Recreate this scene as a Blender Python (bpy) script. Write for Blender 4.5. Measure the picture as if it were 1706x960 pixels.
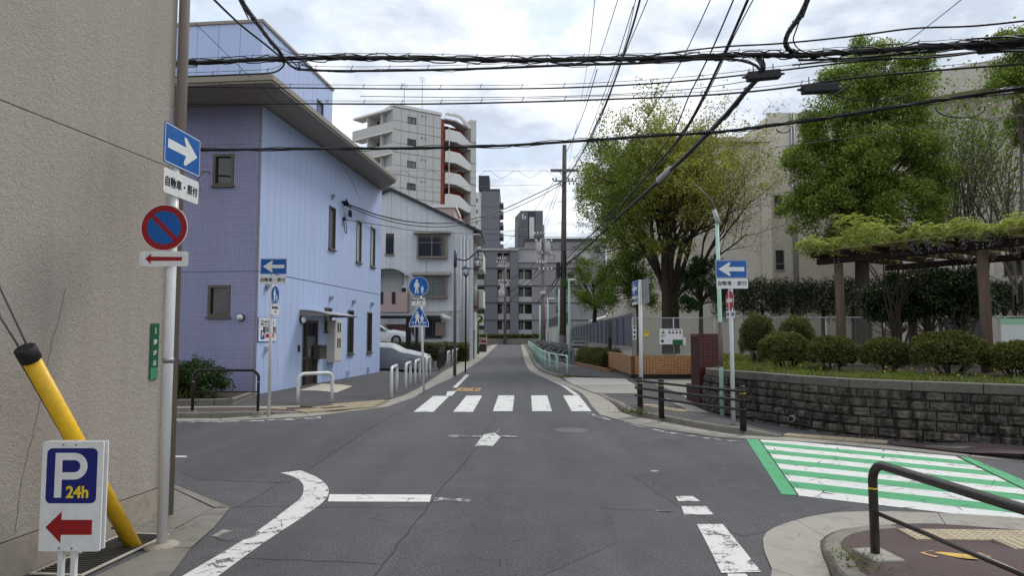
import bpy, bmesh, math, random
import numpy as np
from mathutils import Vector, Matrix
R = math.radians
sc = bpy.context.scene
for o in list(bpy.data.objects):
    bpy.data.objects.remove(o)
COL = sc.collection
rnd = random.Random(7)
rng = np.random.default_rng(7)

# ------------------------------------------------------------------ camera
F, CX, CY, HC = 1138.0, 853.0, 480.0, 1.7
PITCH = math.atan(77.5 / F)
cam_d = bpy.data.cameras.new('camera')
cam_d.sensor_width = 36.0
cam_d.lens = 36.0 * F / 1706.0
cam_d.clip_start = 0.05
cam_d.clip_end = 4000
cam = bpy.data.objects.new('camera', cam_d)
COL.objects.link(cam)
cam.location = (0, 0, HC)
cam.rotation_euler = (R(90) + PITCH, 0, 0)
sc.camera = cam

# ------------------------------------------------------------------ sky
SUN_EL, SUN_AZ = 52.0, 48.0          # azimuth to the right of straight ahead
world = bpy.data.worlds.new('World')
sc.world = world
world.use_nodes = True
wt = world.node_tree
wt.nodes.clear()
def wn(t, **k):
    n = wt.nodes.new(t)
    for a, b in k.items():
        setattr(n, a, b)
    return n
def wmath(op, a, b=None, clamp=False):
    n = wn('ShaderNodeMath', operation=op, use_clamp=clamp)
    for i, x in enumerate((a, b)):
        if x is None: continue
        if isinstance(x, (int, float)): n.inputs[i].default_value = x
        else: wt.links.new(x, n.inputs[i])
    return n.outputs[0]
sky = wn('ShaderNodeTexSky', sky_type='NISHITA', sun_disc=False, sun_elevation=R(SUN_EL),
         sun_rotation=R(SUN_AZ), air_density=1.0, dust_density=1.5, ozone_density=1.0)
tc = wn('ShaderNodeTexCoord')
sep = wn('ShaderNodeSeparateXYZ')
wt.links.new(tc.outputs['Generated'], sep.inputs[0])
zz = wmath('ADD', wmath('MAXIMUM', sep.outputs[2], 0.0), 0.22)
px_ = wmath('DIVIDE', sep.outputs[0], zz)
py_ = wmath('DIVIDE', sep.outputs[1], zz)
cmb = wn('ShaderNodeCombineXYZ')
wt.links.new(px_, cmb.inputs[0]); wt.links.new(py_, cmb.inputs[1])
cmb.inputs[2].default_value = 3.7
def wnoise(scale, detail, rough, dist):
    n = wn('ShaderNodeTexNoise')
    n.inputs['Scale'].default_value = scale
    n.inputs['Detail'].default_value = detail
    n.inputs['Roughness'].default_value = rough
    n.inputs['Distortion'].default_value = dist
    wt.links.new(cmb.outputs[0], n.inputs['Vector'])
    return n.outputs[0]
nA = wnoise(2.1, 9, 0.56, 0.15)        # cloud cover
nB = wnoise(1.7, 5, 0.5, 0.1)         # thick / thin parts of the cloud
nC = wnoise(6.0, 8, 0.62, 0.3)        # puffs
def wramp(fac, stops):
    r = wn('ShaderNodeValToRGB')
    e = r.color_ramp.elements
    e[0].position, e[0].color = stops[0][0], (*stops[0][1], 1)
    e[1].position, e[1].color = stops[-1][0], (*stops[-1][1], 1)
    for p, c in stops[1:-1]:
        x = e.new(p); x.color = (*c, 1)
    wt.links.new(fac, r.inputs[0])
    return r.outputs[0]
cov = wramp(nA, [(0.31, (0, 0, 0)), (0.46, (1, 1, 1))])
shade_in = wmath('ADD', wmath('MULTIPLY', nB, 0.66), wmath('MULTIPLY', nC, 0.34))
CB = 10.8
cloud = wramp(shade_in, [(0.36, (1.12, 1.115, 1.10)), (0.435, (0.96, 0.965, 0.98)), (0.495, (0.70, 0.74, 0.81)), (0.59, (0.46, 0.52, 0.61))])
clb = wn('ShaderNodeVectorMath', operation='SCALE'); clb.inputs['Scale'].default_value = CB
wt.links.new(cloud, clb.inputs[0])
blue = wn('ShaderNodeMix', data_type='RGBA'); blue.inputs[0].default_value = 0.85
wt.links.new(sky.outputs[0], blue.inputs[6])
blue.inputs[7].default_value = (0.58 * CB, 0.69 * CB, 0.83 * CB, 1)
mx = wn('ShaderNodeMix', data_type='RGBA')
wt.links.new(cov, mx.inputs[0])
wt.links.new(blue.outputs[2], mx.inputs[6])
wt.links.new(clb.outputs[0], mx.inputs[7])
bg = wn('ShaderNodeBackground'); bg.inputs[1].default_value = 0.112
wt.links.new(mx.outputs[2], bg.inputs[0])
wo = wn('ShaderNodeOutputWorld')
wt.links.new(bg.outputs[0], wo.inputs[0])

# ------------------------------------------------------------------ sun (veiled by cloud)
sl = bpy.data.lights.new('sun', 'SUN')
sl.energy = 1.5
sl.angle = R(14)
sl.color = (1.0, 0.965, 0.91)
sun = bpy.data.objects.new('sun', sl)
COL.objects.link(sun)
sun.location = (0, 0, 60)
sdir = Vector((math.sin(R(SUN_AZ)) * math.cos(R(SUN_EL)), math.cos(R(SUN_AZ)) * math.cos(R(SUN_EL)), math.sin(R(SUN_EL))))
sun.rotation_euler = (-sdir).to_track_quat('-Z', 'Y').to_euler()

vs = sc.view_settings
vs.view_transform = 'Standard'
vs.look = 'None'
vs.gamma = 1.0
vs.exposure = 0.2
vs.use_curve_mapping = False
try:
    sc.cycles.use_denoising = True
    sc.cycles.max_bounces = 6
    sc.cycles.diffuse_bounces = 3
    sc.cycles.transparent_max_bounces = 12
except Exception:
    pass

# ------------------------------------------------------------------ photo geometry -> place
SP, CP = math.sin(PITCH), math.cos(PITCH)
def ray(u, v):
    x, up = (u - CX) / F, -(v - CY) / F
    return Vector((x, CP - SP * up, SP + CP * up))
def G(u, v, z=0.0):
    r = ray(u, v); t = (z - HC) / r.z
    return Vector((r.x * t, r.y * t, z))
def at(u, v, Y):
    r = ray(u, v); t = Y / r.y
    return Vector((r.x * t, Y, HC + r.z * t))
class Frame:
    """a local frame: origin on the ground, local x along rz"""
    def __init__(s, x, y, rz, z=0.0):
        s.o = Vector((x, y, z)); s.rz = rz
        s.X = Vector((math.cos(rz), math.sin(rz), 0)); s.Y = Vector((-math.sin(rz), math.cos(rz), 0))
    def loc(s, w):
        d = w - s.o
        return Vector((d.dot(s.X), d.dot(s.Y), d.z))
    def wor(s, l):
        return s.o + s.X * l[0] + s.Y * l[1] + Vector((0, 0, l[2]))
    def fy(s, u, v, c=0.0):          # pixel on local plane y=c -> (x,z)
        r = ray(u, v); e = Vector((0, 0, HC)) - s.o
        t = (c - e.dot(s.Y)) / r.dot(s.Y)
        l = s.loc(Vector((0, 0, HC)) + r * t)
        return l.x, l.z
    def fx(s, u, v, c=0.0):          # pixel on local plane x=c -> (y,z)
        r = ray(u, v); e = Vector((0, 0, HC)) - s.o
        t = (c - e.dot(s.X)) / r.dot(s.X)
        l = s.loc(Vector((0, 0, HC)) + r * t)
        return l.y, l.z

# ------------------------------------------------------------------ materials
def S(r, g, b):
    f = lambda c: ((c / 255) / 12.92) if c <= 10 else (((c / 255) + 0.055) / 1.055) ** 2.4
    return (f(r), f(g), f(b))
MATS = {}
class NT:
    def __init__(s, name):
        s.m = bpy.data.materials.new(name); s.m.use_nodes = True
        s.t = s.m.node_tree; s.t.nodes.clear()
        s.out = s.t.nodes.new('ShaderNodeOutputMaterial')
        s.b = s.t.nodes.new('ShaderNodeBsdfPrincipled')
        s.t.links.new(s.b.outputs[0], s.out.inputs[0])
        s.geo = s.t.nodes.new('ShaderNodeNewGeometry')
        s.pos = s.geo.outputs['Position']
        MATS[name] = s.m
    def node(s, t, **k):
        n = s.t.nodes.new(t)
        for a, b in k.items(): setattr(n, a, b)
        return n
    def link(s, a, b): s.t.links.new(a, b)
    def put(s, sock, val):
        if isinstance(val, (int, float)): sock.default_value = val
        elif isinstance(val, tuple): sock.default_value = (*val, 1) if len(val) == 3 and sock.type == 'RGBA' else val
        else: s.link(val, sock)
    def math(s, op, a, b=None, clamp=False):
        n = s.node('ShaderNodeMath', operation=op, use_clamp=clamp)
        s.put(n.inputs[0], a)
        if b is not None: s.put(n.inputs[1], b)
        return n.outputs[0]
    def vscale(s, v, sx, sy, sz):
        n = s.node('ShaderNodeVectorMath', operation='MULTIPLY')
        s.link(v, n.inputs[0]); n.inputs[1].default_value = (sx, sy, sz)
        return n.outputs[0]
    def noise(s, scale, detail=3, rough=0.55, vec=None, dist=0.0):
        n = s.node('ShaderNodeTexNoise')
        n.inputs['Scale'].default_value = scale; n.inputs['Detail'].default_value = detail
        n.inputs['Roughness'].default_value = rough; n.inputs['Distortion'].default_value = dist
        s.link(vec if vec is not None else s.pos, n.inputs['Vector'])
        return n.outputs[0]
    def voro(s, scale, vec=None, feature='F1'):
        n = s.node('ShaderNodeTexVoronoi', feature=feature)
        n.inputs['Scale'].default_value = scale
        s.link(vec if vec is not None else s.pos, n.inputs['Vector'])
        return n
    def ramp(s, fac, stops):
        r = s.node('ShaderNodeValToRGB'); e = r.color_ramp.elements
        f = lambda c: (c, c, c, 1) if isinstance(c, (int, float)) else (*c, 1)
        e[0].position, e[0].color = stops[0][0], f(stops[0][1])
        e[1].position, e[1].color = stops[-1][0], f(stops[-1][1])
        for p, c in stops[1:-1]:
            x = e.new(p); x.color = f(c)
        s.link(fac, r.inputs[0])
        return r.outputs[0]
    def mix(s, fac, a, b, mode='MIX'):
        n = s.node('ShaderNodeMix', data_type='RGBA', blend_type=mode)
        s.put(n.inputs[0], fac); s.put(n.inputs[6], a); s.put(n.inputs[7], b)
        return n.outputs[2]
    def bump(s, h, strength=0.3, dist=0.02, base=None):
        n = s.node('ShaderNodeBump'); n.inputs['Strength'].default_value = strength
        n.inputs['Distance'].default_value = dist
        s.link(h, n.inputs['Height'])
        if base is not None: s.link(base, n.inputs['Normal'])
        return n.outputs[0]
    def fin(s, col, rough=0.7, normal=None, metal=0.0, spec=0.4):
        s.put(s.b.inputs['Base Color'], col)
        s.put(s.b.inputs['Roughness'], rough)
        s.b.inputs['Metallic'].default_value = metal
        s.b.inputs['Specular IOR Level'].default_value = spec
        if normal is not None: s.link(normal, s.b.inputs['Normal'])
        return s.m

def mat(name, col, rough=0.6, var=0.12, vs=1.6, fine=25.0, fvar=0.06, bump=0.0, bscale=80.0, bdist=0.01,
        metal=0.0, spec=0.4, streak=0.0, sscale=3.0):
    if name in MATS: return MATS[name]
    t = NT(name)
    d = tuple(c * (1 - var) for c in col); l = tuple(min(1, c * (1 + var)) for c in col)
    c = t.mix(t.noise(vs, 4), d, l)
    if fvar:
        c = t.mix(t.ramp(t.noise(fine, 3), [(0.3, 1 - fvar * 2), (0.7, 1.0)]), (0, 0, 0), c)
    if streak:
        n = t.noise(sscale, 4, 0.6, t.vscale(t.pos, 1, 1, 0.07))
        c = t.mix(t.math('MULTIPLY', t.ramp(n, [(0.5, 0.0), (0.72, 1.0)]), streak), c, tuple(x * 0.45 for x in col))
    nb = t.bump(t.noise(bscale, 3), bump, bdist) if bump else None
    rr = t.ramp(t.noise(vs * 4, 3), [(0.3, max(0.03, rough - 0.08)), (0.7, min(1, rough + 0.08))])
    return t.fin(c, rr, nb, metal, spec)

def M(name): return MATS[name]

def m_asphalt(name='asphalt', ca=S(80, 80, 83), cb=S(104, 104, 106)):
    t = NT(name)
    agg = t.voro(260.0)
    big = t.noise(0.35, 5, 0.6, t.pos, 0.4)
    c = t.mix(big, ca, cb)
    c = t.mix(1.0, c, t.ramp(t.noise(60, 4, 0.85), [(0.38, 0.5), (0.5, 1.0), (0.62, 1.7)]), 'MULTIPLY')
    c = t.mix(1.0, c, t.ramp(t.noise(2.4, 5, 0.65, t.pos, 0.8), [(0.3, 0.86), (0.7, 1.10)]), 'MULTIPLY')
    c = t.mix(t.ramp(agg.outputs['Color'], [(0.2, 0.0), (0.9, 1.0)]), t.mix(0.45, c, (0.012, 0.012, 0.013)), c)
    sp = t.ramp(t.noise(170, 2, 0.7), [(0.62, 0.0), (0.72, 1.0)])
    c = t.mix(t.math('MULTIPLY', sp, 0.5), c, (0.32, 0.32, 0.31))
    tr = t.ramp(t.noise(1.1, 4, 0.55, t.vscale(t.pos, 1.4, 0.12, 1)), [(0.35, 0.86), (0.65, 1.08)])
    c = t.mix(1.0, c, tr, 'MULTIPLY')
    cr = t.voro(0.55, t.pos, 'DISTANCE_TO_EDGE')
    wob = t.noise(3.0, 5, 0.6)
    crk = t.math('LESS_THAN', cr.outputs['Distance'], t.math('MULTIPLY', t.ramp(wob, [(0.52, 0.0), (0.75, 1.0)]), 0.006))
    c = t.mix(t.math('MULTIPLY', crk, 0.55), c, (0.015, 0.015, 0.015))
    h = t.math('ADD', agg.outputs['Distance'], t.noise(90, 2))
    return t.fin(c, t.ramp(big, [(0.3, 0.72), (0.7, 0.88)]), t.bump(h, 0.45, 0.006), 0, 0.35)
def m_footway(name, a, b):
    t = NT(name)
    agg = t.voro(190.0)
    c = t.mix(t.noise(0.9, 4, 0.6), a, b)
    c = t.mix(t.ramp(agg.outputs['Color'], [(0.15, 0.0), (0.8, 1.0)]), t.mix(0.5, c, (0.015, 0.013, 0.013)), c)
    c = t.mix(t.math('MULTIPLY', t.ramp(t.noise(120, 2, 0.7), [(0.62, 0.0), (0.7, 1.0)]), 0.3), c, (0.3, 0.28, 0.27))
    return t.fin(c, 0.85, t.bump(agg.outputs['Distance'], 0.5, 0.006), 0, 0.3)
def m_concrete(name, a, b, dirt=0.5, scale=1.2):
    t = NT(name)
    c = t.mix(t.noise(scale, 6, 0.62), a, b)
    st = t.ramp(t.noise(scale * 2.7, 5, 0.7, t.pos, 1.2), [(0.5, 0.0), (0.72, 1.0)])
    c = t.mix(t.math('MULTIPLY', st, dirt), c, tuple(x * 0.42 for x in a))
    c = t.mix(t.ramp(t.noise(140, 2, 0.7), [(0.35, 0.22), (0.6, 0.0)]), c, tuple(x * 0.4 for x in a))
    h = t.math('ADD', t.noise(120, 3), t.math('MULTIPLY', t.noise(18, 4), 1.5))
    return t.fin(c, 0.82, t.bump(h, 0.35, 0.006), 0, 0.3)
def m_stucco():
    t = NT('stucco')
    c = t.mix(t.noise(0.7, 5, 0.6), S(170, 162, 152), S(182, 174, 164))
    st = t.ramp(t.noise(2.2, 5, 0.6, t.vscale(t.pos, 1.2, 1.2, 0.10)), [(0.5, 0.0), (0.75, 1.0)])
    c = t.mix(t.math('MULTIPLY', st, 0.25), c, S(138, 128, 118))
    lo = t.node('ShaderNodeSeparateXYZ'); t.link(t.pos, lo.inputs[0])
    n1 = t.noise(72, 5, 0.62, t.pos, 0.6); n2 = t.noise(22, 4, 0.6)
    c = t.mix(t.ramp(n1, [(0.35, 0.35), (0.6, 0.0)]), c, S(130, 121, 112))
    h = t.math('ADD', n1, t.math('MULTIPLY', n2, 0.8))
    return t.fin(c, 0.9, t.bump(h, 0.7, 0.024), 0, 0.25)
def m_grid(name, tw, th, joint, ca, cb, cj, rough, axis, offset=0.0, bstr=0.4, jvar=0.5):
    """small tiles; axis = coordinate along the wall ('X' or 'Y') in object space"""
    t = NT(name)
    tcn = t.node('ShaderNodeTexCoord'); sp = t.node('ShaderNodeSeparateXYZ')
    t.link(tcn.outputs['Object'], sp.inputs[0])
    cm = t.node('ShaderNodeCombineXYZ')
    t.link(sp.outputs[axis], cm.inputs[0]); t.link(sp.outputs['Z'], cm.inputs[1])
    br = t.node('ShaderNodeTexBrick'); br.offset = offset; br.squash = 1.0
    t.link(cm.outputs[0], br.inputs['Vector'])
    br.inputs['Color1'].default_value = (*ca, 1); br.inputs['Color2'].default_value = (*cb, 1)
    br.inputs['Mortar'].default_value = (*cj, 1)
    br.inputs['Scale'].default_value = 1.0; br.inputs['Mortar Size'].default_value = joint
    br.inputs['Mortar Smooth'].default_value = 0.1; br.inputs['Bias'].default_value = 0.0
    br.inputs['Brick Width'].default_value = tw; br.inputs['Row Height'].default_value = th
    c = t.mix(t.ramp(t.noise(1.0, 5, 0.6, t.vscale(t.pos, 1, 1, 0.3)), [(0.35, 0.0), (0.7, 0.28)]), br.outputs['Color'], cj)
    h = t.math('SUBTRACT', 1.0, br.outputs['Fac'])
    rr = t.ramp(br.outputs['Fac'], [(0.0, rough), (1.0, 0.9)])
    return t.fin(c, rr, t.bump(h, bstr, 0.01), 0, 0.5)
def m_paint(name, col, wear=0.5, edge=0.5):
    """road paint, chipped and grey where traffic has worn it through to the asphalt"""
    t = NT(name)
    n = t.noise(5.5, 8, 0.72, t.pos, 0.5); n2 = t.noise(45, 4, 0.7)
    v = t.math('ADD', t.math('MULTIPLY', n, 0.7), t.math('MULTIPLY', n2, 0.3))
    mask = t.ramp(v, [(wear - 0.015, 0.0), (wear + 0.015, 1.0)])
    c = t.mix(t.noise(3.0, 5, 0.6), tuple(x * 0.86 for x in col), col)
    c = t.mix(t.ramp(t.noise(160, 2, 0.6), [(0.3, 0.25), (0.55, 0.0)]), c, (0.15, 0.15, 0.15))
    cr = t.voro(2.6, t.pos, 'DISTANCE_TO_EDGE')
    k = t.math('LESS_THAN', cr.outputs['Distance'], t.math('MULTIPLY', t.ramp(t.noise(4, 4, 0.6), [(0.46, 0.0), (0.7, 1.0)]), 0.03))
    c = t.mix(t.math('MULTIPLY', k, 0.85), c, (0.05, 0.05, 0.05))
    c = t.mix(mask, S(88, 88, 90), c)
    return t.fin(c, 0.75, t.bump(t.noise(140, 2), 0.3, 0.004), 0, 0.3)
def m_leaf(name, a, b, c3, trans=0.35, rough=0.5):
    t = NT(name)
    r = t.geo.outputs['Random Per Island']
    big = t.noise(0.9, 3)
    c = t.ramp(r, [(0.0, a), (0.5, b), (1.0, c3)])
    c = t.mix(1.0, c, t.ramp(big, [(0.3, 0.72), (0.7, 1.2)]), 'MULTIPLY')
    t.put(t.b.inputs['Base Color'], c); t.b.inputs['Roughness'].default_value = rough
    t.b.inputs['Specular IOR Level'].default_value = 0.3
    tr = t.node('ShaderNodeBsdfTranslucent')
    t.link(t.mix(1.0, c, (1.0, 1.0, 0.45), 'MULTIPLY'), tr.inputs[0])
    ms = t.node('ShaderNodeMixShader'); ms.inputs[0].default_value = trans
    t.link(t.b.outputs[0], ms.inputs[1]); t.link(tr.outputs[0], ms.inputs[2])
    t.link(ms.outputs[0], t.out.inputs[0])
    return t.m
def m_glass(name, col=(0.018, 0.02, 0.022), rough=0.06, spec=0.6):
    t = NT(name)
    n = t.noise(0.5, 2)
    c = t.mix(n, tuple(x * 0.6 for x in col), tuple(x * 1.5 for x in col))
    return t.fin(c, rough, None, 0, spec)
def m_bark(name, a, b):
    t = NT(name)
    n = t.noise(9, 6, 0.65, t.vscale(t.pos, 1, 1, 0.18))
    c = t.mix(n, a, b)
    return t.fin(c, 0.9, t.bump(n, 0.8, 0.03), 0, 0.2)
def m_stone(name, a, b, dark):
    t = NT(name)
    oi = t.node('ShaderNodeObjectInfo')
    c = t.mix(oi.outputs['Random'], a, b)
    n = t.noise(7, 6, 0.68, t.pos, 0.5)
    c = t.mix(t.ramp(n, [(0.4, 0.0), (0.66, 0.6)]), c, dark)
    st = t.ramp(t.noise(4.5, 5, 0.62, t.vscale(t.pos, 1.6, 1.6, 0.35)), [(0.46, 0.0), (0.62, 0.8)])
    c = t.mix(st, c, tuple(x * 0.5 for x in dark))
    sz = t.node('ShaderNodeSeparateXYZ'); t.link(t.pos, sz.inputs[0])
    li = t.ramp(t.noise(11, 5, 0.7), [(0.58, 0.0), (0.68, 0.55)])
    c = t.mix(li, c, S(150, 146, 132))
    h = t.math('ADD', t.noise(16, 6, 0.7), t.math('MULTIPLY', t.noise(60, 4, 0.7), 0.4))
    return t.fin(c, 0.92, t.bump(h, 0.9, 0.05), 0, 0.2)

m_asphalt()
m_footway('brown_footway', S(84, 68, 68), S(104, 87, 86))
m_footway('grey_footway', S(80, 79, 82), S(98, 97, 98))
m_concrete('gutter_concrete', S(142, 138, 129), S(168, 164, 154))
m_concrete('kerb_concrete', S(112, 108, 100), S(142, 137, 127), 0.7, 2.0)
m_concrete('left_concrete', S(112, 108, 102), S(140, 135, 127), 0.6, 1.0)
m_concrete('pole_concrete', S(104, 97, 90), S(128, 120, 112), 0.4, 1.5)
m_concrete('plinth_concrete', S(150, 140, 128), S(170, 160, 148), 0.5, 1.6)
m_concrete('school_concrete', S(190, 184, 171), S(207, 200, 186), 0.22, 0.5)
m_concrete('white_wall', S(178, 178, 176), S(200, 199, 196), 0.3, 0.8)
m_concrete('ground_earth', S(96, 88, 76), S(120, 112, 98), 0.5, 0.3)
m_concrete('coping_stone', S(84, 80, 76), S(120, 116, 110), 0.8, 3.0)
m_stucco()
m_stone('rough_stone', S(120, 113, 104), S(92, 87, 82), S(46, 44, 43))
m_paint('white_paint', S(222, 222, 218), 0.405)
m_paint('white_paint_worn', S(214, 214, 210), 0.445)
m_paint('white_paint_ghost', S(198, 198, 196), 0.53)
m_paint('green_paint', S(84, 168, 118), 0.39)
m_paint('orange_paint', S(188, 150, 100), 0.46)
m_paint('yellow_paint', S(212, 176, 84), 0.45)
m_leaf('leaf_camphor', S(80, 104, 42), S(118, 142, 58), S(166, 180, 92), 0.36)
m_leaf('leaf_zelkova', S(108, 114, 48), S(146, 150, 66), S(182, 176, 98), 0.44)
m_leaf('leaf_zelkova_green', S(72, 98, 36), S(104, 130, 50), S(138, 156, 70), 0.35)
m_leaf('leaf_maple', S(76, 102, 44), S(108, 136, 58), S(144, 164, 80), 0.45)
m_leaf('leaf_dark', S(26, 38, 20), S(40, 54, 28), S(58, 72, 36), 0.15)
m_leaf('leaf_camellia', S(34, 50, 30), S(54, 74, 44), S(96, 112, 74), 0.12, 0.35)
m_leaf('leaf_azalea', S(66, 74, 32), S(98, 106, 48), S(132, 134, 70), 0.25)
m_leaf('leaf_hedge', S(52, 64, 24), S(84, 92, 36), S(116, 118, 48), 0.2)
m_leaf('leaf_shrub', S(28, 50, 24), S(44, 72, 32), S(72, 98, 44), 0.2)
m_leaf('leaf_wisteria', S(112, 128, 54), S(150, 164, 80), S(190, 194, 122), 0.4)
m_leaf('leaf_flower', S(112, 100, 128), S(140, 130, 158), S(160, 152, 172), 0.3)
m_leaf('grass_blade', S(62, 82, 26), S(98, 116, 40), S(136, 144, 68), 0.35)
m_leaf('dandelion', S(214, 180, 40), S(230, 200, 60), S(240, 214, 80), 0.2)
m_bark('bark_dark', S(40, 34, 28), S(78, 70, 60))
m_bark('bark_grey', S(78, 72, 64), S(112, 104, 94))
m_bark('log_wood', S(84, 70, 60), S(122, 105, 92))
m_bark('beam_wood', S(36, 30, 28), S(60, 50, 46))
m_bark('bamboo', S(128, 116, 84), S(164, 150, 112))
m_glass('glass_dark')
m_glass('glass_curtain', S(96, 104, 104), 0.12, 0.5)
m_glass('glass_bright', S(186, 190, 186), 0.1, 0.5)
m_glass('lamp_glass', S(214, 216, 210), 0.25, 0.5)
mat('blue_siding', S(176, 193, 229), 0.55, 0.05, 0.5, 30, 0.02, 0.06, 200, 0.004, streak=0.10, sscale=2.0)
mat('blue_siding_groove', S(104, 120, 160), 0.8, 0.05)
mat('eave_brown', S(136, 128, 116), 0.55, 0.06, 0.8, 20, 0.03)
mat('eave_edge', S(146, 138, 126), 0.5, 0.06)
mat('bronze_frame', S(92, 86, 78), 0.4, 0.05, metal=0.3)
mat('dark_frame', S(58, 54, 50), 0.4, 0.05)
mat('meter_box', S(206, 204, 194), 0.45, 0.04)
mat('white_metal', S(214, 215, 214), 0.35, 0.06, 4, 40, 0.05, streak=0.12, sscale=14)
mat('aged_white_metal', S(186, 188, 188), 0.45, 0.08, 4, 40, 0.08, streak=0.2, sscale=14)
mat('sign_white', S(226, 227, 226), 0.35, 0.03)
mat('sign_blue', S(22, 92, 168), 0.32, 0.05)
mat('sign_navy', S(18, 30, 112), 0.35, 0.04)
mat('sign_red', S(178, 22, 36), 0.35, 0.05)
mat('sign_red_dark', S(150, 24, 30), 0.4, 0.05)
mat('sign_black', S(22, 22, 24), 0.5, 0.03)
mat('sign_back', S(150, 150, 146), 0.5, 0.06, metal=0.3)
mat('sign_yellow', S(236, 206, 48), 0.4, 0.04)
mat('sign_green', S(26, 92, 62), 0.45, 0.06)
mat('sign_green_light', S(70, 140, 100), 0.45, 0.1)
mat('p_green', S(22, 78, 40), 0.4, 0.05)
mat('guard_yellow', S(232, 184, 30), 0.42, 0.08, 2.5, 30, 0.08, streak=0.2, sscale=10)
mat('black_rubber', S(26, 26, 27), 0.6, 0.1)
mat('black_metal', S(34, 31, 30), 0.4, 0.1, 5, 50, 0.05)
mat('brown_metal', S(56, 48, 44), 0.34, 0.08, 5, 60, 0.05, spec=0.5)
mat('taupe_metal', S(128, 116, 106), 0.5, 0.06, 2, 40, 0.05, streak=0.1, sscale=8)
mat('grey_metal', S(128, 130, 132), 0.4, 0.08, metal=0.6)
mat('galvanised', S(158, 162, 164), 0.42, 0.1, 6, 60, 0.06, metal=0.5)
mat('mint_metal', S(184, 222, 204), 0.45, 0.1, 4, 30, 0.08, streak=0.2, sscale=10)
mat('cable_black', S(20, 20, 21), 0.5, 0.1)
mat('cable_grey', S(96, 98, 102), 0.5, 0.1)
mat('splice_black', S(34, 35, 40), 0.5, 0.1)
mat('purple_metal', S(70, 66, 96), 0.4, 0.1)
mat('post_grey', S(96, 92, 90), 0.45, 0.1)
mat('tower_white', S(188, 188, 185), 0.6, 0.05, 0.3, 8, 0.03, streak=0.08, sscale=0.8)
mat('tower_band', S(214, 214, 211), 0.6, 0.04, 0.3)
mat('tower_red', S(150, 58, 42), 0.7, 0.06, 0.5)
mat('grey_wall', S(138, 138, 141), 0.8, 0.05, 0.3, 5, 0.03, streak=0.12, sscale=0.6)
mat('grey_wall_light', S(164, 164, 166), 0.8, 0.05, 0.3, 5, 0.03)
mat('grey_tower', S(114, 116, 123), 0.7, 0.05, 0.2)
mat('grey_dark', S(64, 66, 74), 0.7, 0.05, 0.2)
mat('shade_dark', S(46, 46, 48), 0.8, 0.1)
mat('far_white', S(208, 208, 206), 0.7, 0.03)
mat('fence_panel', S(96, 99, 110), 0.5, 0.07, 0.8, 10, 0.03, streak=0.15, sscale=5)
mat('roof_slate', S(52, 54, 60), 0.7, 0.1)
mat('brick_pinkwall', S(176, 154, 150), 0.7, 0.06)
mat('car_white', S(226, 228, 230), 0.2, 0.03, spec=0.6)
mat('car_cover', S(120, 124, 132), 0.5, 0.1, 1.2, 20, 0.04, 0.3, 14, 0.03)
mat('car_cover_light', S(176, 180, 184), 0.5, 0.1, 1.2, 20, 0.04, 0.3, 14, 0.03)
mat('tyre', S(30, 30, 31), 0.8, 0.1)
mat('polycarb', S(176, 180, 182), 0.3, 0.05)
mat('tactile_tile', S(178, 164, 138), 0.75, 0.14, 2.5, 40, 0.12)
mat('pinkish_slab', S(188, 180, 166), 0.7, 0.06)
mat('iron_cover', S(104, 104, 104), 0.5, 0.12, metal=0.4, bump=0.5, bscale=60)
mat('steel_grate', S(112, 110, 106), 0.5, 0.1, metal=0.5)
mat('rail_red', S(96, 46, 44), 0.5, 0.1)
m_concrete('pole_dark', S(76, 70, 64), S(98, 91, 84), 0.4, 1.5)
mat('pad_white', S(180, 178, 171), 0.8, 0.06)
mat('banner_cloth', S(206, 212, 206), 0.8, 0.05)
mat('banner_green', S(150, 194, 162), 0.8, 0.08)
mat('wood_orange', S(186, 142, 82), 0.6, 0.1)
mat('seat_grey', S(172, 172, 173), 0.5, 0.1)
mat('brick_plain', S(140, 108, 80), 0.85, 0.2)
mat('crack_line', S(126, 116, 106), 0.95, 0.2)
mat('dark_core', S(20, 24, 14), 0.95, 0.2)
mat('soil', S(62, 54, 42), 0.95, 0.2, bump=0.6, bscale=20)
mat('rust', S(132, 84, 48), 0.8, 0.2)
m_grid('mosaic_tile', 0.055, 0.055, 0.006, S(158, 161, 198), S(167, 169, 204), S(112, 113, 138), 0.4, 'Y')
m_grid('mosaic_tile_pale', 0.055, 0.055, 0.006, S(150, 144, 166), S(162, 154, 174), S(112, 106, 120), 0.4, 'Y')
m_grid('white_brick', 0.45, 0.115, 0.012, S(202, 206, 211), S(211, 214, 217), S(168, 173, 180), 0.55, 'Y', 0.0)
m_grid('orange_brick', 0.115, 0.062, 0.007, S(172, 122, 78), S(196, 148, 98), S(88, 66, 48), 0.7, 'X')
m_grid('orange_brick_side', 0.115, 0.062, 0.007, S(172, 122, 78), S(196, 148, 98), S(88, 66, 48), 0.7, 'Y')
m_grid('red_tile', 0.105, 0.06, 0.006, S(84, 36, 36), S(98, 44, 42), S(58, 30, 30), 0.4, 'X')
m_grid('brown_tile', 0.2, 0.1, 0.01, S(92, 50, 44), S(104, 58, 50), S(60, 40, 36), 0.5, 'X')

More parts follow.
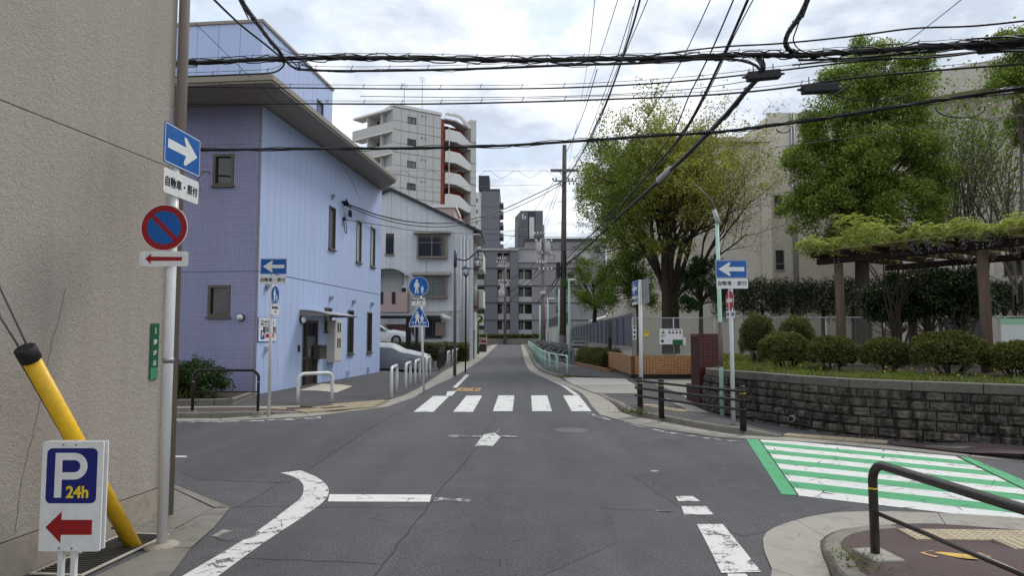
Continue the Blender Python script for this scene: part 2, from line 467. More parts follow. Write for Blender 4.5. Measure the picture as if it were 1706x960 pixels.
# ------------------------------------------------------------------ mesh helpers
class MB:
    def __init__(s): s.v = []; s.f = []; s.sm = []
    def add(s, vs, fs, smooth=False):
        n = len(s.v); s.v += [tuple(p) for p in vs]
        for f in fs: s.f.append(tuple(i + n for i in f)); s.sm.append(smooth)
        return s
    def box(s, x0, x1, y0, y1, z0, z1):
        if x0 > x1: x0, x1 = x1, x0
        if y0 > y1: y0, y1 = y1, y0
        if z0 > z1: z0, z1 = z1, z0
        return s.add([(x0, y0, z0), (x1, y0, z0), (x1, y1, z0), (x0, y1, z0), (x0, y0, z1), (x1, y0, z1), (x1, y1, z1), (x0, y1, z1)],
              [(0, 3, 2, 1), (4, 5, 6, 7), (0, 1, 5, 4), (1, 2, 6, 5), (2, 3, 7, 6), (3, 0, 4, 7)])
    def prism(s, poly, z0, z1):
        """poly: list of (x,y) counter-clockwise; z0/z1 floats or per-vertex lists"""
        n = len(poly)
        a = [z0] * n if isinstance(z0, (int, float)) else z0
        b = [z1] * n if isinstance(z1, (int, float)) else z1
        vs = [(p[0], p[1], a[i]) for i, p in enumerate(poly)] + [(p[0], p[1], b[i]) for i, p in enumerate(poly)]
        fs = [tuple(range(n - 1, -1, -1)), tuple(range(n, 2 * n))] + [(i, (i + 1) % n, n + (i + 1) % n, n + i) for i in range(n)]
        return s.add(vs, fs)
    def extr(s, poly, off):
        """poly: 3-D points of a flat outline, extruded by the vector off"""
        n = len(poly); o = Vector(off)
        vs = [tuple(Vector(p)) for p in poly] + [tuple(Vector(p) + o) for p in poly]
        fs = [tuple(range(n - 1, -1, -1)), tuple(range(n, 2 * n))] + [(i, (i + 1) % n, n + (i + 1) % n, n + i) for i in range(n)]
        return s.add(vs, fs)
    def tube(s, pts, r, n=8, caps=True):
        pts = [Vector(p) for p in pts]; k = len(pts)
        rs = [r] * k if isinstance(r, (int, float)) else r
        vs = []; prev = None
        for i, p in enumerate(pts):
            d = (pts[min(i + 1, k - 1)] - pts[max(i - 1, 0)])
            if d.length < 1e-9: d = Vector((0, 0, 1))
            d.normalize()
            if prev is None:
                a = d.cross(Vector((0, 0, 1)))
                if a.length < 0.05: a = d.cross(Vector((0, 1, 0)))
            else:
                a = prev - d * prev.dot(d)
                if a.length < 1e-6: a = d.cross(Vector((0, 0, 1)))
            a.normalize(); prev = a; b = d.cross(a)
            for j in range(n):
                t = 2 * math.pi * j / n
                vs.append(p + (a * math.cos(t) + b * math.sin(t)) * rs[i])
        fs = [(i * n + j, i * n + (j + 1) % n, (i + 1) * n + (j + 1) % n, (i + 1) * n + j) for i in range(k - 1) for j in range(n)]
        m = len(s.v); s.add(vs, fs, True)
        if caps:
            s.f.append(tuple(m + j for j in range(n - 1, -1, -1))); s.sm.append(False)
            s.f.append(tuple(m + (k - 1) * n + j for j in range(n))); s.sm.append(False)
        return s
    def lathe(s, c, prof, n=16, cap=True):
        """prof: list of (r,z) from bottom to top about the vertical through c"""
        vs = [(c[0] + r * math.cos(2 * math.pi * j / n), c[1] + r * math.sin(2 * math.pi * j / n), c[2] + z) for r, z in prof for j in range(n)]
        fs = [(i * n + j, i * n + (j + 1) % n, (i + 1) * n + (j + 1) % n, (i + 1) * n + j) for i in range(len(prof) - 1) for j in range(n)]
        m = len(s.v); s.add(vs, fs, True)
        if cap:
            s.f.append(tuple(m + j for j in range(n - 1, -1, -1))); s.sm.append(False)
            s.f.append(tuple(m + (len(prof) - 1) * n + j for j in range(n))); s.sm.append(False)
        return s
    def mesh(s, name, material):
        me = bpy.data.meshes.new(name)
        me.from_pydata(s.v, [], s.f)
        me.polygons.foreach_set('use_smooth', s.sm)
        if material is not None: me.materials.append(M(material) if isinstance(material, str) else material)
        me.update()
        return me
    def build(s, name, material, parent=None, bevel=0.0):
        return put(name, s.mesh(name, material), parent, bevel=bevel)

def put(name, me, parent=None, loc=None, rot=None, scale=None, bevel=0.0):
    o = bpy.data.objects.new(name, me)
    COL.objects.link(o)
    if parent is not None: o.parent = parent
    if loc is not None: o.location = loc
    if rot is not None: o.rotation_euler = rot
    if scale is not None: o.scale = scale
    if bevel:
        b = o.modifiers.new('bevel', 'BEVEL'); b.width = bevel; b.segments = 2; b.limit_method = 'ANGLE'
    return o
def tag(o, label=None, cat=None, group=None, kind=None):
    if label: o['label'] = label
    if cat: o['category'] = cat
    if group: o['group'] = group
    if kind: o['kind'] = kind
    return o
def thing(name, label, cat, loc=(0, 0, 0), rz=0.0, group=None):
    o = bpy.data.objects.new(name, None)
    o.empty_display_size = 0.3
    COL.objects.link(o)
    o.location = loc; o.rotation_euler = (0, 0, rz)
    return tag(o, label, cat, group)
def struct(o): return tag(o, kind='structure')
def copy_tree(o, parent=None):
    c = o.copy(); COL.objects.link(c)
    if parent is not None: c.parent = parent
    for ch in KIDS(o): copy_tree(ch, c)
    return c
def KIDS(o): return [x for x in o.children]
_unit = {}
def piece(name, material, parent, x0, x1, y0, y1, z0, z1):
    """a box piece that shares its mesh with all alike pieces of the material"""
    if material not in _unit:
        _unit[material] = MB().box(-.5, .5, -.5, .5, -.5, .5).mesh('piece_' + material, material)
    return put(name, _unit[material], parent, ((x0 + x1) / 2, (y0 + y1) / 2, (z0 + z1) / 2), None, (abs(x1 - x0), abs(y1 - y0), abs(z1 - z0)))
def box(name, material, parent, x0, x1, y0, y1, z0, z1, bevel=0.0):
    return MB().box(x0, x1, y0, y1, z0, z1).build(name, material, parent, bevel)
def cut_rects(a0, a1, b0, b1, holes):
    """rectangle minus holes -> list of rectangles"""
    xs = sorted({a0, a1, *[min(max(h[0], a0), a1) for h in holes], *[min(max(h[1], a0), a1) for h in holes]})
    out = []
    for i in range(len(xs) - 1):
        l, r = xs[i], xs[i + 1]
        if r - l < 1e-4: continue
        hs = sorted([(max(h[2], b0), min(h[3], b1)) for h in holes if h[0] < r - 1e-5 and h[1] > l + 1e-5 and h[3] > b0 and h[2] < b1])
        z = b0
        for q0, q1 in hs:
            if q0 - z > 1e-4: out.append((l, r, z, q0))
            z = max(z, q1)
        if b1 - z > 1e-4: out.append((l, r, z, b1))
    return out
class Face:
    """a wall face in local coordinates: axis 'y' -> plane y=c (runs along x); axis 'x' -> plane x=c (runs along y). sgn = outward"""
    def __init__(s, axis, c, sgn): s.a = axis; s.c = c; s.s = sgn
    def box(s, mb, a0, a1, z0, z1, d0, d1):
        p, q = s.c + s.s * d0, s.c + s.s * d1
        return mb.box(a0, a1, p, q, z0, z1) if s.a == 'y' else mb.box(p, q, a0, a1, z0, z1)
    def piece(s, name, material, parent, a0, a1, z0, z1, d0, d1):
        p, q = s.c + s.s * d0, s.c + s.s * d1
        return piece(name, material, parent, a0, a1, p, q, z0, z1) if s.a == 'y' else piece(name, material, parent, p, q, a0, a1, z0, z1)
def window(parent, fc, a0, a1, z0, z1, rec=0.06, fw=0.05, frame='bronze_frame', glass='glass_dark', mull=(), trans=(), sill=True, out=0.02, name='window'):
    if a0 > a1: a0, a1 = a1, a0
    if z0 > z1: z0, z1 = z1, z0
    m = MB()
    fc.box(m, a0, a0 + fw, z0, z1, -rec, out); fc.box(m, a1 - fw, a1, z0, z1, -rec, out)
    fc.box(m, a0 + fw, a1 - fw, z1 - fw, z1, -rec, out); fc.box(m, a0 + fw, a1 - fw, z0, z0 + fw, -rec, out)
    for q in mull: fc.box(m, a0 + (a1 - a0) * q - fw * .4, a0 + (a1 - a0) * q + fw * .4, z0 + fw, z1 - fw, -rec, out - .012)
    for q in trans: fc.box(m, a0 + fw, a1 - fw, z0 + (z1 - z0) * q - fw * .4, z0 + (z1 - z0) * q + fw * .4, -rec, out - .014)
    w = m.build(name, frame, parent)
    g = MB(); fc.box(g, a0 + fw, a1 - fw, z0 + fw, z1 - fw, -rec - .01, -rec + .01)
    g.build('pane', glass, w)
    if sill:
        k = MB(); fc.box(k, a0 - .03, a1 + .03, z0 - .05, z0, -rec, out + .05); k.build('sill', frame, w)
    return w

def arc(c, r, a0, a1, n, plane='xz'):
    out = []
    for i in range(n + 1):
        t = a0 + (a1 - a0) * i / n
        x, z = r * math.cos(t), r * math.sin(t)
        out.append(Vector((c[0] + x, c[1], c[2] + z)) if plane == 'xz' else (Vector((c[0], c[1] + x, c[2] + z)) if plane == 'yz' else Vector((c[0] + x, c[1] + z, c[2]))))
    return out
def hoop_pts(w, h, r, n=6):
    """inverted U in the local xz plane, from (0,0,0) to (w,0,0)"""
    return [Vector((0, 0, 0)), Vector((0, 0, h * .5))] + arc((r, 0, h - r), r, math.pi, math.pi / 2, n) + arc((w - r, 0, h - r), r, math.pi / 2, 0, n) + [Vector((w, 0, h * .5)), Vector((w, 0, 0))]
def smooth_path(pts, n=8):
    """Catmull-Rom through 3-D points"""
    P = [Vector(p) for p in pts]
    if len(P) < 3: return P
    P = [P[0] * 2 - P[1]] + P + [P[-1] * 2 - P[-2]]
    out = []
    for i in range(1, len(P) - 2):
        a, b, c, d = P[i - 1], P[i], P[i + 1], P[i + 2]
        for k in range(n):
            t = k / n
            out.append(0.5 * ((2 * b) + (c - a) * t + (2 * a - 5 * b + 4 * c - d) * t * t + (3 * b - a - 3 * c + d) * t ** 3))
    out.append(P[-2])
    return out

# text as flat meshes ------------------------------------------------
_txt = {}
def text_mesh(body, size, material, bold=0.0, sx=1.0):
    key = (body, size, material, bold, sx)
    if key in _txt: return _txt[key]
    cu = bpy.data.curves.new('lettering', 'FONT')
    cu.body = body; cu.size = size; cu.align_x = 'CENTER'; cu.align_y = 'CENTER'
    cu.resolution_u = 3; cu.offset = bold * size; cu.extrude = 0.0012
    ob = bpy.data.objects.new('tmp', cu); COL.objects.link(ob)
    dg = bpy.context.evaluated_depsgraph_get(); dg.update()
    me = bpy.data.meshes.new_from_object(ob.evaluated_get(dg))
    bpy.data.objects.remove(ob); bpy.data.curves.remove(cu)
    n = len(me.vertices)
    co = np.empty(n * 3); me.vertices.foreach_get('co', co); co = co.reshape(-1, 3)
    if n:
        ce = (co.max(0) + co.min(0)) / 2; co[:, :2] -= ce[:2]; co[:, 0] *= sx
        # stand it up: x right, z up, facing -y
        co = np.stack([co[:, 0], -co[:, 2], co[:, 1]], 1)
        me.vertices.foreach_set('co', co.ravel())
    me.materials.clear(); me.materials.append(M(material)); me.update()
    _txt[key] = me
    return me
def lettering(body, size, material, parent, x, y, z, bold=0.0, sx=1.0, rz=0.0, name='lettering'):
    return put(name, text_mesh(body, size, material, bold, sx), parent, (x, y, z), (0, 0, rz))
# ================================================================== ground, roads, pavements
from mathutils.geometry import tessellate_polygon
mat('seam', S(58, 58, 59), 0.95, 0.2)
m_asphalt('asphalt_patch', S(75, 75, 78), S(98, 98, 100))
mat('dark_mortar', S(70, 66, 60), 0.95, 0.2)  # even dark tone of the mortar between the stones
def sheet(name, material, parent, pts, z=0.0):
    """flat or gently sloping sheet; z number or function of (x,y)"""
    zf = z if callable(z) else (lambda x, y: z)
    P = [Vector((p[0], p[1], 0)) for p in pts]
    tris = tessellate_polygon([P])
    m = MB()
    fs = []
    for t in tris:
        a, b, c = (P[i] for i in t)
        fs.append(tuple(t) if (b - a).cross(c - a).z > 0 else (t[0], t[2], t[1]))
    m.add([(p.x, p.y, zf(p.x, p.y)) for p in P], fs)
    ob = m.build(name, material, parent)
    if callable(z):
        bm = bmesh.new(); bm.from_mesh(ob.data)
        for _ in range(9):
            es = [e for e in bm.edges if e.calc_length() > .45 and min(v.co.y for v in e.verts) < 32 and max(abs(v.co.x) for v in e.verts) < 12] + [e for e in bm.edges if e.calc_length() > 4]
            es = list(set(es))
            if not es: break
            bmesh.ops.subdivide_edges(bm, edges=es, cuts=1, use_grid_fill=False)
            bmesh.ops.triangulate(bm, faces=[f for f in bm.faces if len(f.verts) > 3])
        for v in bm.verts: v.co.z = zf(v.co.x, v.co.y)
        bm.to_mesh(ob.data); bm.free(); ob.data.update()
    return ob
def resample(pts, step):
    P = [Vector((p[0], p[1], 0)) for p in pts]
    L = [0.0]
    for a, b in zip(P, P[1:]): L.append(L[-1] + (b - a).length)
    n = max(1, round(L[-1] / step)); out = []
    for k in range(n + 1):
        s = L[-1] * k / n
        i = 0
        while i < len(L) - 2 and L[i + 1] < s: i += 1
        t = (s - L[i]) / max(1e-9, L[i + 1] - L[i])
        out.append(P[i].lerp(P[i + 1], t))
    return out
def offset_path(P, d):
    out = []
    for i, p in enumerate(P):
        t = (P[min(i + 1, len(P) - 1)] - P[max(i - 1, 0)]).normalized()
        out.append(p + Vector((-t.y, t.x, 0)) * d)
    return out
def kerb_run(parent, pts, width, hf, step=0.6, name='kerb_stone', material='kerb_concrete', gap=0.006, smooth=True):
    """kerb stones along a base line; width to the left of the walking direction; hf(x,y) = top height"""
    P = smooth_path([Vector((p[0], p[1], 0)) for p in pts], 6) if smooth else pts
    P = resample(P, step); Q = offset_path(P, width)
    for i in range(len(P) - 1):
        a, b, c, d = P[i], P[i + 1], Q[i + 1], Q[i]
        t = (b - a).normalized() * gap
        a, b, c, d = a + t, b - t, c - t, d + t
        m = MB(); h = [hf(q.x, q.y) for q in (a, b, c, d)]
        base = -0.05
        vs = [(q.x, q.y, base) for q in (a, b, c, d)]
        # slightly battered face with a rounded arris
        n = (d - a).normalized()
        top = [a + n * .02, b + n * .02, c, d]
        vs += [(q.x, q.y, max(0.012, h[k] - (.018 if k < 2 else 0))) for k, q in enumerate(top)]
        ar = [a + n * .035, b + n * .035]
        vs += [(q.x, q.y, max(0.014, h[k])) for k, q in enumerate(ar)]
        m.add(vs, [(0, 3, 2, 1), (0, 1, 5, 4), (4, 5, 9, 8), (8, 9, 6, 7), (1, 2, 6, 9, 5), (2, 3, 7, 6), (3, 0, 4, 8, 7)])
        m.build(name, material, parent)

ground = struct(sheet('ground', 'ground_earth', None, [(-1500, -600), (1500, -600), (1500, 2500), (-1500, 2500)], -0.03))

road = struct(sheet('road', 'asphalt', None,
    [(-60, -12), (60, -12), (60, 12), (9, 20), (2.4, 30), (2.6, 112), (60, 112), (60, 119), (-60, 119), (-60, 112), (-2.6, 112), (-3.4, 22), (-60, 15.5)], 0.0))

# --- gutters -------------------------------------------------------
def strip(name, material, parent, A, B, z):
    m = MB(); n = min(len(A), len(B)); zf = z if callable(z) else (lambda x, y: z)
    vs = [(p[0], p[1], zf(p[0], p[1])) for p in A[:n]] + [(p[0], p[1], zf(p[0], p[1])) for p in B[:n]]
    fs = []
    for i in range(n - 1):
        f = (i, i + 1, n + i + 1, n + i)
        a, b, c = (Vector(vs[f[0]]), Vector(vs[f[1]]), Vector(vs[f[2]]))
        fs.append(f if (b - a).cross(c - a).z > 0 else f[::-1])
    m.add(vs, fs)
    return m.build(name, material, parent)
def resN(pts, n):
    P = smooth_path([Vector((p[0], p[1], 0)) for p in pts], 8)
    L = [0.0]
    for a, b in zip(P, P[1:]): L.append(L[-1] + (b - a).length)
    out = []
    for k in range(n + 1):
        s = L[-1] * k / n; i = 0
        while i < len(L) - 2 and L[i + 1] < s: i += 1
        out.append(P[i].lerp(P[i + 1], (s - L[i]) / max(1e-9, L[i + 1] - L[i])))
    return out
def gutter(name, outer, inner, n, z, material='gutter_concrete', gap=0.008, every=1):
    """a row of cast gutter slabs with open joints between them"""
    root = struct(thing(name, None, None)); del_lab(root)
    A, B = resN(outer, n), resN(inner, n)
    zf = z if callable(z) else (lambda x, y: z)
    for i in range(n):
        g0, g1 = (gap if i % every == 0 else 0.0), (gap if (i + 1) % every == 0 else 0.0)
        t = (A[i + 1] - A[i]).normalized(); s = (B[i + 1] - B[i]).normalized()
        q = [A[i] + t * g0, A[i + 1] - t * g1, B[i + 1] - s * g1, B[i] + s * g0]
        if (q[1] - q[0]).cross(q[2] - q[0]).z < 0: q = q[::-1]
        m = MB(); m.prism([(p.x, p.y) for p in q], -0.04, [zf(p.x, p.y) for p in q])
        m.build('gutter_slab', material, root)
    return root
def del_lab(o):
    for k in ('label', 'category', 'group'):
        if k in o: del o[k]

def zL(x, y):
    t = min(1, max(0, (x + 5.6) / 1.1)); t = t * t * (3 - 2 * t)
    return 0.115 * (1 - t) + 0.03 * t
left_out = [(-40, 13.75), (-20, 13.75)] + [G(285, 703), G(375, 702), G(447, 699), G(530, 694), G(613, 685.5), G(655, 675.5), G(690, 663), G(717.5, 646), G(760, 626.5), G(800, 601), G(815, 588), G(826, 577.5), G(829, 574.5)]
left_in = [(-40, 14.0), (-20, 14.0)] + [G(285, 698.5), G(375, 697.3), G(447, 692), G(530, 687.5), G(600, 682), G(640, 669), G(672, 659), G(697, 647), G(744, 616), G(777, 599.5), G(797, 588), G(815, 577.5), G(821, 574.5)]
gutter('left_gutter', left_out, left_in, 60, 0.014)
lk = [(-24, 14.0), (-12, 13.99), G(285, 698.5), G(375, 697.3), G(436, 694), G(452, 692.5), G(500, 690)]
left_kerb = struct(thing('left_kerb', None, None)); del_lab(left_kerb)
kerb_run(left_kerb, lk, 0.16, lambda x, y: zL(x, y) + 0.004)
bk = offset_path(resample(smooth_path([Vector((p[0], p[1], 0)) for p in lk], 6), 1.0), 0.165)
brown_left = [(p.x, p.y) for p in bk] + [G(560, 685, .03), G(600, 680, .03), G(560, 676, .03), G(500, 678.5, .05), G(447, 680, .1), G(286, 680.5, .115), (-24, 14.75)]
struct(sheet('left_footway', 'brown_footway', None, brown_left, zL))
edge_strip = struct(sheet('left_footway_edging', 'gutter_concrete', None, [(-24, 14.75), G(286, 680.5, .115), G(447, 680, .1), G(500, 678.5, .05), G(500, 677, .05), G(447, 678.2, .1), G(286, 678.7, .115), (-24, 14.95)], lambda x, y: zL(x, y) + .004))
fore = [(-24, 14.95), G(286, 678.7, .115), G(447, 678.2, .1), G(500, 677, .05), G(560, 676, .03), G(600, 680, .03), G(640, 668, .03), G(672, 658, .03), G(697, 646.5, .03), G(744, 615.5, .03), G(777, 599, .03), G(797, 587.8, .03), (-5.5, 62), (-12, 62), (-30, 30)]
struct(sheet('forecourt', 'grey_footway', None, fore, lambda x, y: zL(x, y) - .004))

def zR(x, y):
    def ss(a, b, t):
        t = min(1, max(0, (t - a) / (b - a))); return t * t * (3 - 2 * t)
    hi = 0.112; lo = 0.03
    B = (ss(2.05, 2.5, x) * (1 - ss(3.95, 4.5, x)) + ss(6.3, 6.9, x)) * (1 - ss(15.8, 18.2, y))
    return lo + (hi - lo) * max(ss(24.3, 26.2, y), B)
right_out = [G(868, 574.5), G(871, 588), G(874, 601), G(879, 613), G(890, 622.5), G(912, 632), G(940, 643), G(970, 656.5), G(984, 675), G(993, 688), G(1012, 697), G(1060, 709), G(1111, 717), G(1182, 727.7), G(1238, 733), G(1397, 741), G(1500, 750.5), G(1595, 760.5), G(1706, 771), G(1900, 790)]
right_in = [G(871.5, 574.5), G(877, 582), G(883, 596), G(889, 608), G(898, 618), G(914, 625), G(934, 631), G(991, 655.5), G(1018, 672), G(1032, 683), G(1041, 692), G(1075, 698), G(1111, 705), G(1182, 719), G(1252, 728), G(1410, 735.5), G(1510, 745), G(1588, 753.5), G(1706, 764.5), G(1900, 783)]
gutter('right_gutter', right_out, right_in, 62, 0.014)
rk1 = [G(993, 656.5), G(1018, 672), G(1033, 684), G(1046, 692.5), G(1075, 698), G(1111, 705), G(1182, 719), G(1252, 728), G(1300, 731)]
right_kerb = struct(thing('right_kerb', None, None)); del_lab(right_kerb)
kerb_run(right_kerb, rk1, 0.16, lambda x, y: zR(x, y) + .004)
rk2 = [G(1540, 748.5), G(1588, 753.5), G(1706, 764.5), G(1900, 783)]
kerb_run(right_kerb, rk2, 0.16, lambda x, y: zR(x, y) + .004)
rk3 = [G(871.5, 574.5), G(877, 582), G(883, 596), G(889, 608), G(898, 618), G(914, 625), G(934, 631)]
kerb_run(right_kerb, rk3, 0.16, lambda x, y: zR(x, y) + .004, 1.2)
def back(pts, w):
    return [(p.x, p.y) for p in offset_path(resample(smooth_path([Vector((p[0], p[1], 0)) for p in pts], 6), 1.0), w)]
foot_main = back(rk3, .165) + [G(1043, 633.5, .03), (5.9, 30), (6.4, 112)]
struct(sheet('right_footway', 'grey_footway', None, foot_main, lambda x, y: zR(x, y) - .002))
wall_base_px = [(1175, 680), (1215, 690), (1253, 695), (1310, 704), (1388, 716.7), (1500, 727.5), (1706, 743.5), (1900, 758)]
front = back(rk1, .165) + [G(1410, 734, .03), G(1510, 743.5, .03)] + back(rk2, .165)
struct(sheet('corner_footway', 'grey_footway', None, [G(937, 631.8, .03)[:2], G(958, 642, .03)[:2], G(985, 653, .03)[:2]] + [tuple(p[:2]) for p in front] + [G(1900, 757, .1)[:2], G(1706, 742, .1)[:2], G(1500, 726, .1)[:2], G(1388, 715, .1)[:2], G(1253, 693, .1)[:2], (4.6, 15.5), (7.5, 26.5), (5.8, 30), G(1043, 633, .03)[:2]], lambda x, y: zR(x, y) - .002))
# brown wearing course beyond the crossing
struct(sheet('brown_footway_patch', 'brown_footway', None, [G(1488, 739.5, .05)[:2], G(1560, 747, .05)[:2], G(1706, 757, .11)[:2], G(1900, 775, .11)[:2], G(1900, 762, .11)[:2], G(1706, 746, .11)[:2], G(1540, 732.5, .11)[:2], G(1478, 731, .08)[:2]], lambda x, y: zR(x, y) + .004))
drive = struct(thing('driveway', None, None)); del_lab(drive)
sheet('slab', 'pad_white', drive, [G(937, 631.8, .03), G(958, 642, .03), G(1058, 641, .03), G(1043, 633.5, .03)], lambda x, y: zR(x, y) + .003)
sheet('slab', 'gutter_concrete', drive, [G(958, 642.2, .03), G(991, 655.5, .03), G(1062, 656, .03), G(1058, 641.2, .03)], lambda x, y: zR(x, y) + .003)
sheet('slab', 'gutter_concrete', drive, [G(1074, 634, .03), G(1130, 655, .03), G(1152, 669, .03), G(1170, 664, .03), G(1170, 634.5, .03)], lambda x, y: zR(x, y) + .003)
sheet('slab', 'gutter_concrete', drive, [G(1100, 661, .1), G(1150, 687, .1), G(1180, 689, .1), G(1170, 683, .1), G(1112, 660, .1)], lambda x, y: zR(x, y) + .003)

# --- near right corner island --------------------------------------
isl_out = [(1.75, 0.5), (1.72, 2.5), G(1300, 985), G(1286, 950), G(1272, 914), G(1278, 889), G(1322, 870.5), G(1384, 857.5), G(1464, 854.5), G(1580, 858), G(1706, 866), G(1900, 885)]
isl_in = [(2.12, 0.5), (2.10, 2.5), G(1405, 990), G(1384, 958), G(1367, 920), G(1369, 902), G(1390, 888.5), G(1424, 881.5), G(1475, 877), G(1560, 875.5), G(1706, 887), G(1900, 907)]
gutter('island_gutter', isl_out, isl_in, 48, 0.012, gap=0.004, every=8)
isl = struct(thing('island_kerb', None, None)); del_lab(isl)
def zI(x, y):
    t = min(1, max(0, (y - 4.85) / 0.85)); t = t * t * (3 - 2 * t)
    return 0.115 * (1 - t) + 0.022 * t
ik = [(2.12, 0.5), (2.10, 2.5)] + [G(1405, 990), G(1384, 958), G(1367, 920), G(1369, 902), G(1390, 888.5), G(1424, 881.5), G(1475, 877)]
kerb_run(isl, ik[::-1], 0.15, lambda x, y: zI(x, y) + .003, 0.2, gap=0.0005)
ib = [(p.x, p.y) for p in offset_path(resample(smooth_path([Vector((p[0], p[1], 0)) for p in ik[::-1]], 6), .2), .152)]
struct(sheet('island_footway', 'brown_footway', None, [(2.3, .5), (9, .5)] + [(9, 5.2)] + [G(1706, 888)[:2], G(1560, 877)[:2]] + ib, zI))

# --- left foreground concrete --------------------------------------
lc = struct(thing('left_apron', None, None)); del_lab(lc)
sheet('slab', 'left_concrete', lc, [(-2.15, .5), G(286, 960)[:2], G(318, 916)[:2], G(262, 916)[:2], G(100, 990)[:2], (-4.2, .5)], .012)
sheet('slab', 'left_concrete', lc, [G(262, 915.3)[:2], G(318.3, 915.3)[:2], G(356, 882)[:2], G(383, 848.5)[:2], G(356, 849)[:2], G(291, 885)[:2], G(240, 868)[:2], (-4.4, 5)], .012)
sheet('slab', 'kerb_concrete', lc, [G(383, 848)[:2], G(281, 806)[:2], (-7.0, 10.8), (-7.3, 10.4), G(281, 812)[:2], G(357, 848.2)[:2]], .014)
sheet('slab', 'left_concrete', lc, [G(355, 849)[:2], G(281, 813)[:2], (-7.3, 10.2), (-8, 7), (-4.3, 5), G(240, 867.3)[:2], G(290, 884)[:2]], .011)

# --- tactile paving -------------------------------------------------
def tile_mesh(name, dots):
    m = MB(); w = .147
    m.box(-w, w, -w, w, -.02, .004)
    if dots:
        for i in range(5):
            for j in range(5):
                m.lathe((-.116 + i * .058, -.116 + j * .058, .004), [(.016, 0), (.010, .005)], 6)
    else:
        for i in range(4):
            x = -.105 + i * .07
            m.box(x - .014, x + .014, -.135, .135, .004, .009)
    return m.mesh(name, 'tactile_tile')
T_DOT, T_BAR = tile_mesh('tactile_dots', True), tile_mesh('tactile_bars', False)
def tactile_root(name):
    r = struct(thing(name, None, None)); del_lab(r); return r
tr = tactile_root('island_tactile_paving')
o = G(1492, 880, .04)
for j, (i0, i1) in enumerate([(0, 9), (2, 9), (4, 9), (5, 9)]):
    for i in range(i0, i1):
        x = o.x + .15 + i * .302 - j * .02; y = o.y - .17 - j * .302 - i * .012
        put('tactile_tile', T_DOT if j in (0, 3) else T_BAR, tr, (x, y, zI(x, y) + .012), (0, 0, -.04 + rnd.uniform(-.006, .006)))
tr = tactile_root('crossing_tactile_paving')
a, b = G(1308, 723.5, .04), G(1486, 737, .04)
d = (b - a); L = d.length; d.normalize(); ang = math.atan2(d.y, d.x)
for i in range(int(L / .302)):
    p = a + d * (.15 + i * .302)
    put('tactile_tile', T_DOT, tr, (p.x, p.y, zR(p.x, p.y) + .008), (0, 0, ang))
tr = tactile_root('left_tactile_paving')
a, b = G(506, 687.5, .03), G(606, 679, .03)
d = (b - a); L = d.length; d.normalize(); ang = math.atan2(d.y, d.x); nrm = Vector((-d.y, d.x, 0))
for j, (i0, i1) in enumerate([(0, 6), (0, 7), (2, 8), (4, 9)]):
    for i in range(i0, i1):
        if rnd.random() < .08: continue
        p = a + d * (.15 + i * .302 - .0) + nrm * (.05 + j * .302)
        put('tactile_tile', T_DOT if (i + j) % 2 else T_BAR, tr, (p.x, p.y, zL(p.x, p.y) + .008), (0, 0, ang))
for k, (u, v) in enumerate([(440, 684.5), (452, 683.5), (464, 683)]):
    p = G(u, v, .06); put('tactile_tile', T_DOT, tr, (p.x, p.y, zL(p.x, p.y) + .008), (0, 0, .05 * k))
tr = tactile_root('corner_tactile_paving')
for u, v in [(1098, 679), (1110, 681), (1082, 676), (1122, 683), (1134, 685)]:
    p = G(u, v, .11); put('tactile_tile', T_DOT, tr, (p.x, p.y, zR(p.x, p.y) + .008), (0, 0, -.7))

# --- road paint (parts of the road) ---------------------------------
ZP = 0.005
_mk = [0]
def mark(name, px, material='white_paint', z=None):
    _mk[0] += 1
    return sheet(name, material, road, [G(u, v)[:2] for u, v in px], (ZP + 0.0004 * (_mk[0] % 5)) if z is None else z)
# main zebra
bot = [(689, 687), (755, 687), (821, 686), (886.5, 686), (952.5, 686)]
top = [(722, 660.5), (777, 660), (830.5, 659.5), (885, 659.5), (938, 659.5)]
for (bu, bv), (tu, tv) in zip(bot, top):
    mark('crosswalk_stripe', [(bu, bv), (bu + 33, bv), (tu + 26.5, tv), (tu, tv)])
# left edge line, right edge line
mark('edge_line', [(743, 660), (753, 660.3), (760, 652), (745, 653)])
mark('edge_line', [(754, 646.5), (761, 646.5), (782, 625), (776, 625)])
mark('edge_line', [(893, 624), (900, 627), (935, 643), (958, 659.5), (966, 659.5), (940, 642), (905, 626.5), (895, 623)], 'white_paint_worn')
mark('edge_line', [(820, 577), (822.5, 577), (829, 574), (827, 574)])
mark('edge_line', [(980, 687.5), (1000, 695), (1022, 700.5), (1022, 702), (996, 697), (978, 689)], 'white_paint_ghost')
mark('edge_line', [(1040, 704), (1111, 720), (1182, 730.5), (1236, 736), (1236, 738), (1182, 732.5), (1111, 722.5), (1040, 706.5)], 'white_paint_ghost')
mark('edge_line', [(285, 703.5), (375, 702.5), (447, 700), (535, 695), (535, 698.5), (447, 702.5), (375, 704.5), (285, 705.5)], 'white_paint_ghost')
# orange stencil beside the zebra
mark('stencil_box', [(758, 652), (798, 652.5), (802, 647), (765, 646.5)], 'orange_paint')
for k in range(6):
    u = 768 + k * 5
    mark('stencil_glyph', [(u, 650.6), (u + 3.2, 650.6), (u + 4, 648), (u + .8, 648)], 'asphalt')
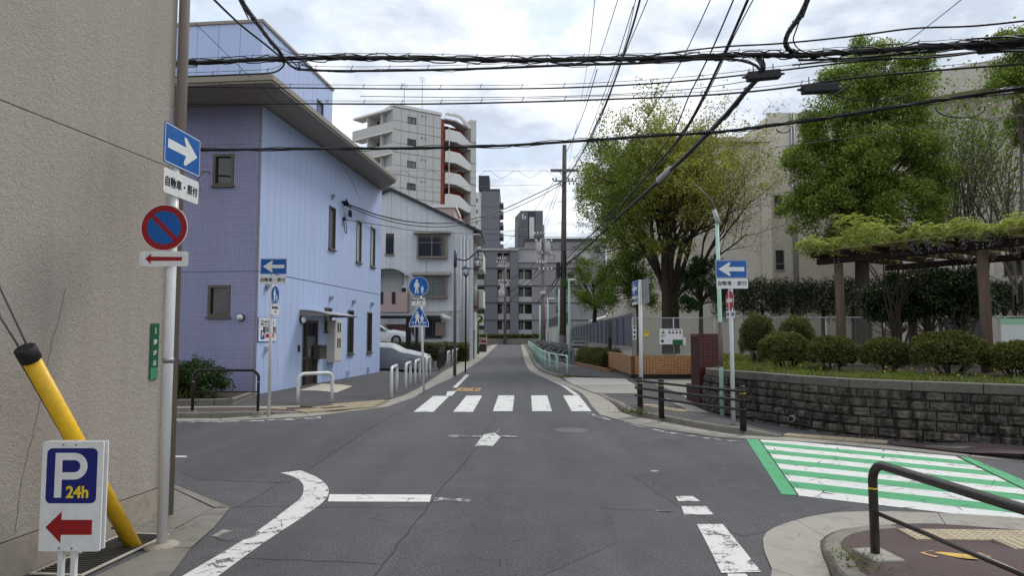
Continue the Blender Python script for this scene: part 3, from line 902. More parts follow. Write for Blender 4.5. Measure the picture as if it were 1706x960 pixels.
# curved corner line and stop line at the left
lo_ = [(501, 785), (530, 797.5), (546.7, 814), (542.5, 833), (513, 857), (438, 907), (363, 962), (300, 1010)]
li_ = [(467, 789), (488, 795), (504, 807), (503, 828), (480, 848), (426, 888), (363, 927), (300, 964), (230, 1010)]
A = resN([G(*p) for p in lo_], 26); B = resN([G(*p) for p in li_], 26)
strip('corner_line', 'white_paint_worn', road, A, B, ZP + .0002)
mark('stop_line', [(546, 837), (716, 837.5), (719, 825.5), (549, 825)], 'white_paint')
mark('stop_line', [(722, 836), (782, 837), (785, 833), (725, 830)], 'white_paint_ghost')
mark('arrow_remains', [(791, 744), (821, 744), (834, 729), (824, 722), (806, 725)], 'white_paint_worn')
mark('arrow_remains', [(745, 729), (800, 730), (803, 727), (748, 725.5)], 'white_paint_ghost')
mark('arrow_remains', [(833, 729), (868, 731), (866, 728.5), (836, 726)], 'white_paint_ghost')
mark('arrow_remains', [(826, 722), (829, 722), (834, 713), (832, 713)], 'white_paint_ghost')
mark('edge_dash', [(1130, 836.5), (1167, 836.5), (1154, 828), (1126, 828)], 'white_paint_worn')
mark('edge_dash', [(1140, 859), (1189, 859), (1177, 845), (1135, 845)], 'white_paint_worn')
mark('edge_dash', [(1202, 957), (1268, 955), (1236, 914), (1204, 875), (1161, 875), (1180, 912)], 'white_paint_worn')
mark('edge_dash', [(1216, 985), (1260, 985), (1243, 958), (1212, 958)], 'white_paint_worn')
mark('paint_scrap', [(1080, 787), (1100, 788), (1097, 785), (1085, 785)], 'white_paint_ghost')
mark('paint_scrap', [(1092, 853), (1120, 854), (1118, 851.5), (1094, 851)], 'white_paint_ghost')
mark('paint_scrap', [(286, 763), (312, 763), (310, 760.5), (286, 760.5)], 'white_paint_worn')
# green and white crossing at the right
LB = [G(1264, 731.2), G(1329.5, 827)]; RB = [G(1592, 761.5), G(1850, 888)]
def lp(t, e):
    return LB[0].lerp(LB[1], t) if e == 0 else RB[0].lerp(RB[1], t)
for k in range(11):
    t0, t1 = k / 11, (k + 1) / 11
    q = [lp(t1, 0), lp(t1, 1), lp(t0, 1), lp(t0, 0)]
    sheet('crosswalk_stripe', 'white_paint' if k % 2 == 0 else 'green_paint', road, q, ZP + (.0006 if k % 2 else .0))
mark('crosswalk_border', [(1242, 730.8), (1302.5, 825.5), (1328.5, 826.5), (1262.5, 731.3)], 'green_paint')
mark('crosswalk_border', [(1598, 762), (1852, 887), (1900, 883), (1612, 762.5)], 'green_paint')
mark('crosswalk_seam', [(1262.7, 731.4), (1328.7, 826.6), (1331, 826.9), (1264.3, 731.5)], 'seam', ZP + .004)
mark('crosswalk_seam', [(1593.5, 761.7), (1848, 887), (1851, 887), (1597.5, 762)], 'seam', ZP + .004)
# worn yellow stop symbol on the near footway
def foot_mark(name, px, material):
    return sheet(name, material, bpy.data.objects['island_footway'], [G(u, v, .1)[:2] for u, v in px], lambda x, y: zI(x, y) + .005)
foot_mark('stop_symbol', [(1553, 918), (1600, 934), (1630, 937), (1622, 926), (1568, 917)], 'yellow_paint')
foot_mark('stop_symbol', [(1532, 919), (1538, 924), (1560, 933), (1563, 930), (1543, 922), (1540, 917), (1556, 914), (1552, 911.5)], 'orange_paint')
foot_mark('stop_symbol', [(1622, 921), (1644, 930), (1640, 938), (1649, 937), (1652, 930), (1630, 919)], 'orange_paint')
for px in ([(1050, 792), (1180, 775), (1255, 772), (1300, 826), (1330, 829), (1420, 845), (1322, 868), (1275, 888), (1235, 895), (1130, 845)], [(285, 712), (520, 706), (640, 700), (560, 752), (480, 806), (330, 800), (285, 780)], [(716, 849), (735, 815), (900, 812), (1010, 830), (1030, 905), (900, 962), (640, 962)]):
    mark('asphalt_patch', px, 'asphalt_patch', .0025)
# seams and patch joints in the asphalt
def seam(px, w, name='asphalt_seam'):
    P = resample(smooth_path([G(u, v) for u, v in px], 6), .15)
    P = [p + Vector((rnd.uniform(-.012, .012), rnd.uniform(-.012, .012), 0)) for p in P]
    strip(name, 'seam', road, offset_path(P, w * .33), offset_path(P, -w * .33), .0035)
seam([(826, 700), (806, 722), (797, 742), (771, 775), (738, 812), (716, 842), (672, 898), (622, 962), (560, 1040)], .016)
seam([(383, 846), (450, 845.5), (600, 846.5), (716, 847)], .012)
seam([(332, 930), (480, 934), (630, 940)], .012)
seam([(480, 806), (560, 752), (640, 700), (690, 672)], .010)
seam([(1000, 848), (1060, 850), (1130, 856)], .008)
seam([(823, 699), (868, 680), (872, 668)], .008)
seam([(390, 848), (440, 822), (505, 780)], .010)

# --- ironwork in the road -------------------------------------------
def cover(u, v, r, label, z=.001):
    p = G(u, v)
    t = thing('manhole_cover', label, 'manhole cover', (p.x, p.y, z))
    MB().lathe((0, 0, 0), [(r, -.03), (r, .004), (r * .92, .006), (r * .9, .002)], 40).build('frame_ring', 'iron_cover', t)
    m = MB(); m.lathe((0, 0, 0), [(r * .88, -.02), (r * .88, .005), (r * .85, .007)], 40)
    for k in range(3):
        rr = r * (.25 + .22 * k); n = 8 + 6 * k
        for i in range(n):
            a = 2 * math.pi * i / n
            m.lathe((rr * math.cos(a), rr * math.sin(a), .006), [(r * .05, 0), (r * .04, .004)], 6)
    m.build('lid', 'iron_cover', t)
cover(951, 717.5, .31, 'round cast iron manhole cover in the asphalt beyond the zebra crossing')
cover(397, 893, .17, 'small round iron cover beside the curved white line')
pt = tag(sheet('patch_plate', 'gutter_concrete', None, [G(352, 895)[:2], G(383, 899)[:2], G(392, 887)[:2], G(372, 884)[:2]], .006), 'irregular pale concrete repair patch beside the small iron cover', 'repair patch')
# ================================================================== buildings
# --- beige stucco building, left foreground -------------------------
c0 = G(265, 862)
FA = Frame(c0.x, c0.y, math.atan2(1138, 131))
bb = thing('stucco_building', 'beige rough stucco building wall filling the left edge of the view', 'building', FA.o, FA.rz)
zj = FA.fy(270, 274)[1]; zp = FA.fy(262, 814)[1]
faA = Face('y', 0, -1)
m = MB().box(-9, 0, .04, 9, -.05, 9.5); m.build('wall_core', 'stucco', bb)
for a0, a1, nm in [(-9, 0, 'x')]:
    faA.piece('stucco_panel', 'stucco', bb, a0, a1, zp + .01, zj - .004, -.03, .012)
    faA.piece('stucco_panel', 'stucco', bb, a0, a1, zj + .004, 6.45, -.03, .012)
    faA.piece('stucco_panel', 'stucco', bb, a0, a1, 6.466, 9.4, -.03, .012)
m = MB(); faA.box(m, -9, 0, -.05, zp, -.03, .022); m.build('plinth', 'plinth_concrete', bb)
m = MB(); faA.box(m, -9, .03, 9.4, 9.55, -.2, .05); m.build('coping', 'taupe_metal', bb)
P = [FA.fy(u, v) for u, v in [(106, 480), (95, 530), (78, 595), (63, 680), (38, 780), (26, 860), (22, 890)]]
pts = smooth_path([Vector((x, -.0125, z)) for x, z in P], 6)
pts = [p + Vector((rnd.uniform(-.008, .008), 0, rnd.uniform(-.008, .008))) for p in pts]
A = [p + Vector((-.0025, 0, 0)) for p in pts]; B = [p + Vector((.0025, 0, 0)) for p in pts]
n = len(pts); m = MB(); m.add([(p.x, -.0145, p.z) for p in A + B], [(i, n + i, n + i + 1, i + 1) for i in range(n - 1)]); m.build('crack', 'crack_line', bb)

# taupe pipe at the corner of the stucco building
pb = G(266.5, 861)
dp = thing('corner_pipe', 'tall taupe metal pipe at the corner of the stucco building', 'pipe', (pb.x + .06, pb.y + .02, 0))
MB().tube([(0, 0, 0), (0, 0, 9.5)], .05, 16).build('shaft', 'taupe_metal', dp)
for z in (2.88, 5.9):
    MB().lathe((0, 0, z), [(.053, -.05), (.056, -.045), (.056, .0), (.053, .01)], 16).build('collar', 'taupe_metal', dp)

# green street name plate
x0, z1 = FA.fy(250, 539); x1, z0 = FA.fy(254, 632)
a0, _ = FA.fy(247, 585); a1, _ = FA.fy(260, 585)
pl = thing('street_name_plate', 'narrow green street name plate on the stucco wall', 'sign', FA.wor(((a0 + a1) / 2, -.02, (z0 + z1) / 2)), FA.rz)
hw, hh = abs(a1 - a0) / 2, (z1 - z0) / 2
ps_ = MB().box(-hw, hw, -.006, .004, -hh, hh).build('plate', 'sign_green', pl, .002)
MB().box(-hw + .003, hw - .003, -.0075, -.006, -hh + .003, -hh + .105).build('sticker', 'sign_green_light', pl)
lettering('名\n東\n区', .02, 'sign_white', pl, 0, -.009, hh - .07, .01)
for ch, z in (('藤', .085), ('が', -.012), ('丘', -.105)):
    lettering(ch, .052, 'sign_white', pl, 0, -.009, z, .015)

# --- blue building ---------------------------------------------------
cb = G(425.5, 658.5, .1)
FB = Frame(cb.x, cb.y, R(84.0))
bl = thing('blue_building', 'pale blue panelled building with purple mosaic tile front and wide brown eave', 'building', FB.o, FB.rz)
fR, fF = Face('y', 0, -1), Face('x', 0, -1)
LB_, _ = FB.fy(632.5, 600)
zs = FB.fy(437, 174)[1]; zj = FB.fy(477.8, 461.2)[1]
WB = 9.0
box('wall_core', 'blue_siding_groove', bl, .14, LB_ - .02, .14, WB, -.25, zs)
box('foundation', 'plinth_concrete', bl, .02, LB_ - .01, .02, WB, -.3, .04)
def rectR(u0, u1, v0, v1, c=0.0):
    um = (u0 + u1) / 2
    a0, _ = FB.fy(u0, 500, c); a1, _ = FB.fy(u1, 500, c)
    _, zt = FB.fy(um, v0, c); _, zb = FB.fy(um, v1, c)
    return (a0, a1, zb, zt)
ups = [rectR(545.5, 556.5, 343, 415), rectR(592, 600.5, 367, 437.5), rectR(616, 623.5, 378.5, 444.5)]
lows = [rectR(579.5, 589.5, 517, 590), rectR(612, 620, 520.5, 587.5)]
small = rectR(541, 553, 513, 553)
door = rectR(505, 530.5, 534, 648); door = (door[0], door[1], .02, door[3])
holes = ups + lows + [small, door]
nb = 26; bw = LB_ / nb
for r0, r1 in ((.05, zj - .012), (zj + .012, zs - .02)):
    for i in range(nb):
        for (a0, a1, b0, b1) in cut_rects(i * bw + .005, (i + 1) * bw - .005, r0, r1, holes):
            fR.piece('siding_board', 'blue_siding', bl, a0, a1, b0, b1, -.15, 0)
m = MB(); fR.box(m, 0, LB_, .035, .06, -.05, .012); m.build('base_flashing', 'white_metal', bl)
for i, w in enumerate(ups):
    window(bl, fR, *w, rec=.07, fw=.055, glass=['glass_curtain', 'glass_bright', 'glass_bright'][i])
for w in lows: window(bl, fR, *w, rec=.07, fw=.055)
window(bl, fR, *small, rec=.05, fw=.05, trans=(.5,), glass='glass_curtain')
# front face of mosaic tile
def rectF(u0, u1, v0, v1, c=0.0):
    vm = (v0 + v1) / 2
    a0, _ = FB.fx(u0, vm, c); a1, _ = FB.fx(u1, vm, c)
    _, zt = FB.fx((u0 + u1) / 2, v0, c); _, zb = FB.fx((u0 + u1) / 2, v1, c)
    return (min(a0, a1), max(a0, a1), zb, zt)
fw_ = [rectF(355, 389.5, 256.5, 309.5), rectF(346.5, 383.5, 475, 528)]
zj2 = FB.fx(400, 240)[1]
ys = [0.0, .115, 2.2, 4.4, 6.6, WB]
for k in range(5):
    for r0, r1 in ((-.25, zj), (zj, zj2), (zj2, zs)):
        m = MB()
        for (a0, a1, b0, b1) in cut_rects(ys[k] + .004, ys[k + 1] - .004, r0 + .006, r1 - .006, fw_):
            fF.box(m, a0, a1, b0, b1, -.139, 0)
        m.build('tile_panel', 'mosaic_tile_pale' if k == 0 else 'mosaic_tile', bl)
for w in fw_: window(bl, fF, *w, rec=.07, fw=.075, glass='glass_dark', trans=(.04,))
# door
dm = MB(); fR.box(dm, door[0], door[0] + .07, door[2], door[3], -.1, .015); fR.box(dm, door[1] - .07, door[1], door[2], door[3], -.1, .015)
fR.box(dm, door[0] + .07, door[1] - .07, door[3] - .08, door[3], -.1, .015)
fR.box(dm, door[0] + .07, door[1] - .07, .02, .10, -.1, -.03); mid = door[0] + (door[1] - door[0]) * .3
fR.box(dm, mid - .03, mid + .03, .1, door[3] - .08, -.09, .0); fR.box(dm, door[0] + .07, door[1] - .07, .92, 1.0, -.09, -.012)
dd = dm.build('door', 'bronze_frame', bl)
m = MB(); fR.box(m, door[0] + .07, mid - .03, .1, door[3] - .08, -.075, -.06); m.build('side_pane', 'glass_dark', dd)
m = MB(); fR.box(m, mid + .03, door[1] - .07, 1.0, door[3] - .5, -.075, -.06); m.build('pane', 'glass_curtain', dd)
m = MB(); fR.box(m, mid + .03, door[1] - .07, .1, .92, -.075, -.06); m.build('lower_panel', 'dark_frame', dd)
m = MB(); fR.box(m, mid + .03, door[1] - .07, door[3] - .5, door[3] - .08, -.075, -.062); m.build('top_pane', 'glass_dark', dd)
m = MB(); hx = mid + .07; m.tube([(hx, -.01, .98), (hx, -.06, 1.0), (hx, -.06, 1.25), (hx, -.01, 1.27)], .012, 6); m.build('handle', 'galvanised', dd)
# awning: a shallow vaulted canopy
aw = rectR(494, 566, 514, 530)
a0, a1 = door[0] - .25, door[1] + .95; zt = door[3] + .32; m = MB(); n = 8
vs = []
for i in range(n + 1):
    t = i / n; d = 1.0 * t; z = zt - .16 * t * t
    for e in (a0, a1): vs += [(e, -d, z), (e, -d, z - .03)]
fs = []
for i in range(n):
    b = i * 4
    fs += [(b, b + 2, b + 6, b + 4), (b + 1, b + 5, b + 7, b + 3), (b, b + 4, b + 5, b + 1), (b + 2, b + 3, b + 7, b + 6)]
m.add(vs, fs, True); m.build('awning', 'polycarb', bl)
m = MB()
for e in (a0, a1 - .04): m.extr([(e, 0, zt - .035), (e, 0, zt - .2), (e, -.95, zt - .2), (e, -.95, zt - .175)], (.04, 0, 0))
m.build('awning_bracket', 'eave_brown', bl)
def dome_lamp(parent, fc, a, z, r=.1):
    m = MB(); p = (a, fc.c + fc.s * .0, z) if fc.a == 'y' else (fc.c, a, z)
    prof = [(r, 0), (r, .05), (r * .9, .06)]
    def ring(prof, mat_, nm, par):
        mm = MB(); n = 16; vs = []
        for rr, h in prof:
            for j in range(n):
                t = 2 * math.pi * j / n
                q = (a + rr * math.cos(t), fc.c + fc.s * h, z + rr * math.sin(t)) if fc.a == 'y' else (fc.c + fc.s * h, a + rr * math.cos(t), z + rr * math.sin(t))
                vs.append(q)
        fs = [(i * n + j, i * n + (j + 1) % n, (i + 1) * n + (j + 1) % n, (i + 1) * n + j) for i in range(len(prof) - 1) for j in range(n)]
        fs.append(tuple(range((len(prof) - 1) * n, len(prof) * n)))
        mm.add(vs, fs, True); return mm.build(nm, mat_, par)
    b = ring(prof, 'black_metal', 'wall_lamp', parent)
    ring([(r * .86, .05), (r * .8, .1), (r * .55, .14), (r * .2, .155)], 'lamp_glass', 'lamp_cover', b)
    return b
a, z = FB.fy(501.5, 533); dome_lamp(bl, fR, a, z, .13)
a, z = FB.fx(402, 529); dome_lamp(bl, fF, a, z, .1)
# vents and wall lights
for u, v in [(553, 327), (549.5, 497), (587.5, 503.5), (618.5, 507), (442.5, 581), (443, 478)]:
    a, z = FB.fy(u, v); m = MB()
    fR.box(m, a - .06, a + .06, z - .03, z + .07, 0, .13); fR.box(m, a - .05, a + .05, z - .1, z - .03, 0, .05)
    m.build('wall_vent', 'galvanised' if v < 520 else 'meter_box', bl, .01)
# meter cabinet
q = rectR(556, 577, 534, 603, -.28); m = MB(); a0 = q[0]; a1 = q[0] + .72
q2 = (a0 + .15, a0 + .85, q[2], q[3])
m = MB(); fR.box(m, q2[0], q2[1], q2[2], q2[3], 0, .28); cab = m.build('meter_cabinet', 'meter_box', bl, .012)
m = MB(); fR.box(m, q2[0] + .03, q2[1] - .03, q2[2] + .04, q2[3] - .04, .28, .292); m.build('cabinet_door', 'meter_box', cab, .004)
for zc in (q2[3] - .25, q2[3] - .78):
    for e in (.22, .42):
        m = MB(); fR.box(m, q2[0] + e, q2[0] + e + .12, zc - .16, zc + .16, .285, .296); m.build('meter_window', 'glass_dark', cab)
# mail box
q = rectR(533, 548, 575, 598, -.2); m = MB(); fR.box(m, q[0], q[0] + .55, q[2], q[3], 0, .24)
mb_ = m.build('mail_box', 'bronze_frame', bl, .01)
m = MB(); fR.box(m, q[0] + .03, q[0] + .52, q[3] - .1, q[3] - .06, .24, .246); m.build('slot', 'black_metal', mb_)
a, z = FB.fy(497, 581); m = MB(); fR.box(m, a - .06, a + .06, z - .1, z + .1, 0, .04); m.build('intercom', 'dark_frame', bl, .005)
# taps by the wall foot
for u in (577, 611):
    a, _ = FB.fy(u, 620); m = MB(); m.tube([(a, -.05, 0), (a, -.05, .36)] + arc((a + .06, -.05, .36), .06, math.pi, 0, 6) + [(a + .12, -.05, .2)], .018, 6)
    m.build('standpipe', 'blue_siding', bl)
# service-cable bracket on the wall
a, z = FB.fy(569, 338); m = MB()
for k in range(4): m.tube([(a + k * .09, 0, z + .05 - k * .03), (a + k * .09, -.22, z + .05 - k * .03)], .025, 6)
m.tube([(a - .1, -.2, z + .1), (a + .45, -.2, z - .1)], .03, 6)
for k in range(3): m.lathe((a + .28 + k * .08, -.2, z - .45), [(.03, 0), (.05, .04), (.04, .2), (.025, .26)], 8)
m.build('cable_bracket', 'black_rubber', bl)
a, z = FB.fy(571, 366); m = MB()
m.tube(smooth_path([(a, -.05, z), (a - .12, -.1, z - .25), (a, -.12, z - .5), (a + .15, -.1, z - .4), (a + .12, -.06, z - .05)], 5), .015, 6)
m.box(a - .03, a + .08, -.1, 0, z - .03, z + .08); m.build('cable_loop', 'cable_black', bl)
# clinic sign
q = rectR(430, 452, 530, 569)
kb = MB(); ca = q[0] + .02; cw = 1.02; fR.box(kb, ca, ca + cw, q[2], q[3], .001, .03); ks = kb.build('clinic_sign', 'sign_white', bl, .004)
m = MB(); fR.box(m, ca - .015, ca + cw + .015, q[2] - .015, q[3] + .015, 0, .02); m.build('sign_frame', 'sign_blue', ks)
ch_ = q[3] - q[2]
lettering('はせがわ', .2, 'sign_black', ks, ca + cw * .48, -.033, q[3] - ch_ * .19, .012)
lettering('眼科医院', .2, 'sign_black', ks, ca + cw * .62, -.033, q[3] - ch_ * .5, .012)
m = MB(); fR.box(m, ca + .12, ca + .34, q[2] + .06, q[2] + .3, .03, .033); m.build('p_square', 'sign_blue', ks)
lettering('P', .2, 'sign_white', ks, ca + .23, -.035, q[2] + .18, .02)
m = MB(); m.extr([(ca + .4, -.031, q[2] + .1), (ca + .9, -.031, q[2] + .1), (ca + .9, -.031, q[2] + .2), (ca + .72, -.031, q[2] + .3), (ca + .72, -.031, q[2] + .2), (ca + .4, -.031, q[2] + .2)][::-1], (0, -.003, 0)); m.build('arrow', 'sign_red', ks)
# roof slab with deep eave
def soff(u, v):
    p = G(u, v, FB.o.z + zs); l = FB.loc(p); return (l.x, l.y)
tip = soff(656.5, 304); e0 = soff(453, 137)
oy = e0[1]
poly = [(e0[0], oy), (tip[0], oy), (LB_ + .05, .02), (LB_ + .05, WB + .3), (e0[0], WB + .3)]
MB().prism(poly, zs, zs + .06).build('soffit', 'eave_brown', bl)
MB().prism([(x - (.03 if x < 0 else 0), y - (.03 if y < 0 else 0)) for x, y in poly], zs + .064, zs + .2).build('roof_slab', 'eave_edge', bl)
for yy in (2.0, 4.5):
    box('soffit_joint', 'eave_edge', bl, e0[0] + .02, 0, yy, yy + .015, zs - .004, zs)
for xx in (3.6, 7.3):
    box('soffit_joint', 'eave_edge', bl, xx, xx + .015, oy + .02, 0, zs - .004, zs)
# upper storey box
ci = .85
bx0, bz1 = FB.fy(437, 37, ci); bx1, _ = FB.fy(553.5, 200, ci)
ub = box('upper_storey', 'blue_siding_groove', bl, bx0 + .04, bx1, ci + .04, WB, zs + .2, bz1 - .02)
n = 15; w = (bx1 - bx0) / n; fU = Face('y', ci, -1); uw = [None]
a0, _ = FB.fy(527.5, 200, ci); a1, _ = FB.fy(538, 200, ci); _, z1 = FB.fy(533, 168, ci); _, z0 = FB.fy(533, 203, ci)
for i in range(n):
    for (p, q, r, s) in cut_rects(bx0 + i * w + .006, bx0 + (i + 1) * w - .006, zs + .2, bz1, [(a0, a1, z0, z1)]):
        fU.piece('siding_board', 'blue_siding', bl, p, q, r, s, -.1, 0)
window(bl, fU, a0, a1, z0, z1, glass='glass_bright')
fUF = Face('x', bx0, -1); n = 12; w = (WB - ci) / n
for i in range(n):
    fUF.piece('siding_board', 'blue_siding', bl, ci + i * w + .006, ci + (i + 1) * w - .006, zs + .2, bz1, -.1, 0)
box('parapet_cap', 'eave_edge', bl, bx0 - .05, bx1 + .05, ci - .05, WB, bz1 + .002, bz1 + .09)
# pale threshold slab
q = rectR(500, 590, 640, 650)
thr = tag(sheet('threshold_slab', 'pinkish_slab', None, [G(497, 655, .05)[:2], G(560, 655.5, .05)[:2], G(588, 645, .05)[:2], G(536, 643.5, .05)[:2]], lambda x, y: zL(x, y) + .006), 'pale stone slab at the door of the blue building', 'doorstep')

# --- white brick house -----------------------------------------------
FW = Frame(-2.62, 46, R(90))
wh = thing('white_brick_house', 'three storey white brick house with sloping roof and bay windows', 'house', FW.o, FW.rz)
f0 = Face('x', 0, -1)
def rectW(u0, u1, v0, v1, c=0.0):
    a0, zt = FW.fx(u0, v0, c); a1, zb = FW.fx(u1, v1, c)
    return (min(a0, a1), max(a0, a1), zb, zt)
yl, zrl = FW.fx(650, 318); yr, zrr = FW.fx(787, 384)
slope = (zrl - zrr) / (yl - yr)
ent = rectW(629, 672, 455, 512)
archr = rectW(643, 656, 389, 424); lowr = rectW(708, 735, 530, 563); bay1 = rectW(700, 741, 393, 428); bay2 = rectW(698, 741, 462, 494)
hol = [archr, lowr, bay1, bay2, ent]
m = MB(); prev = 0.0
cols = sorted({0.0, yl, 15.0, *[h[0] for h in hol], *[h[1] for h in hol]})
def ztop(y): return zrr + slope * y if y <= yl else zrl - slope * (y - yl)
for l, r in zip(cols, cols[1:]):
    hs = sorted([(h[2], h[3]) for h in hol if h[0] < r - 1e-5 and h[1] > l + 1e-5]); z = -.1
    for q0, q1 in hs:
        m.box(0, .25, l, r, z, q0); z = q1
    m.extr([(0, l, z), (0, l, ztop(l)), (0, r, ztop(r)), (0, r, z)], (.25, 0, 0))
m.build('gable_wall', 'white_brick', wh)
m = MB(); m.box(.26, 5.6, .01, 14.9, -.1, zrr - .05); m.build('house_body', 'white_wall', wh)
m = MB()
m.extr([(-.25, -.55, ztop(0) - slope * .55 + .02), (-.25, yl, zrl + .02), (-.25, yl, zrl + .24), (-.25, -.6, ztop(0) - slope * .6 + .22)], (6.2, 0, 0))
m.extr([(-.25, yl + .001, zrl + .02), (-.25, 15.2, ztop(15) - .1), (-.25, 15.2, ztop(15) + .12), (-.25, yl + .001, zrl + .24)], (6.2, 0, 0))
rf = m.build('roof', 'roof_slate', wh)
box('eave_soffit', 'white_wall', wh, -.2, 5.8, -.5, 0, ztop(0) - slope * .5 - .1, ztop(0) - slope * .5)
# brick control joints
for u in (651, 711):
    y, _ = FW.fx(u, 400); m = MB()
    for (q0, q1) in ([(FW.fx(u, 389)[1], ztop(y)), (0, FW.fx(u, 424)[1])] if u == 651 else [(FW.fx(u, 390)[1], ztop(y)), (bay2[3] + .3, bay1[2] - .25)]):
        f0.box(m, y - .012, y + .012, q0, q1, 0, .006)
    m.build('control_joint', 'grey_wall', wh)
for i, b in enumerate((bay1, bay2)):
    m = MB(); f0.box(m, b[0] - .2, b[1] + .2, b[2] - .12, b[2], 0, .42)
    for e in (b[0] - .18, b[1] + .06): f0.box(m, e, e + .12, b[2], b[3] + .02, 0, .4)
    f0.box(m, b[0] - .18, b[1] + .18, b[3], b[3] + .08, 0, .4)
    bw_ = m.build('bay_window', 'taupe_metal', wh)
    m = MB(); f0.box(m, b[0] - .06, b[1] + .06, b[2], b[3], .33, .35); m.build('pane', 'glass_dark' if i == 0 else 'glass_curtain', bw_)
    m = MB(); f0.box(m, (b[0] + b[1]) / 2 - .03, (b[0] + b[1]) / 2 + .03, b[2], b[3], .35, .38); f0.box(m, b[0], b[1], b[2] + .9, b[2] + .94, .35, .375); m.build('glazing_bar', 'taupe_metal', bw_)
    m = MB(); m.extr([(0, b[0] - .4, b[3] + .1), (-.62, b[0] - .4, b[3] + .1), (-.58, b[0] - .4, b[3] + .24), (0, b[0] - .4, b[3] + .36)], (0, b[1] - b[0] + .8, 0)); m.build('bay_roof', 'gutter_concrete', bw_)
    m = MB(); f0.box(m, b[0] + .1, b[0] + .75, b[2] + .02, b[2] + (.75 if i == 0 else .3), .26, .3); m.build('curtain', 'glass_bright', bw_)
y0, y1, z0, z1 = archr; m = MB(); c = (y0 + y1) / 2; hw = (y1 - y0) / 2
m.extr([(-.03, y0, z0), (-.03, y1, z0)] + [(-.03, c + hw * math.cos(t), z1 - hw + hw * math.sin(t)) for t in [math.pi * k / 10 for k in range(11)]], (.06, 0, 0))
w_ = m.build('arched_window', 'dark_frame', wh)
m = MB(); f0.box(m, y0 + .05, y1 - .05, z0 + .08, z1 - hw, .03, .045); m.build('pane', 'glass_dark', w_)
m = MB(); f0.box(m, y0 - .05, y1 + .05, z0 - .09, z0, -.1, .12); m.build('sill', 'taupe_metal', w_)
window(wh, f0, *lowr, rec=.12, fw=.06, mull=(.5,), glass='glass_dark')
# entrance balcony on the second floor
m = MB(); y0, y1, z0, z1 = ent
m.box(1.3, 1.4, y0, y1, z0, z1); m.box(.02, 1.3, y0, y0 + .1, z0, z1); m.box(.02, 1.4, y0, y1, z0 - .02, z0 + .02); eb = m.build('entrance_recess', 'grey_wall', wh)
dq = rectW(641, 656, 466, 503); m = MB(); m.box(1.22, 1.3, dq[0], dq[1], z0, dq[3]); m.build('entrance_door', 'pad_white', wh, .01)
m = MB(); n = 10; vs = []; yc = (y0 + y1) / 2; hw = (y1 - y0) / 2 + .35
for i in range(n + 1):
    t = math.pi * (.12 + .76 * i / n)
    for x in (-.9, .05):
        for rr in (0, .1): vs.append((x, yc + (hw + rr) * math.cos(t), z1 - .55 + (hw + rr) * .62 * math.sin(t)))
fs = []
for i in range(n):
    b = i * 4; fs += [(b, b + 4, b + 6, b + 2), (b + 1, b + 3, b + 7, b + 5), (b, b + 1, b + 5, b + 4), (b + 2, b + 6, b + 7, b + 3)]
m.add(vs, fs, True); m.build('arched_canopy', 'polycarb', wh)
bal = rectW(629, 682, 489, 521); m = MB(); f0.box(m, bal[0], bal[1], bal[2], bal[3], .85, .97); f0.box(m, bal[0], bal[1], bal[2], bal[2] + .15, 0, .85); f0.box(m, bal[0], bal[0] + .12, bal[2] + .15, bal[3], 0, .85)
bo = m.build('balcony_parapet', 'brick_pinkwall', wh)
for u in (660, 640):
    q = rectW(u - 3, u + 3, 488, 508); m = MB(); f0.box(m, q[0], q[1], q[2], q[3], .97, .985); m.build('oval_opening', 'shade_dark', bo)
acq = rectW(671, 680, 477, 488); m = MB(); f0.box(m, acq[0], acq[1], acq[2] - .1, acq[3], .02, .35); ac = m.build('air_conditioner', 'meter_box', wh, .02)
m = MB(); n = 12; yc, zc = (acq[0] + acq[1]) / 2 + .05, (acq[2] + acq[3]) / 2 - .05
m.add([(-.354, yc + .17 * math.cos(2 * math.pi * k / n), zc + .17 * math.sin(2 * math.pi * k / n)) for k in range(n)], [tuple(range(n))]); m.build('fan_grille', 'shade_dark', ac)
for u, v0, v1 in [(768.5, 392, 590), (774, 390, 590), (780, 400, 598)]:
    y, zt = FW.fx(u, v0); _, zb = FW.fx(u, v1); MB().tube([(-.08, y, zb), (-.08, y, zt)], .06, 8).build('downpipe', 'white_metal', wh)
y, zh = FW.fx(735, 518); y2, _ = FW.fx(768, 518); MB().tube([(-.06, y, zh), (-.06, y2, zh)], .04, 6).build('pipe', 'white_metal', wh)
# lower lean-to roof with pink wall below
q = rectW(629, 690, 533, 560); m = MB(); f0.box(m, q[0], q[1], q[2], q[3] - .3, .01, .05); m.build('ground_floor_panel', 'brown_tile', wh)
q = rectW(726, 742, 537, 560); m = MB(); f0.box(m, q[0], q[1], q[2], q[3], .01, .25); m.build('utility_box', 'taupe_metal', wh, .02)
m = MB(); m.extr([(0, lowr[0] - .6, lowr[3] + .25), (-.8, lowr[0] - .6, lowr[3] + .1), (-.8, lowr[0] - .6, lowr[3] + .2), (0, lowr[0] - .6, lowr[3] + .45)], (0, lowr[1] - lowr[0] + 1.2, 0)); m.build('window_hood', 'gutter_concrete', wh)
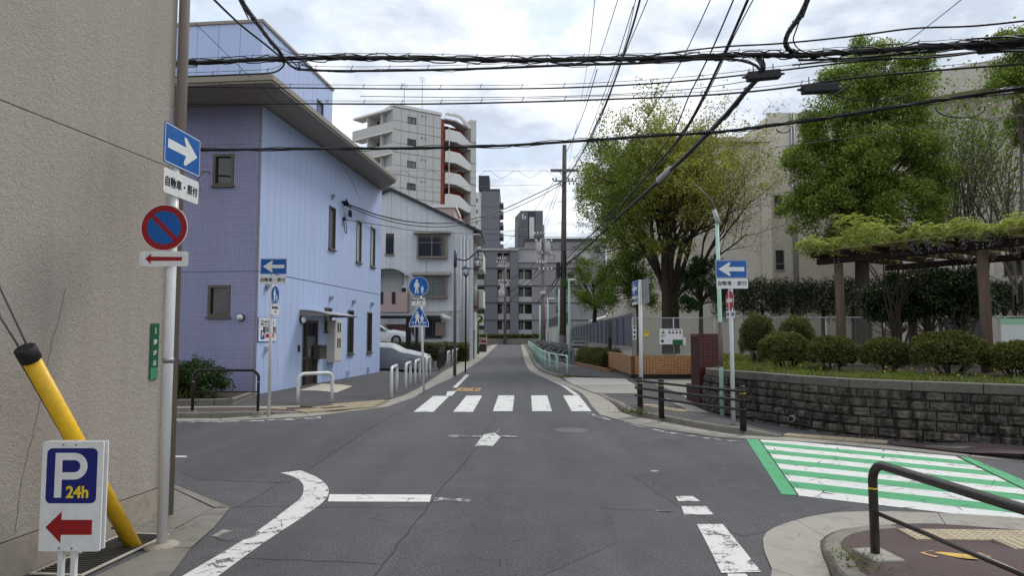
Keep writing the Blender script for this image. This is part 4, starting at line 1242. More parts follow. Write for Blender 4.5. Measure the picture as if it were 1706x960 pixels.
# street side: balconies, railings
fS = Face('y', 0, -1)
for (z0, z1) in ((6.25, 7.45), (3.6, 4.85)):
    m = MB(); fS.box(m, 1.6, 5.4, z0, z0 + .14, 0, .6); fS.box(m, 1.6, 5.4, z0 + .14, z1, .5, .6); fS.box(m, 1.6, 1.72, z0 + .14, z1, 0, .5); m.build('street_balcony', 'tower_band', wh)
    m = MB(); fS.box(m, .3, 1.5, z0 - .1, z0 + .05, 0, .32)
    for k in range(7): fS.box(m, .32 + k * .19, .35 + k * .19, z0 + .05, z0 + 1.0, .27, .3)
    fS.box(m, .3, 1.5, z0 + 1.0, z0 + 1.06, .25, .32); fS.box(m, .3, 1.5, z0 + .5, z0 + .53, .26, .3)
    m.build('railing', 'rail_red', wh)
    window(wh, fS, .35, 1.45, z0 + .1, z0 + 2.0, rec=.1, glass='glass_dark', sill=False)
m = MB(); fS.box(m, .2, 2.2, 1.9, 3.2, .0, .16); m.build('porch_hood', 'tower_band', wh, .05)
m = MB(); fS.box(m, .4, 1.6, 0, 1.9, .0, .02); m.build('street_door', 'dark_frame', wh)
# small mauve annex roof behind the house
an = thing('roof_annex', 'mauve clad rooftop block rising behind the white brick house roof', 'building', at(757, 372, 62))
a_, b_ = at(700, 345, 62), at(757, 345, 62)
w_ = b_.x - a_.x
box('wall', 'brick_pinkwall', an, -w_, 0, 0, 6, -12, (at(740, 346, 62).z - an.location.z))
box('parapet', 'tower_band', an, -w_ - .1, .15, -.12, 6, at(740, 346, 62).z - an.location.z, at(740, 341, 62).z - an.location.z)
for k in range(4): box('cladding_joint', 'grey_wall', an, -w_, 0.001, -.012, -.002, -.6 - k * .75, -.57 - k * .75)

# --- white tower ------------------------------------------------------
to = at(650, 557.5, 87)
FT = Frame(to.x, to.y, R(33))
tw = thing('white_apartment_tower', 'ten storey white apartment tower with red outdoor staircase', 'apartment tower', FT.o, FT.rz)
fT = Face('y', 0, -1)
xm, _ = FT.fy(735, 230)
_, zr = FT.fy(650, 175); _, zl1 = FT.fy(648.2, 213.8); FH = 2.95
xe, _ = FT.fy(788, 230)
box('wall_core', 'grey_wall_light', tw, .05, xm, .08, 9, 0, zr - .05)
# window rows
q0, _ = FT.fy(679, 200); q1, _ = FT.fy(693.5, 200)
fl = [zl1 - k * FH for k in range(-1, 9)]     # bands at floor lines, top one is the roof line
nc = 6; cw = xm / nc
_, wz1 = FT.fy(686, 195); _, wz0 = FT.fy(686, 206.5)
wh_ = [(q0, q1, wz0 - k * FH, wz1 - k * FH) for k in range(5)]
for k in range(5):
    z1 = fl[k] - .06; z0 = fl[k + 1] + .06; zm = z0 + (z1 - z0) * .42
    for i in range(nc):
        for r0, r1 in ((z0, zm - .03), (zm + .03, z1)):
            for (a, b, c, d) in cut_rects(i * cw + .03, (i + 1) * cw - .03, r0, r1, wh_):
                fT.piece('facade_panel', 'tower_white', tw, a, b, c, d, -.1, 0)
    window(tw, fT, *wh_[k], rec=.08, fw=.06, mull=(.5,), glass='glass_dark' if k % 2 else 'glass_curtain', sill=False, frame='dark_frame')
    for u in (703, 709.5):
        a, _ = FT.fy(u, 200); z = wz1 - k * FH + .45
        m = MB(); m.tube([(a, 0, z), (a, -.22, z)], .13 if u < 705 else .09, 8); m.build('vent_hood', 'galvanised', tw)
for k in range(5, 9):
    fT.piece('facade_panel', 'tower_white', tw, .03, xm - .03, fl[k + 1] + .06, fl[k] - .06, -.1, 0)
box('roof_parapet', 'tower_band', tw, -.05, xm + .05, -.08, 9, zr - .04, zr + .35)
# skewed balcony wing on the left
ld = Vector((-.344, .939)).normalized(); ln = Vector((-ld.y, ld.x)) * -1
ln = Vector((-.939, -.344)) if True else ln
def Q(t, d): p = ld * t + Vector((-ld.y, ld.x)) * d; return (p.x, p.y)
TL = 7.9
box_ = MB().prism([Q(.2, -1.7), Q(TL - 1.5, -1.7), Q(TL - 1.5, -8), Q(.2, -8)][::-1], 0, zr - .1); box_.build('balcony_back_wall', 'tower_white', tw)
for k in range(-1, 8):
    zf = zl1 - (k + 1) * FH + FH * .0
    sl_ = MB().prism([Q(0, 0), Q(TL, 0), Q(TL, -1.72), Q(0, -1.72)][::-1], zf + FH - .28 if k == -1 else zf + FH - .28, zf + FH - .02)
    sb = sl_.build('balcony_slab', 'tower_band', tw)
    if k >= 0:
        MB().prism([Q(0, 0.02), Q(TL, 0.02), Q(TL, -.14), Q(0, -.14)][::-1], zf + FH - .02, zf + FH + 1.08).build('balcony_parapet', 'tower_white', sb)
    for t in (2.5, 5.2):
        MB().prism([Q(t, -.3), Q(t + .1, -.3), Q(t + .1, -1.7), Q(t, -1.7)][::-1], zf, zf + FH - .28).build('partition', 'tower_band', sb)
    MB().prism([Q(.7, -1.62), Q(2.2, -1.62), Q(2.2, -1.7), Q(.7, -1.7)][::-1], zf + .9, zf + 2.3).build('balcony_window', 'glass_dark', sb)
    MB().prism([Q(3.2, -1.62), Q(4.8, -1.62), Q(4.8, -1.7), Q(3.2, -1.7)][::-1], zf + .3, zf + 2.3).build('balcony_window', 'glass_dark', sb)
# red staircase core and curved white stair parapets
box('stair_core', 'tower_red', tw, xm, xe - .2, 1.6, 9, 0, zr - .9)
box('stair_side', 'tower_red', tw, xm, xm + .45, -.02, 1.6, 0, zr - .5)
xs1 = xm + .5
_, zp1 = FT.fy(745, 216)
for k in range(-1, 7):
    zt = zp1 - k * FH; L_ = xe - .5 - xs1
    top = [(0, zt - .12), (.12 * L_, zt), (.55 * L_, zt - .1), (.68 * L_, zt - .45), (L_, zt - 1.45)]
    bot = [(L_, zt - 2.15 if k > -1 else zt - 2.0), (.95 * L_, zt - 2.35), (.6 * L_, zt - 1.85), (.42 * L_, zt - 1.62), (0, zt - 1.6)]
    if k == -1:
        top = [(0, zt - .75), (.1 * L_, zt - .62), (.2 * L_, zt - .72), (.3 * L_, zt - .58), (.55 * L_, zt - .68), (.7 * L_, zt - 1.0), (L_, zt - 2.0)]
        bot = [(L_, zt - 2.3), (.9 * L_, zt - 2.3), (.55 * L_, zt - 1.12), (.3 * L_, zt - 1.0), (0, zt - 1.05)]
    m = MB(); m.extr([(xs1 + x, -.35, z) for x, z in (top + bot)][::-1], (0, .2, 0)); sp_ = m.build('stair_parapet', 'tower_band', tw, .04)
    m = MB(); m.extr([(xs1 + x, -.14, z) for x, z in [(0, zt - 1.45), (.42 * L_, zt - 1.45), (L_ * .95, zt - 2.2), (L_ * .95, zt - 2.4), (.42 * L_, zt - 1.64), (0, zt - 1.64)]][::-1], (0, 1.7, 0)); m.build('stair_flight', 'grey_wall_light', sp_)
    if k >= 0:
        m = MB(); m.box(xs1 + .3, xs1 + 1.5, 1.55, 1.6, zt - .5, zt + 1.0); m.build('stair_door', 'shade_dark', sp_)
box('stair_mullion', 'tower_band', tw, xs1 + .12 * L_, xs1 + .12 * L_ + .1, -.42, -.36, 0, zp1 + .3)
box('end_wall', 'tower_white', tw, xe - .5, xe + .35, -.3, 8, 0, zr - .2)
for k in range(6): box('end_wall_joint', 'shade_dark', tw, xe - .52, xe + .37, -.32, -.301, fl[k + 1] - .05, fl[k + 1] + .03)
box('end_wall_cap', 'tower_band', tw, xe - .55, xe + .4, -.35, 8, zr - .198, zr + .1)
for u, h in ((673, 4.2), (703, 5.6)):
    a, _ = FT.fy(u, 200, 2.0); m = MB(); m.tube([(a, 2, zr + .3), (a, 2, zr + h)], .04, 6)
    for k in range(3): m.tube([(a - .5, 2, zr + h - .2 - .3 * k), (a + .5, 2, zr + h - .2 - .3 * k)], .03, 4)
    m.build('roof_aerial', 'grey_metal', tw)

# --- far dark tower -----------------------------------------------------
dt = at(801, 557.5, 175)
dk = thing('dark_grey_tower', 'far slim dark grey tower block with balcony ends stepping down its side', 'apartment tower', (dt.x, 175, 0))
zr2 = at(801, 318, 175).z; w2 = at(832, 500, 175).x - dt.x
box('wall', 'grey_tower', dk, 0, w2, 0, 16, 0, zr2)
box('roof_edge', 'grey_dark', dk, -.1, w2 + .1, -.1, 16, zr2, zr2 + .5)
box('rooftop_block', 'grey_dark', dk, at(797, 300, 175).x - dt.x, at(815, 300, 175).x - dt.x, 1, 10, zr2 + .5, at(801, 291, 175).z)
sw = box('side_wall', 'far_white', dk, -2.6, -.01, .3, 16, 0, zr2 - .3)
for k in range(12):
    z = zr2 - 3.2 - k * 2.9
    b = box('balcony_end', 'grey_tower', dk, w2, w2 + 1.0, .5, 8, z - .2, z + .95 if k else z + .2)
    m = MB(); m.box(-1.7, -.9, .25, .3, z + .2, z + 1.3); m.build('window', 'glass_curtain', dk)
    m = MB(); m.box(0, w2, -.03, 0, z - 1.0, z - .94); m.build('floor_joint', 'grey_dark', dk)
# --- striped tower -------------------------------------------------------
st = at(867, 557.5, 180)
sk = thing('slatted_tower', 'dark slatted tower with pale vertical window strips behind the grey apartments', 'office tower', (st.x, 180, 0))
zr3 = at(880, 351, 180).z; w3 = at(905, 500, 180).x - st.x
box('wall', 'grey_dark', sk, 0, w3, 0.1, 12, 0, zr3)
lw = at(858, 500, 180).x - st.x
MB().extr([(lw, 9, 0), (lw, 9, zr3 - .2), (0, 0, zr3 - .2), (0, 0, 0)][::-1], (.2, .3, 0)).build('side_wall', 'grey_wall_light', sk)
MB().extr([(lw * .62, 5.2, zr3 - 18), (lw * .62, 5.2, zr3 - 2.6), (lw * .35, 2.8, zr3 - 2.2), (lw * .35, 2.8, zr3 - 18)][::-1], (-.15, -.1, 0)).build('side_strip', 'far_white', sk)
n = 12
g0, g1 = at(882, 400, 180).x - st.x, at(890, 400, 180).x - st.x
for i in range(n):
    x0, x1 = w3 * i / n + .06, w3 * (i + 1) / n - .06
    if x1 > g0 - .05 and x0 < g1 + .05: continue
    piece('slat', 'grey_tower', sk, x0, x1, -.12, .1, 0, zr3 - .02)
box('window_strip', 'far_white', sk, g0, g1, -.1, .08, 0, at(880, 362, 180).z)
e = at(873.5, 361, 180); m = MB(); ex, ez = e.x - st.x, e.z
for k in range(2):
    m.extr([(ex - .6 + k * .65, -.16, ez - .7), (ex - .2 + k * .65, -.16, ez - .7), (ex - .2 + k * .65, -.16, ez + .7 - k * .5), (ex - .6 + k * .65, -.16, ez + .7 - k * .5)][::-1], (0, -.05, 0))
m.build('emblem', 'far_white', sk)
# --- far long building right of the slatted tower --------------------------
lb = at(905, 557.5, 150)
lg = thing('far_grey_block', 'far grey flat roofed block glimpsed behind the utility pole', 'building', (lb.x, 150, 0))
zr4 = at(920, 402, 150).z; w4 = at(1010, 500, 150).x - lb.x
box('wall', 'grey_wall', lg, -4, w4, 0, 10, 0, zr4); box('roof_edge', 'grey_dark', lg, -4.2, w4 + .2, -.3, 10, zr4, zr4 + .6)
for k in range(5):
    x = 1.0 + k * 2.6; box('window', 'glass_dark', lg, x, x + 1.2, -.06, .0, zr4 - 2.6, zr4 - 1.2)

# --- grey apartment block at the end of the road ----------------------------
GY = 122.0
ga = thing('grey_apartment_block', 'five storey dark grey apartment block closing the end of the road', 'apartment building', (0, GY, 0))
def gx(u): return at(u, 500, GY).x
def gz(v): return at(850, v, GY).z
fG = Face('y', 0, -1)
fls = [gz(559), gz(533.7), gz(505), gz(476.5), gz(447.5), gz(420)]
bays = [(gx(783), gx(807)), (gx(829), gx(849.5)), (gx(864), gx(886))]
hs = []
for bi, (b0, b1) in enumerate(bays):
    for k in range(5):
        if bi == 2 and k == 4: continue
        z0, z1 = fls[k], fls[k + 1]; hh = z1 - z0
        hs.append((b0, b1, z0 + hh * .36, z0 + hh * .93))
hs2 = [(gx(926), gx(932), gz(v + 6), gz(v - 5)) for v in (515, 486, 458)]
m = MB()
for a, b, c, d in cut_rects(gx(770), gx(864), 0, gz(418), hs): fG.box(m, a, b, c, d, -.35, 0)
for a, b, c, d in cut_rects(gx(864), gx(886), 0, gz(437), hs): fG.box(m, a, b, c, d, -.35, 0)
for a, b, c, d in cut_rects(gx(886), gx(985), 0, gz(437), hs2): fG.box(m, a, b, c, d, -.35, 0)
m.build('wall', 'grey_wall', ga)
m = MB(); m.box(gx(770), gx(985), 1.8, 10, 0, gz(440)); m.box(gx(770), gx(858), 1.8, 10, gz(440), gz(421)); m.build('inner_wall', 'grey_dark', ga)  # recess shade put into the colour: back wall darker than the facade
box('pier', 'grey_tower', ga, gx(809), gx(828.5), -.45, 0.001, 0, gz(419.5)); box('pier', 'grey_tower', ga, gx(850), gx(863), -.35, -.002, 0, gz(413))
box('roof_storey', 'grey_wall_light', ga, gx(848), gx(985), 1.0, 9, gz(437), gz(414))
box('roof_edge', 'grey_wall_light', ga, gx(770), gx(864), -.6, 9, gz(418), gz(414.5)); box('roof_edge', 'grey_wall_light', ga, gx(863), gx(985), -.3, 9, gz(437.2), gz(434.5)); box('roof_edge', 'grey_wall', ga, gx(847), gx(986), .7, 9, gz(414), gz(411.5))
for k in range(1, 5):
    for b0, b1 in ((gx(770), gx(985)),):
        m = MB(); m.box(b0, b1, -.47 if False else -.06, 0, fls[k] - .12, fls[k] + .08); m.build('floor_band', 'grey_dark', ga)
    box('pier_band', 'grey_dark', ga, gx(808.8), gx(828.7), -.5, -.45, fls[k] - .12, fls[k] + .08)
for bi, (b0, b1) in enumerate(bays):
    for k in range(5):
        if bi == 2 and k == 4: continue
        z0, z1 = fls[k], fls[k + 1]; hh = z1 - z0
        p_ = box('balcony_parapet', 'grey_wall_light', ga, b0, b1, -.12, -.001, z0 + .1, z0 + hh * .36 + .03)
        md = b0 + (b1 - b0) * .42
        box('balcony_divider', 'grey_wall_light', p_, md - .12, md + .12, .3, 1.8, z0 + .2, z0 + hh * .93)
        box('balcony_window', 'glass_dark', p_, b0 + .2, md - .2, 1.74, 1.79, z0 + .2, z0 + hh * .85); box('balcony_window', 'glass_dark', p_, md + .25, b1 - .2, 1.74, 1.79, z0 + .2, z0 + hh * .85)
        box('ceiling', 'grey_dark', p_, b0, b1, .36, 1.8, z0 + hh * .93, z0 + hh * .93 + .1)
for h in hs2: window(ga, fG, *h, rec=.15, fw=.08, glass='glass_curtain')
window(ga, Face('y', 1.0, -1), gx(915), gx(925), gz(432), gz(424), rec=.02, out=.06, fw=.06, glass='glass_bright', sill=False)
# bank and wall in front of it
bw2 = tag(MB().prism([(-9, 119.2), (14, 119.2), (14, 119.6), (-9, 119.6)], 0, 1.0).build('bank_wall', 'kerb_concrete'), 'low concrete wall along the foot of the grey apartment block', 'wall')
struct(MB().prism([(-9, 119.6), (14, 119.6), (14, 122), (-9, 122)], 0, [.95, .95, 1.5, 1.5]).build('bank', 'soil'))

# --- school buildings at the right ---------------------------------------------
SY = 45.0
sa = at(1287, 557.5, SY)
FSC = Frame(sa.x, SY, 0)
sb_ = thing('school_block', 'pale concrete school block with blank end wall behind the zelkova tree', 'school building', FSC.o)
zt_ = at(1250, 238, SY).z; xl = at(1060, 500, SY).x - sa.x
box('end_wall', 'school_concrete', sb_, xl, 0, 0, 14, 0, zt_)
box('end_wall_pilaster', 'school_concrete', sb_, at(1270, 500, SY).x - sa.x, .02, -.25, 0, 0, zt_ - .02)
box('roof_edge', 'school_concrete', sb_, xl - .1, .12, -.35, 14, zt_ + .002, zt_ + .3)
SY2 = 49.0
x0 = at(1287, 500, SY2).x - sa.x + .01; x1 = at(1560, 500, SY2).x - sa.x; zt2 = at(1310, 300, SY2).z + 5
f2 = Face('y', SY2 - SY, -1)
wn_ = []
for v0, v1 in ((416, 451), (324, 360)):
    a, b = at(1291, 430, SY2), at(1307, 430, SY2)
    wn_.append((a.x - sa.x, b.x - sa.x, at(1300, v1, SY2).z, at(1300, v0, SY2).z))
m = MB()
for a, b, c, d in cut_rects(x0, x1, 0, zt2, wn_): f2.box(m, a, b, c, d, -.2, 0)
wl = m.build('rear_wall', 'school_concrete', sb_)
box('rear_core', 'school_concrete', sb_, x0, x1, SY2 - SY + .5, 14, 0, zt2 - .2)
for w in wn_: window(sb_, f2, *w, rec=.15, fw=.06, trans=(.32,), frame='galvanised', glass='glass_dark')
for u in (1322, 1327):
    x = at(u, 400, SY2).x - sa.x; MB().tube([(x, SY2 - SY - .1, 0), (x, SY2 - SY - .1, zt2)], .07, 8).build('downpipe', 'galvanised', sb_)
# near wing at the far right
p0, p1 = at(1490, 500, 37), at(1900, 500, 31)
rzw = math.atan2(p1.y - p0.y, p1.x - p0.x)
FN = Frame(p0.x, p0.y, rzw)
nw = thing('school_wing', 'grey concrete school wing with deep eave behind the twiggy saplings', 'school building', FN.o, rzw)
L_ = 27.0
_, ztn = FN.fy(1560, 128); _, zen = FN.fy(1600, 163)
fN = Face('y', 0, -1)
holesn = []
for u0, u1, v0, v1 in ((1672, 1704, 434, 457),):
    a, zt_ = FN.fy(u0, v0); b, zb_ = FN.fy(u1, v1); holesn.append((a, b, zb_, zt_))
m = MB()
for a, b, c, d in cut_rects(0, L_, 0, zen, holesn): fN.box(m, a, b, c, d, -.3, 0)
m.build('wall', 'school_concrete', nw)
box('body', 'school_concrete', nw, .05, L_, .8, 14, 0, zen)
for h in holesn: window(nw, fN, *h, rec=.2, fw=.06, mull=(.33, .66), frame='dark_frame')
box('eave', 'school_concrete', nw, -.3, L_, -1.0, 14, zen + .01, ztn)
for v in (228, 325):
    _, z = FN.fy(1600, v); m = MB(); fN.box(m, 0, L_, z - .15, z + .1, 0, .12); m.build('string_course', 'school_concrete', nw)
for k in range(9):
    m = MB(); fN.box(m, 1.2 + k * 3.0, 1.5 + k * 3.0, 0, zen, 0, .18); m.build('pilaster', 'school_concrete', nw)
# ground-floor openings seen under the hedge
for k in range(4):
    m = MB(); fN.box(m, 2.0 + k * 3, 3.8 + k * 3, .2, 2.6, -.02, .02); m.build('dark_opening', 'glass_dark', nw)
# ================================================================== signs and street furniture
def rrect(w, h, r, cx=0.0, cz=0.0, n=4):
    out = []
    for sx, sz, a in ((1, 1, 0), (-1, 1, 90), (-1, -1, 180), (1, -1, 270)):
        for k in range(n + 1):
            t = R(a + 90 * k / n); out.append((cx + sx * (w / 2 - r) + r * math.cos(t), cz + sz * (h / 2 - r) + r * math.sin(t)))
    return out
def disc(r, cx=0.0, cz=0.0, n=36): return [(cx + r * math.cos(2 * math.pi * k / n), cz + r * math.sin(2 * math.pi * k / n)) for k in range(n)]
def flat(name, outline, material, parent, y=0.0, th=.0015, loc=None, rz=0.0):
    """an upright plate facing local -y, its front at y-th"""
    m = MB(); m.extr([(x, y, z) for x, z in outline][::-1], (0, -th, 0))
    o = m.build(name, material, parent)
    if loc is not None: o.location = loc; o.rotation_euler = (0, 0, rz)
    return o
def arrow_pts(w, h, left=True, barb=.3):
    """one-way arrow with swept barbs"""
    s = 1 if left else -1
    P = [(-.45 * w, 0), (-.08 * w, .42 * h), (-.03 * w, .40 * h), (-.04 * w, .30 * h), (-.10 * w, .13 * h), (.45 * w, .13 * h), (.45 * w, -.13 * h), (-.10 * w, -.13 * h), (-.04 * w, -.30 * h), (-.03 * w, -.40 * h), (-.08 * w, -.42 * h)]
    P = [(s * x, z) for x, z in P]
    return P if s < 0 else P[::-1]
def ccw(P):
    a = sum(P[i][0] * P[(i + 1) % len(P)][1] - P[(i + 1) % len(P)][0] * P[i][1] for i in range(len(P)))
    return P if a > 0 else P[::-1]
def oneway(parent, loc, rz, left, w=.58, h=.335):
    p = flat('one_way_plate', rrect(w, h, .02), 'sign_blue', parent, 0, .003, loc, rz)
    o, i = rrect(w - .016, h - .016, .016), rrect(w - .03, h - .03, .012)
    m = MB(); n = len(o); m.add([(x, -.0042, z) for x, z in o] + [(x, -.0042, z) for x, z in i], [(k, n + k, n + (k + 1) % n, (k + 1) % n) for k in range(n)]); m.build('border', 'sign_white', p)
    flat('arrow', ccw(arrow_pts(w * .9, h * .86, left)), 'sign_white', p, -.003)
    flat('back', rrect(w, h, .02), 'sign_back', p, .003, .002)
    return p
def aux(parent, loc, rz, lines, w=.56, h=.2, sizes=None):
    p = flat('supplementary_plate', rrect(w, h, .02), 'sign_white', parent, 0, .003, loc, rz)
    for k, (t, s, z) in enumerate(lines): lettering(t, s, 'sign_black', p, 0, -.0055, z, .010)
    flat('back', rrect(w, h, .02), 'sign_back', p, .003, .002)
    return p
def pole(parent, h, r, material='white_metal', cap=True, foot=True, lean=(0, 0)):
    o = MB().tube([(0, 0, -.05), (lean[0], lean[1], h)], r, 14).build('pole', material, parent)
    if cap: MB().lathe((lean[0], lean[1], h), [(r * 1.04, -.02), (r * 1.04, .004), (r * .6, .018), (r * .1, .022)], 14).build('pole_cap', material, parent)
    return o
def clamps(parent, zs_, r, y=0.0):
    for z in zs_: MB().lathe((0, y, z), [(r * 1.18, -.015), (r * 1.18, .015)], 12).build('clamp', 'galvanised', parent)
def person_pts(cx, z0, s, step=0.0):
    """standing figure outline pieces scaled to height s"""
    head = disc(.085 * s, cx, z0 + .915 * s, 14)
    body = [(cx - .13 * s, z0 + .80 * s), (cx + .13 * s, z0 + .80 * s), (cx + .20 * s, z0 + .46 * s), (cx + .14 * s, z0 + .44 * s), (cx + .10 * s, z0 + .62 * s), (cx + .10 * s, z0 + .42 * s),
            (cx + (.11 + step) * s, z0), (cx + (.03 + step) * s, z0), (cx, z0 + .36 * s), (cx - (.03 + step) * s, z0), (cx - (.11 + step) * s, z0), (cx - .10 * s, z0 + .42 * s), (cx - .10 * s, z0 + .62 * s), (cx - .14 * s, z0 + .44 * s), (cx - .20 * s, z0 + .46 * s)]
    return head, ccw(body)
def ped_disc(parent, loc, rz, r=.2):
    p = flat('pedestrian_plate', disc(r), 'sign_white', parent, 0, .003, loc, rz)
    b = flat('blue_field', disc(r * .965), 'sign_blue', p, -.003, .001)
    for k, (cx, z0, s) in enumerate(((-r * .2, -r * .72, r * 1.42), (r * .36, -r * .72, r * .78))):
        h, bd = person_pts(cx, z0, s, .02)
        flat('figure', h, 'sign_white', p, -.0042); flat('figure', bd, 'sign_white', p, -.0044)
    flat('back', disc(r), 'sign_back', p, .003, .002)
    return p

# sign post A beside the stucco building
b = G(269.5, 912)
A_ = thing('sign_post', 'white sign post beside the stucco wall with right arrow and no parking disc', 'sign post', (b.x, b.y, 0))
pole(A_, 3.28, .039)
MB().lathe((0, 0, 0), [(.14, -.02), (.13, .02), (.05, .035)], 14).build('footing', 'plinth_concrete', A_)
def zA(v, y=0.0): return at(285, v, b.y + y).z
oneway(A_, (.048, .03, (zA(217) + zA(281)) / 2 + .0), R(88), False, .58, .335)
aux(A_, (.048, .03, zA(217) - .47), R(88), [('自動車・原付', .088, 0)], .56, .2)
nz = zA(381); np_ = flat('no_parking_plate', disc(.193), 'sign_white', A_, -.05, .003)
np_.location = (at(279, 381, b.y).x - b.x, 0, nz)
flat('red_disc', disc(.186), 'sign_red_dark', np_, -.053, .001)
flat('blue_field', disc(.138), 'sign_blue', np_, -.054, .001)
c, s = math.cos(R(-45)), math.sin(R(-45))
flat('red_slash', [(x * c - z * s, x * s + z * c) for x, z in ((-.142, -.018), (.142, -.018), (.142, .018), (-.142, .018))], 'sign_red_dark', np_, -.055, .001)
flat('back', disc(.19), 'sign_back', np_, -.045, .004)
ap = flat('arrow_plate', rrect(.4, .125, .02), 'sign_white', A_, -.05, .003)
ap.location = (at(278, 432.5, b.y).x - b.x, 0, zA(432.5))
flat('red_arrow', ccw([(-.15, 0), (-.10, .045), (-.105, .018), (.15, .016), (.15, -.016), (-.105, -.018), (-.10, -.045)]), 'sign_red_dark', ap, -.053, .001)
clamps(A_, [nz, zA(432), zA(250), zA(600)], .039)
MB().lathe((0, 0, zA(599)), [(.041, -.03), (.041, .0)], 14).build('label_sticker', 'grey_metal', A_)

# yellow guy-wire guard with stay wires
g0, g1 = G(224, 913), at(42, 582, 4.5)
gd = thing('guy_wire_guard', 'leaning yellow tube with black cap guarding a guy wire', 'guy wire guard', g0)
t1 = g1 - g0; ax = t1.normalized()
MB().tube([ax * .0, t1], .056, 24).build('guard_tube', 'guard_yellow', gd)
MB().tube([t1 - ax * .09, t1 - ax * .085, t1 + ax * .005, t1 + ax * .012], [.058, .066, .066, .056], 24).build('cap', 'black_rubber', gd)
up1, up2 = at(0, 480, 4.42) - g0, at(0, 528, 4.42) - g0
for q, off in ((up1, .02), (up2, -.03)):
    st_ = t1 + Vector((off, 0, 0)); MB().tube([t1 - ax * .05 + Vector((off, 0, 0)), q, Vector((-3.32 + off, 2.6, 6.5)) - g0], .007, 6).build('stay_wire', 'cable_grey', gd)
MB().tube([t1 * .02 + Vector((-.068, 0, .0)), t1 * .55 + Vector((-.068, 0, 0)), t1 * .98 + Vector((-.068, -.01, 0))], .009, 6).build('earth_wire', 'cable_black', gd)
for q in (.05, .12, .4, .52):
    MB().tube([t1 * q + Vector((-.08, -.02, 0)), t1 * q + Vector((-.04, -.045, .01))], .008, 5).build('bolt', 'black_rubber', gd)

# drain grate at the wall foot
gb = FA.wor((FA.fy(120, 930)[0], -.28, 0))
gt = thing('drain_grate', 'rectangular steel drain grate at the foot of the stucco wall', 'drain grate', (gb.x, gb.y, .014), FA.rz)
m = MB(); m.box(-.5, .5, -.2, -.18, 0, .012); m.box(-.5, .5, .18, .2, 0, .012); m.box(-.5, -.48, -.18, .18, 0, .012); m.box(.48, .5, -.18, .18, 0, .012); m.build('grate_frame', 'pinkish_slab', gt)
box('pit', 'black_rubber', gt, -.48, .48, -.18, .18, -.012, .0)
for k in range(24): piece('bar', 'steel_grate', gt, -.46 + k * .04, -.452 + k * .04, -.18, .18, .001, .011)

# P 24h stand sign
Yp = 4.55
pw0, pw1 = at(69.5, 830, Yp).x, at(171, 830, Yp).x; pz1, pz0 = at(120, 736, Yp).z, at(120, 918.5, Yp).z
ps = thing('parking_stand_sign', 'white stand sign with blue P 24h and red left arrow', 'sign', ((pw0 + pw1) / 2, Yp, 0))
w, h = pw1 - pw0, pz1 - pz0; cz = (pz0 + pz1) / 2
bd = flat('front_board', rrect(w, h, .008, 0, cz), 'sign_white', ps, 0, .012)
flat('back_board', rrect(w, h, .008, .0, cz), 'sign_white', ps, .05, .012)
m = MB()
for x in (-w * .16, w * .05): m.box(x - .016, x + .016, .0, .035, .02, pz1 - .01)
m.build('frame_posts', 'white_metal', ps, .004)
bl_ = flat('blue_panel', rrect(w * .83, h * .505, .035, -.002, pz1 - .06 * h - h * .2525), 'sign_navy', bd, -.012, .001)
pu = lambda u: at(u, 830, Yp).x - ps.location.x
pv = lambda v: at(120, v, Yp).z
# the letter P as a stroke with a round bowl
x0, x1 = pu(92), pu(146); zt, zb = pv(754.5), pv(829); s = pu(104) - pu(92); bh = pv(754.5) - pv(799)
ro = bh / 2; cxp, czp = x1 - ro, zt - ro
outer = [(x0, zb), (x0 + s, zb), (x0 + s, zt - bh)] + [(cxp + ro * math.cos(t), czp + ro * math.sin(t)) for t in [-math.pi / 2 + math.pi * k / 12 for k in range(13)]] + [(x0, zt)]
inner = [(x0 + s, zt - bh + s)] + [(cxp + (ro - s) * math.cos(t), czp + (ro - s) * math.sin(t)) for t in [-math.pi / 2 + math.pi * k / 12 for k in range(13)]] + [(x0 + s, zt - s)]
m = MB(); yq = -.0145
def poly3(m, P): m.add([(x, yq, z) for x, z in P], [tuple(range(len(P)))])
poly3(m, [(x0, zb), (x0 + s, zb), (x0 + s, zt), (x0, zt)])
bo = [(x0 + s, zt - bh)] + [(cxp + ro * math.cos(t), czp + ro * math.sin(t)) for t in [-math.pi / 2 + math.pi * k / 12 for k in range(13)]] + [(x0 + s, zt)]
bi = inner
for k in range(len(bo) - 1): poly3(m, [bo[k], bo[k + 1], bi[k + 1], bi[k]])
m.build('letter_p', 'sign_white', bl_)
lettering('24h', .105, 'sign_yellow', bl_, pu(130.5), -.0148, pv(819.5), .028, .95)
ap_ = ccw([(pu(80), pv(878.5)), (pu(106), pv(852)), (pu(106), pv(866)), (pu(157), pv(866)), (pu(157), pv(891)), (pu(106), pv(891)), (pu(106), pv(905))])
flat('red_arrow', ap_, 'sign_red_dark', bd, -.012, .001)
for x in (-w * .16, w * .05):
    for z in (pz1 - .02, pz0 + .02):
        m = MB(); m.tube([(x, -.012, z), (x, -.016, z)], .006, 8); m.build('screw', 'grey_metal', bd)
m = MB(); m.prism([(-.2, -.14), (.16, -.14), (.16, .18), (-.2, .18)], 0, .04); m.prism([(-.16, -.1), (.12, -.1), (.12, .14), (-.16, .14)], .04, .07); m.build('weight_base', 'seat_grey', ps, .02)

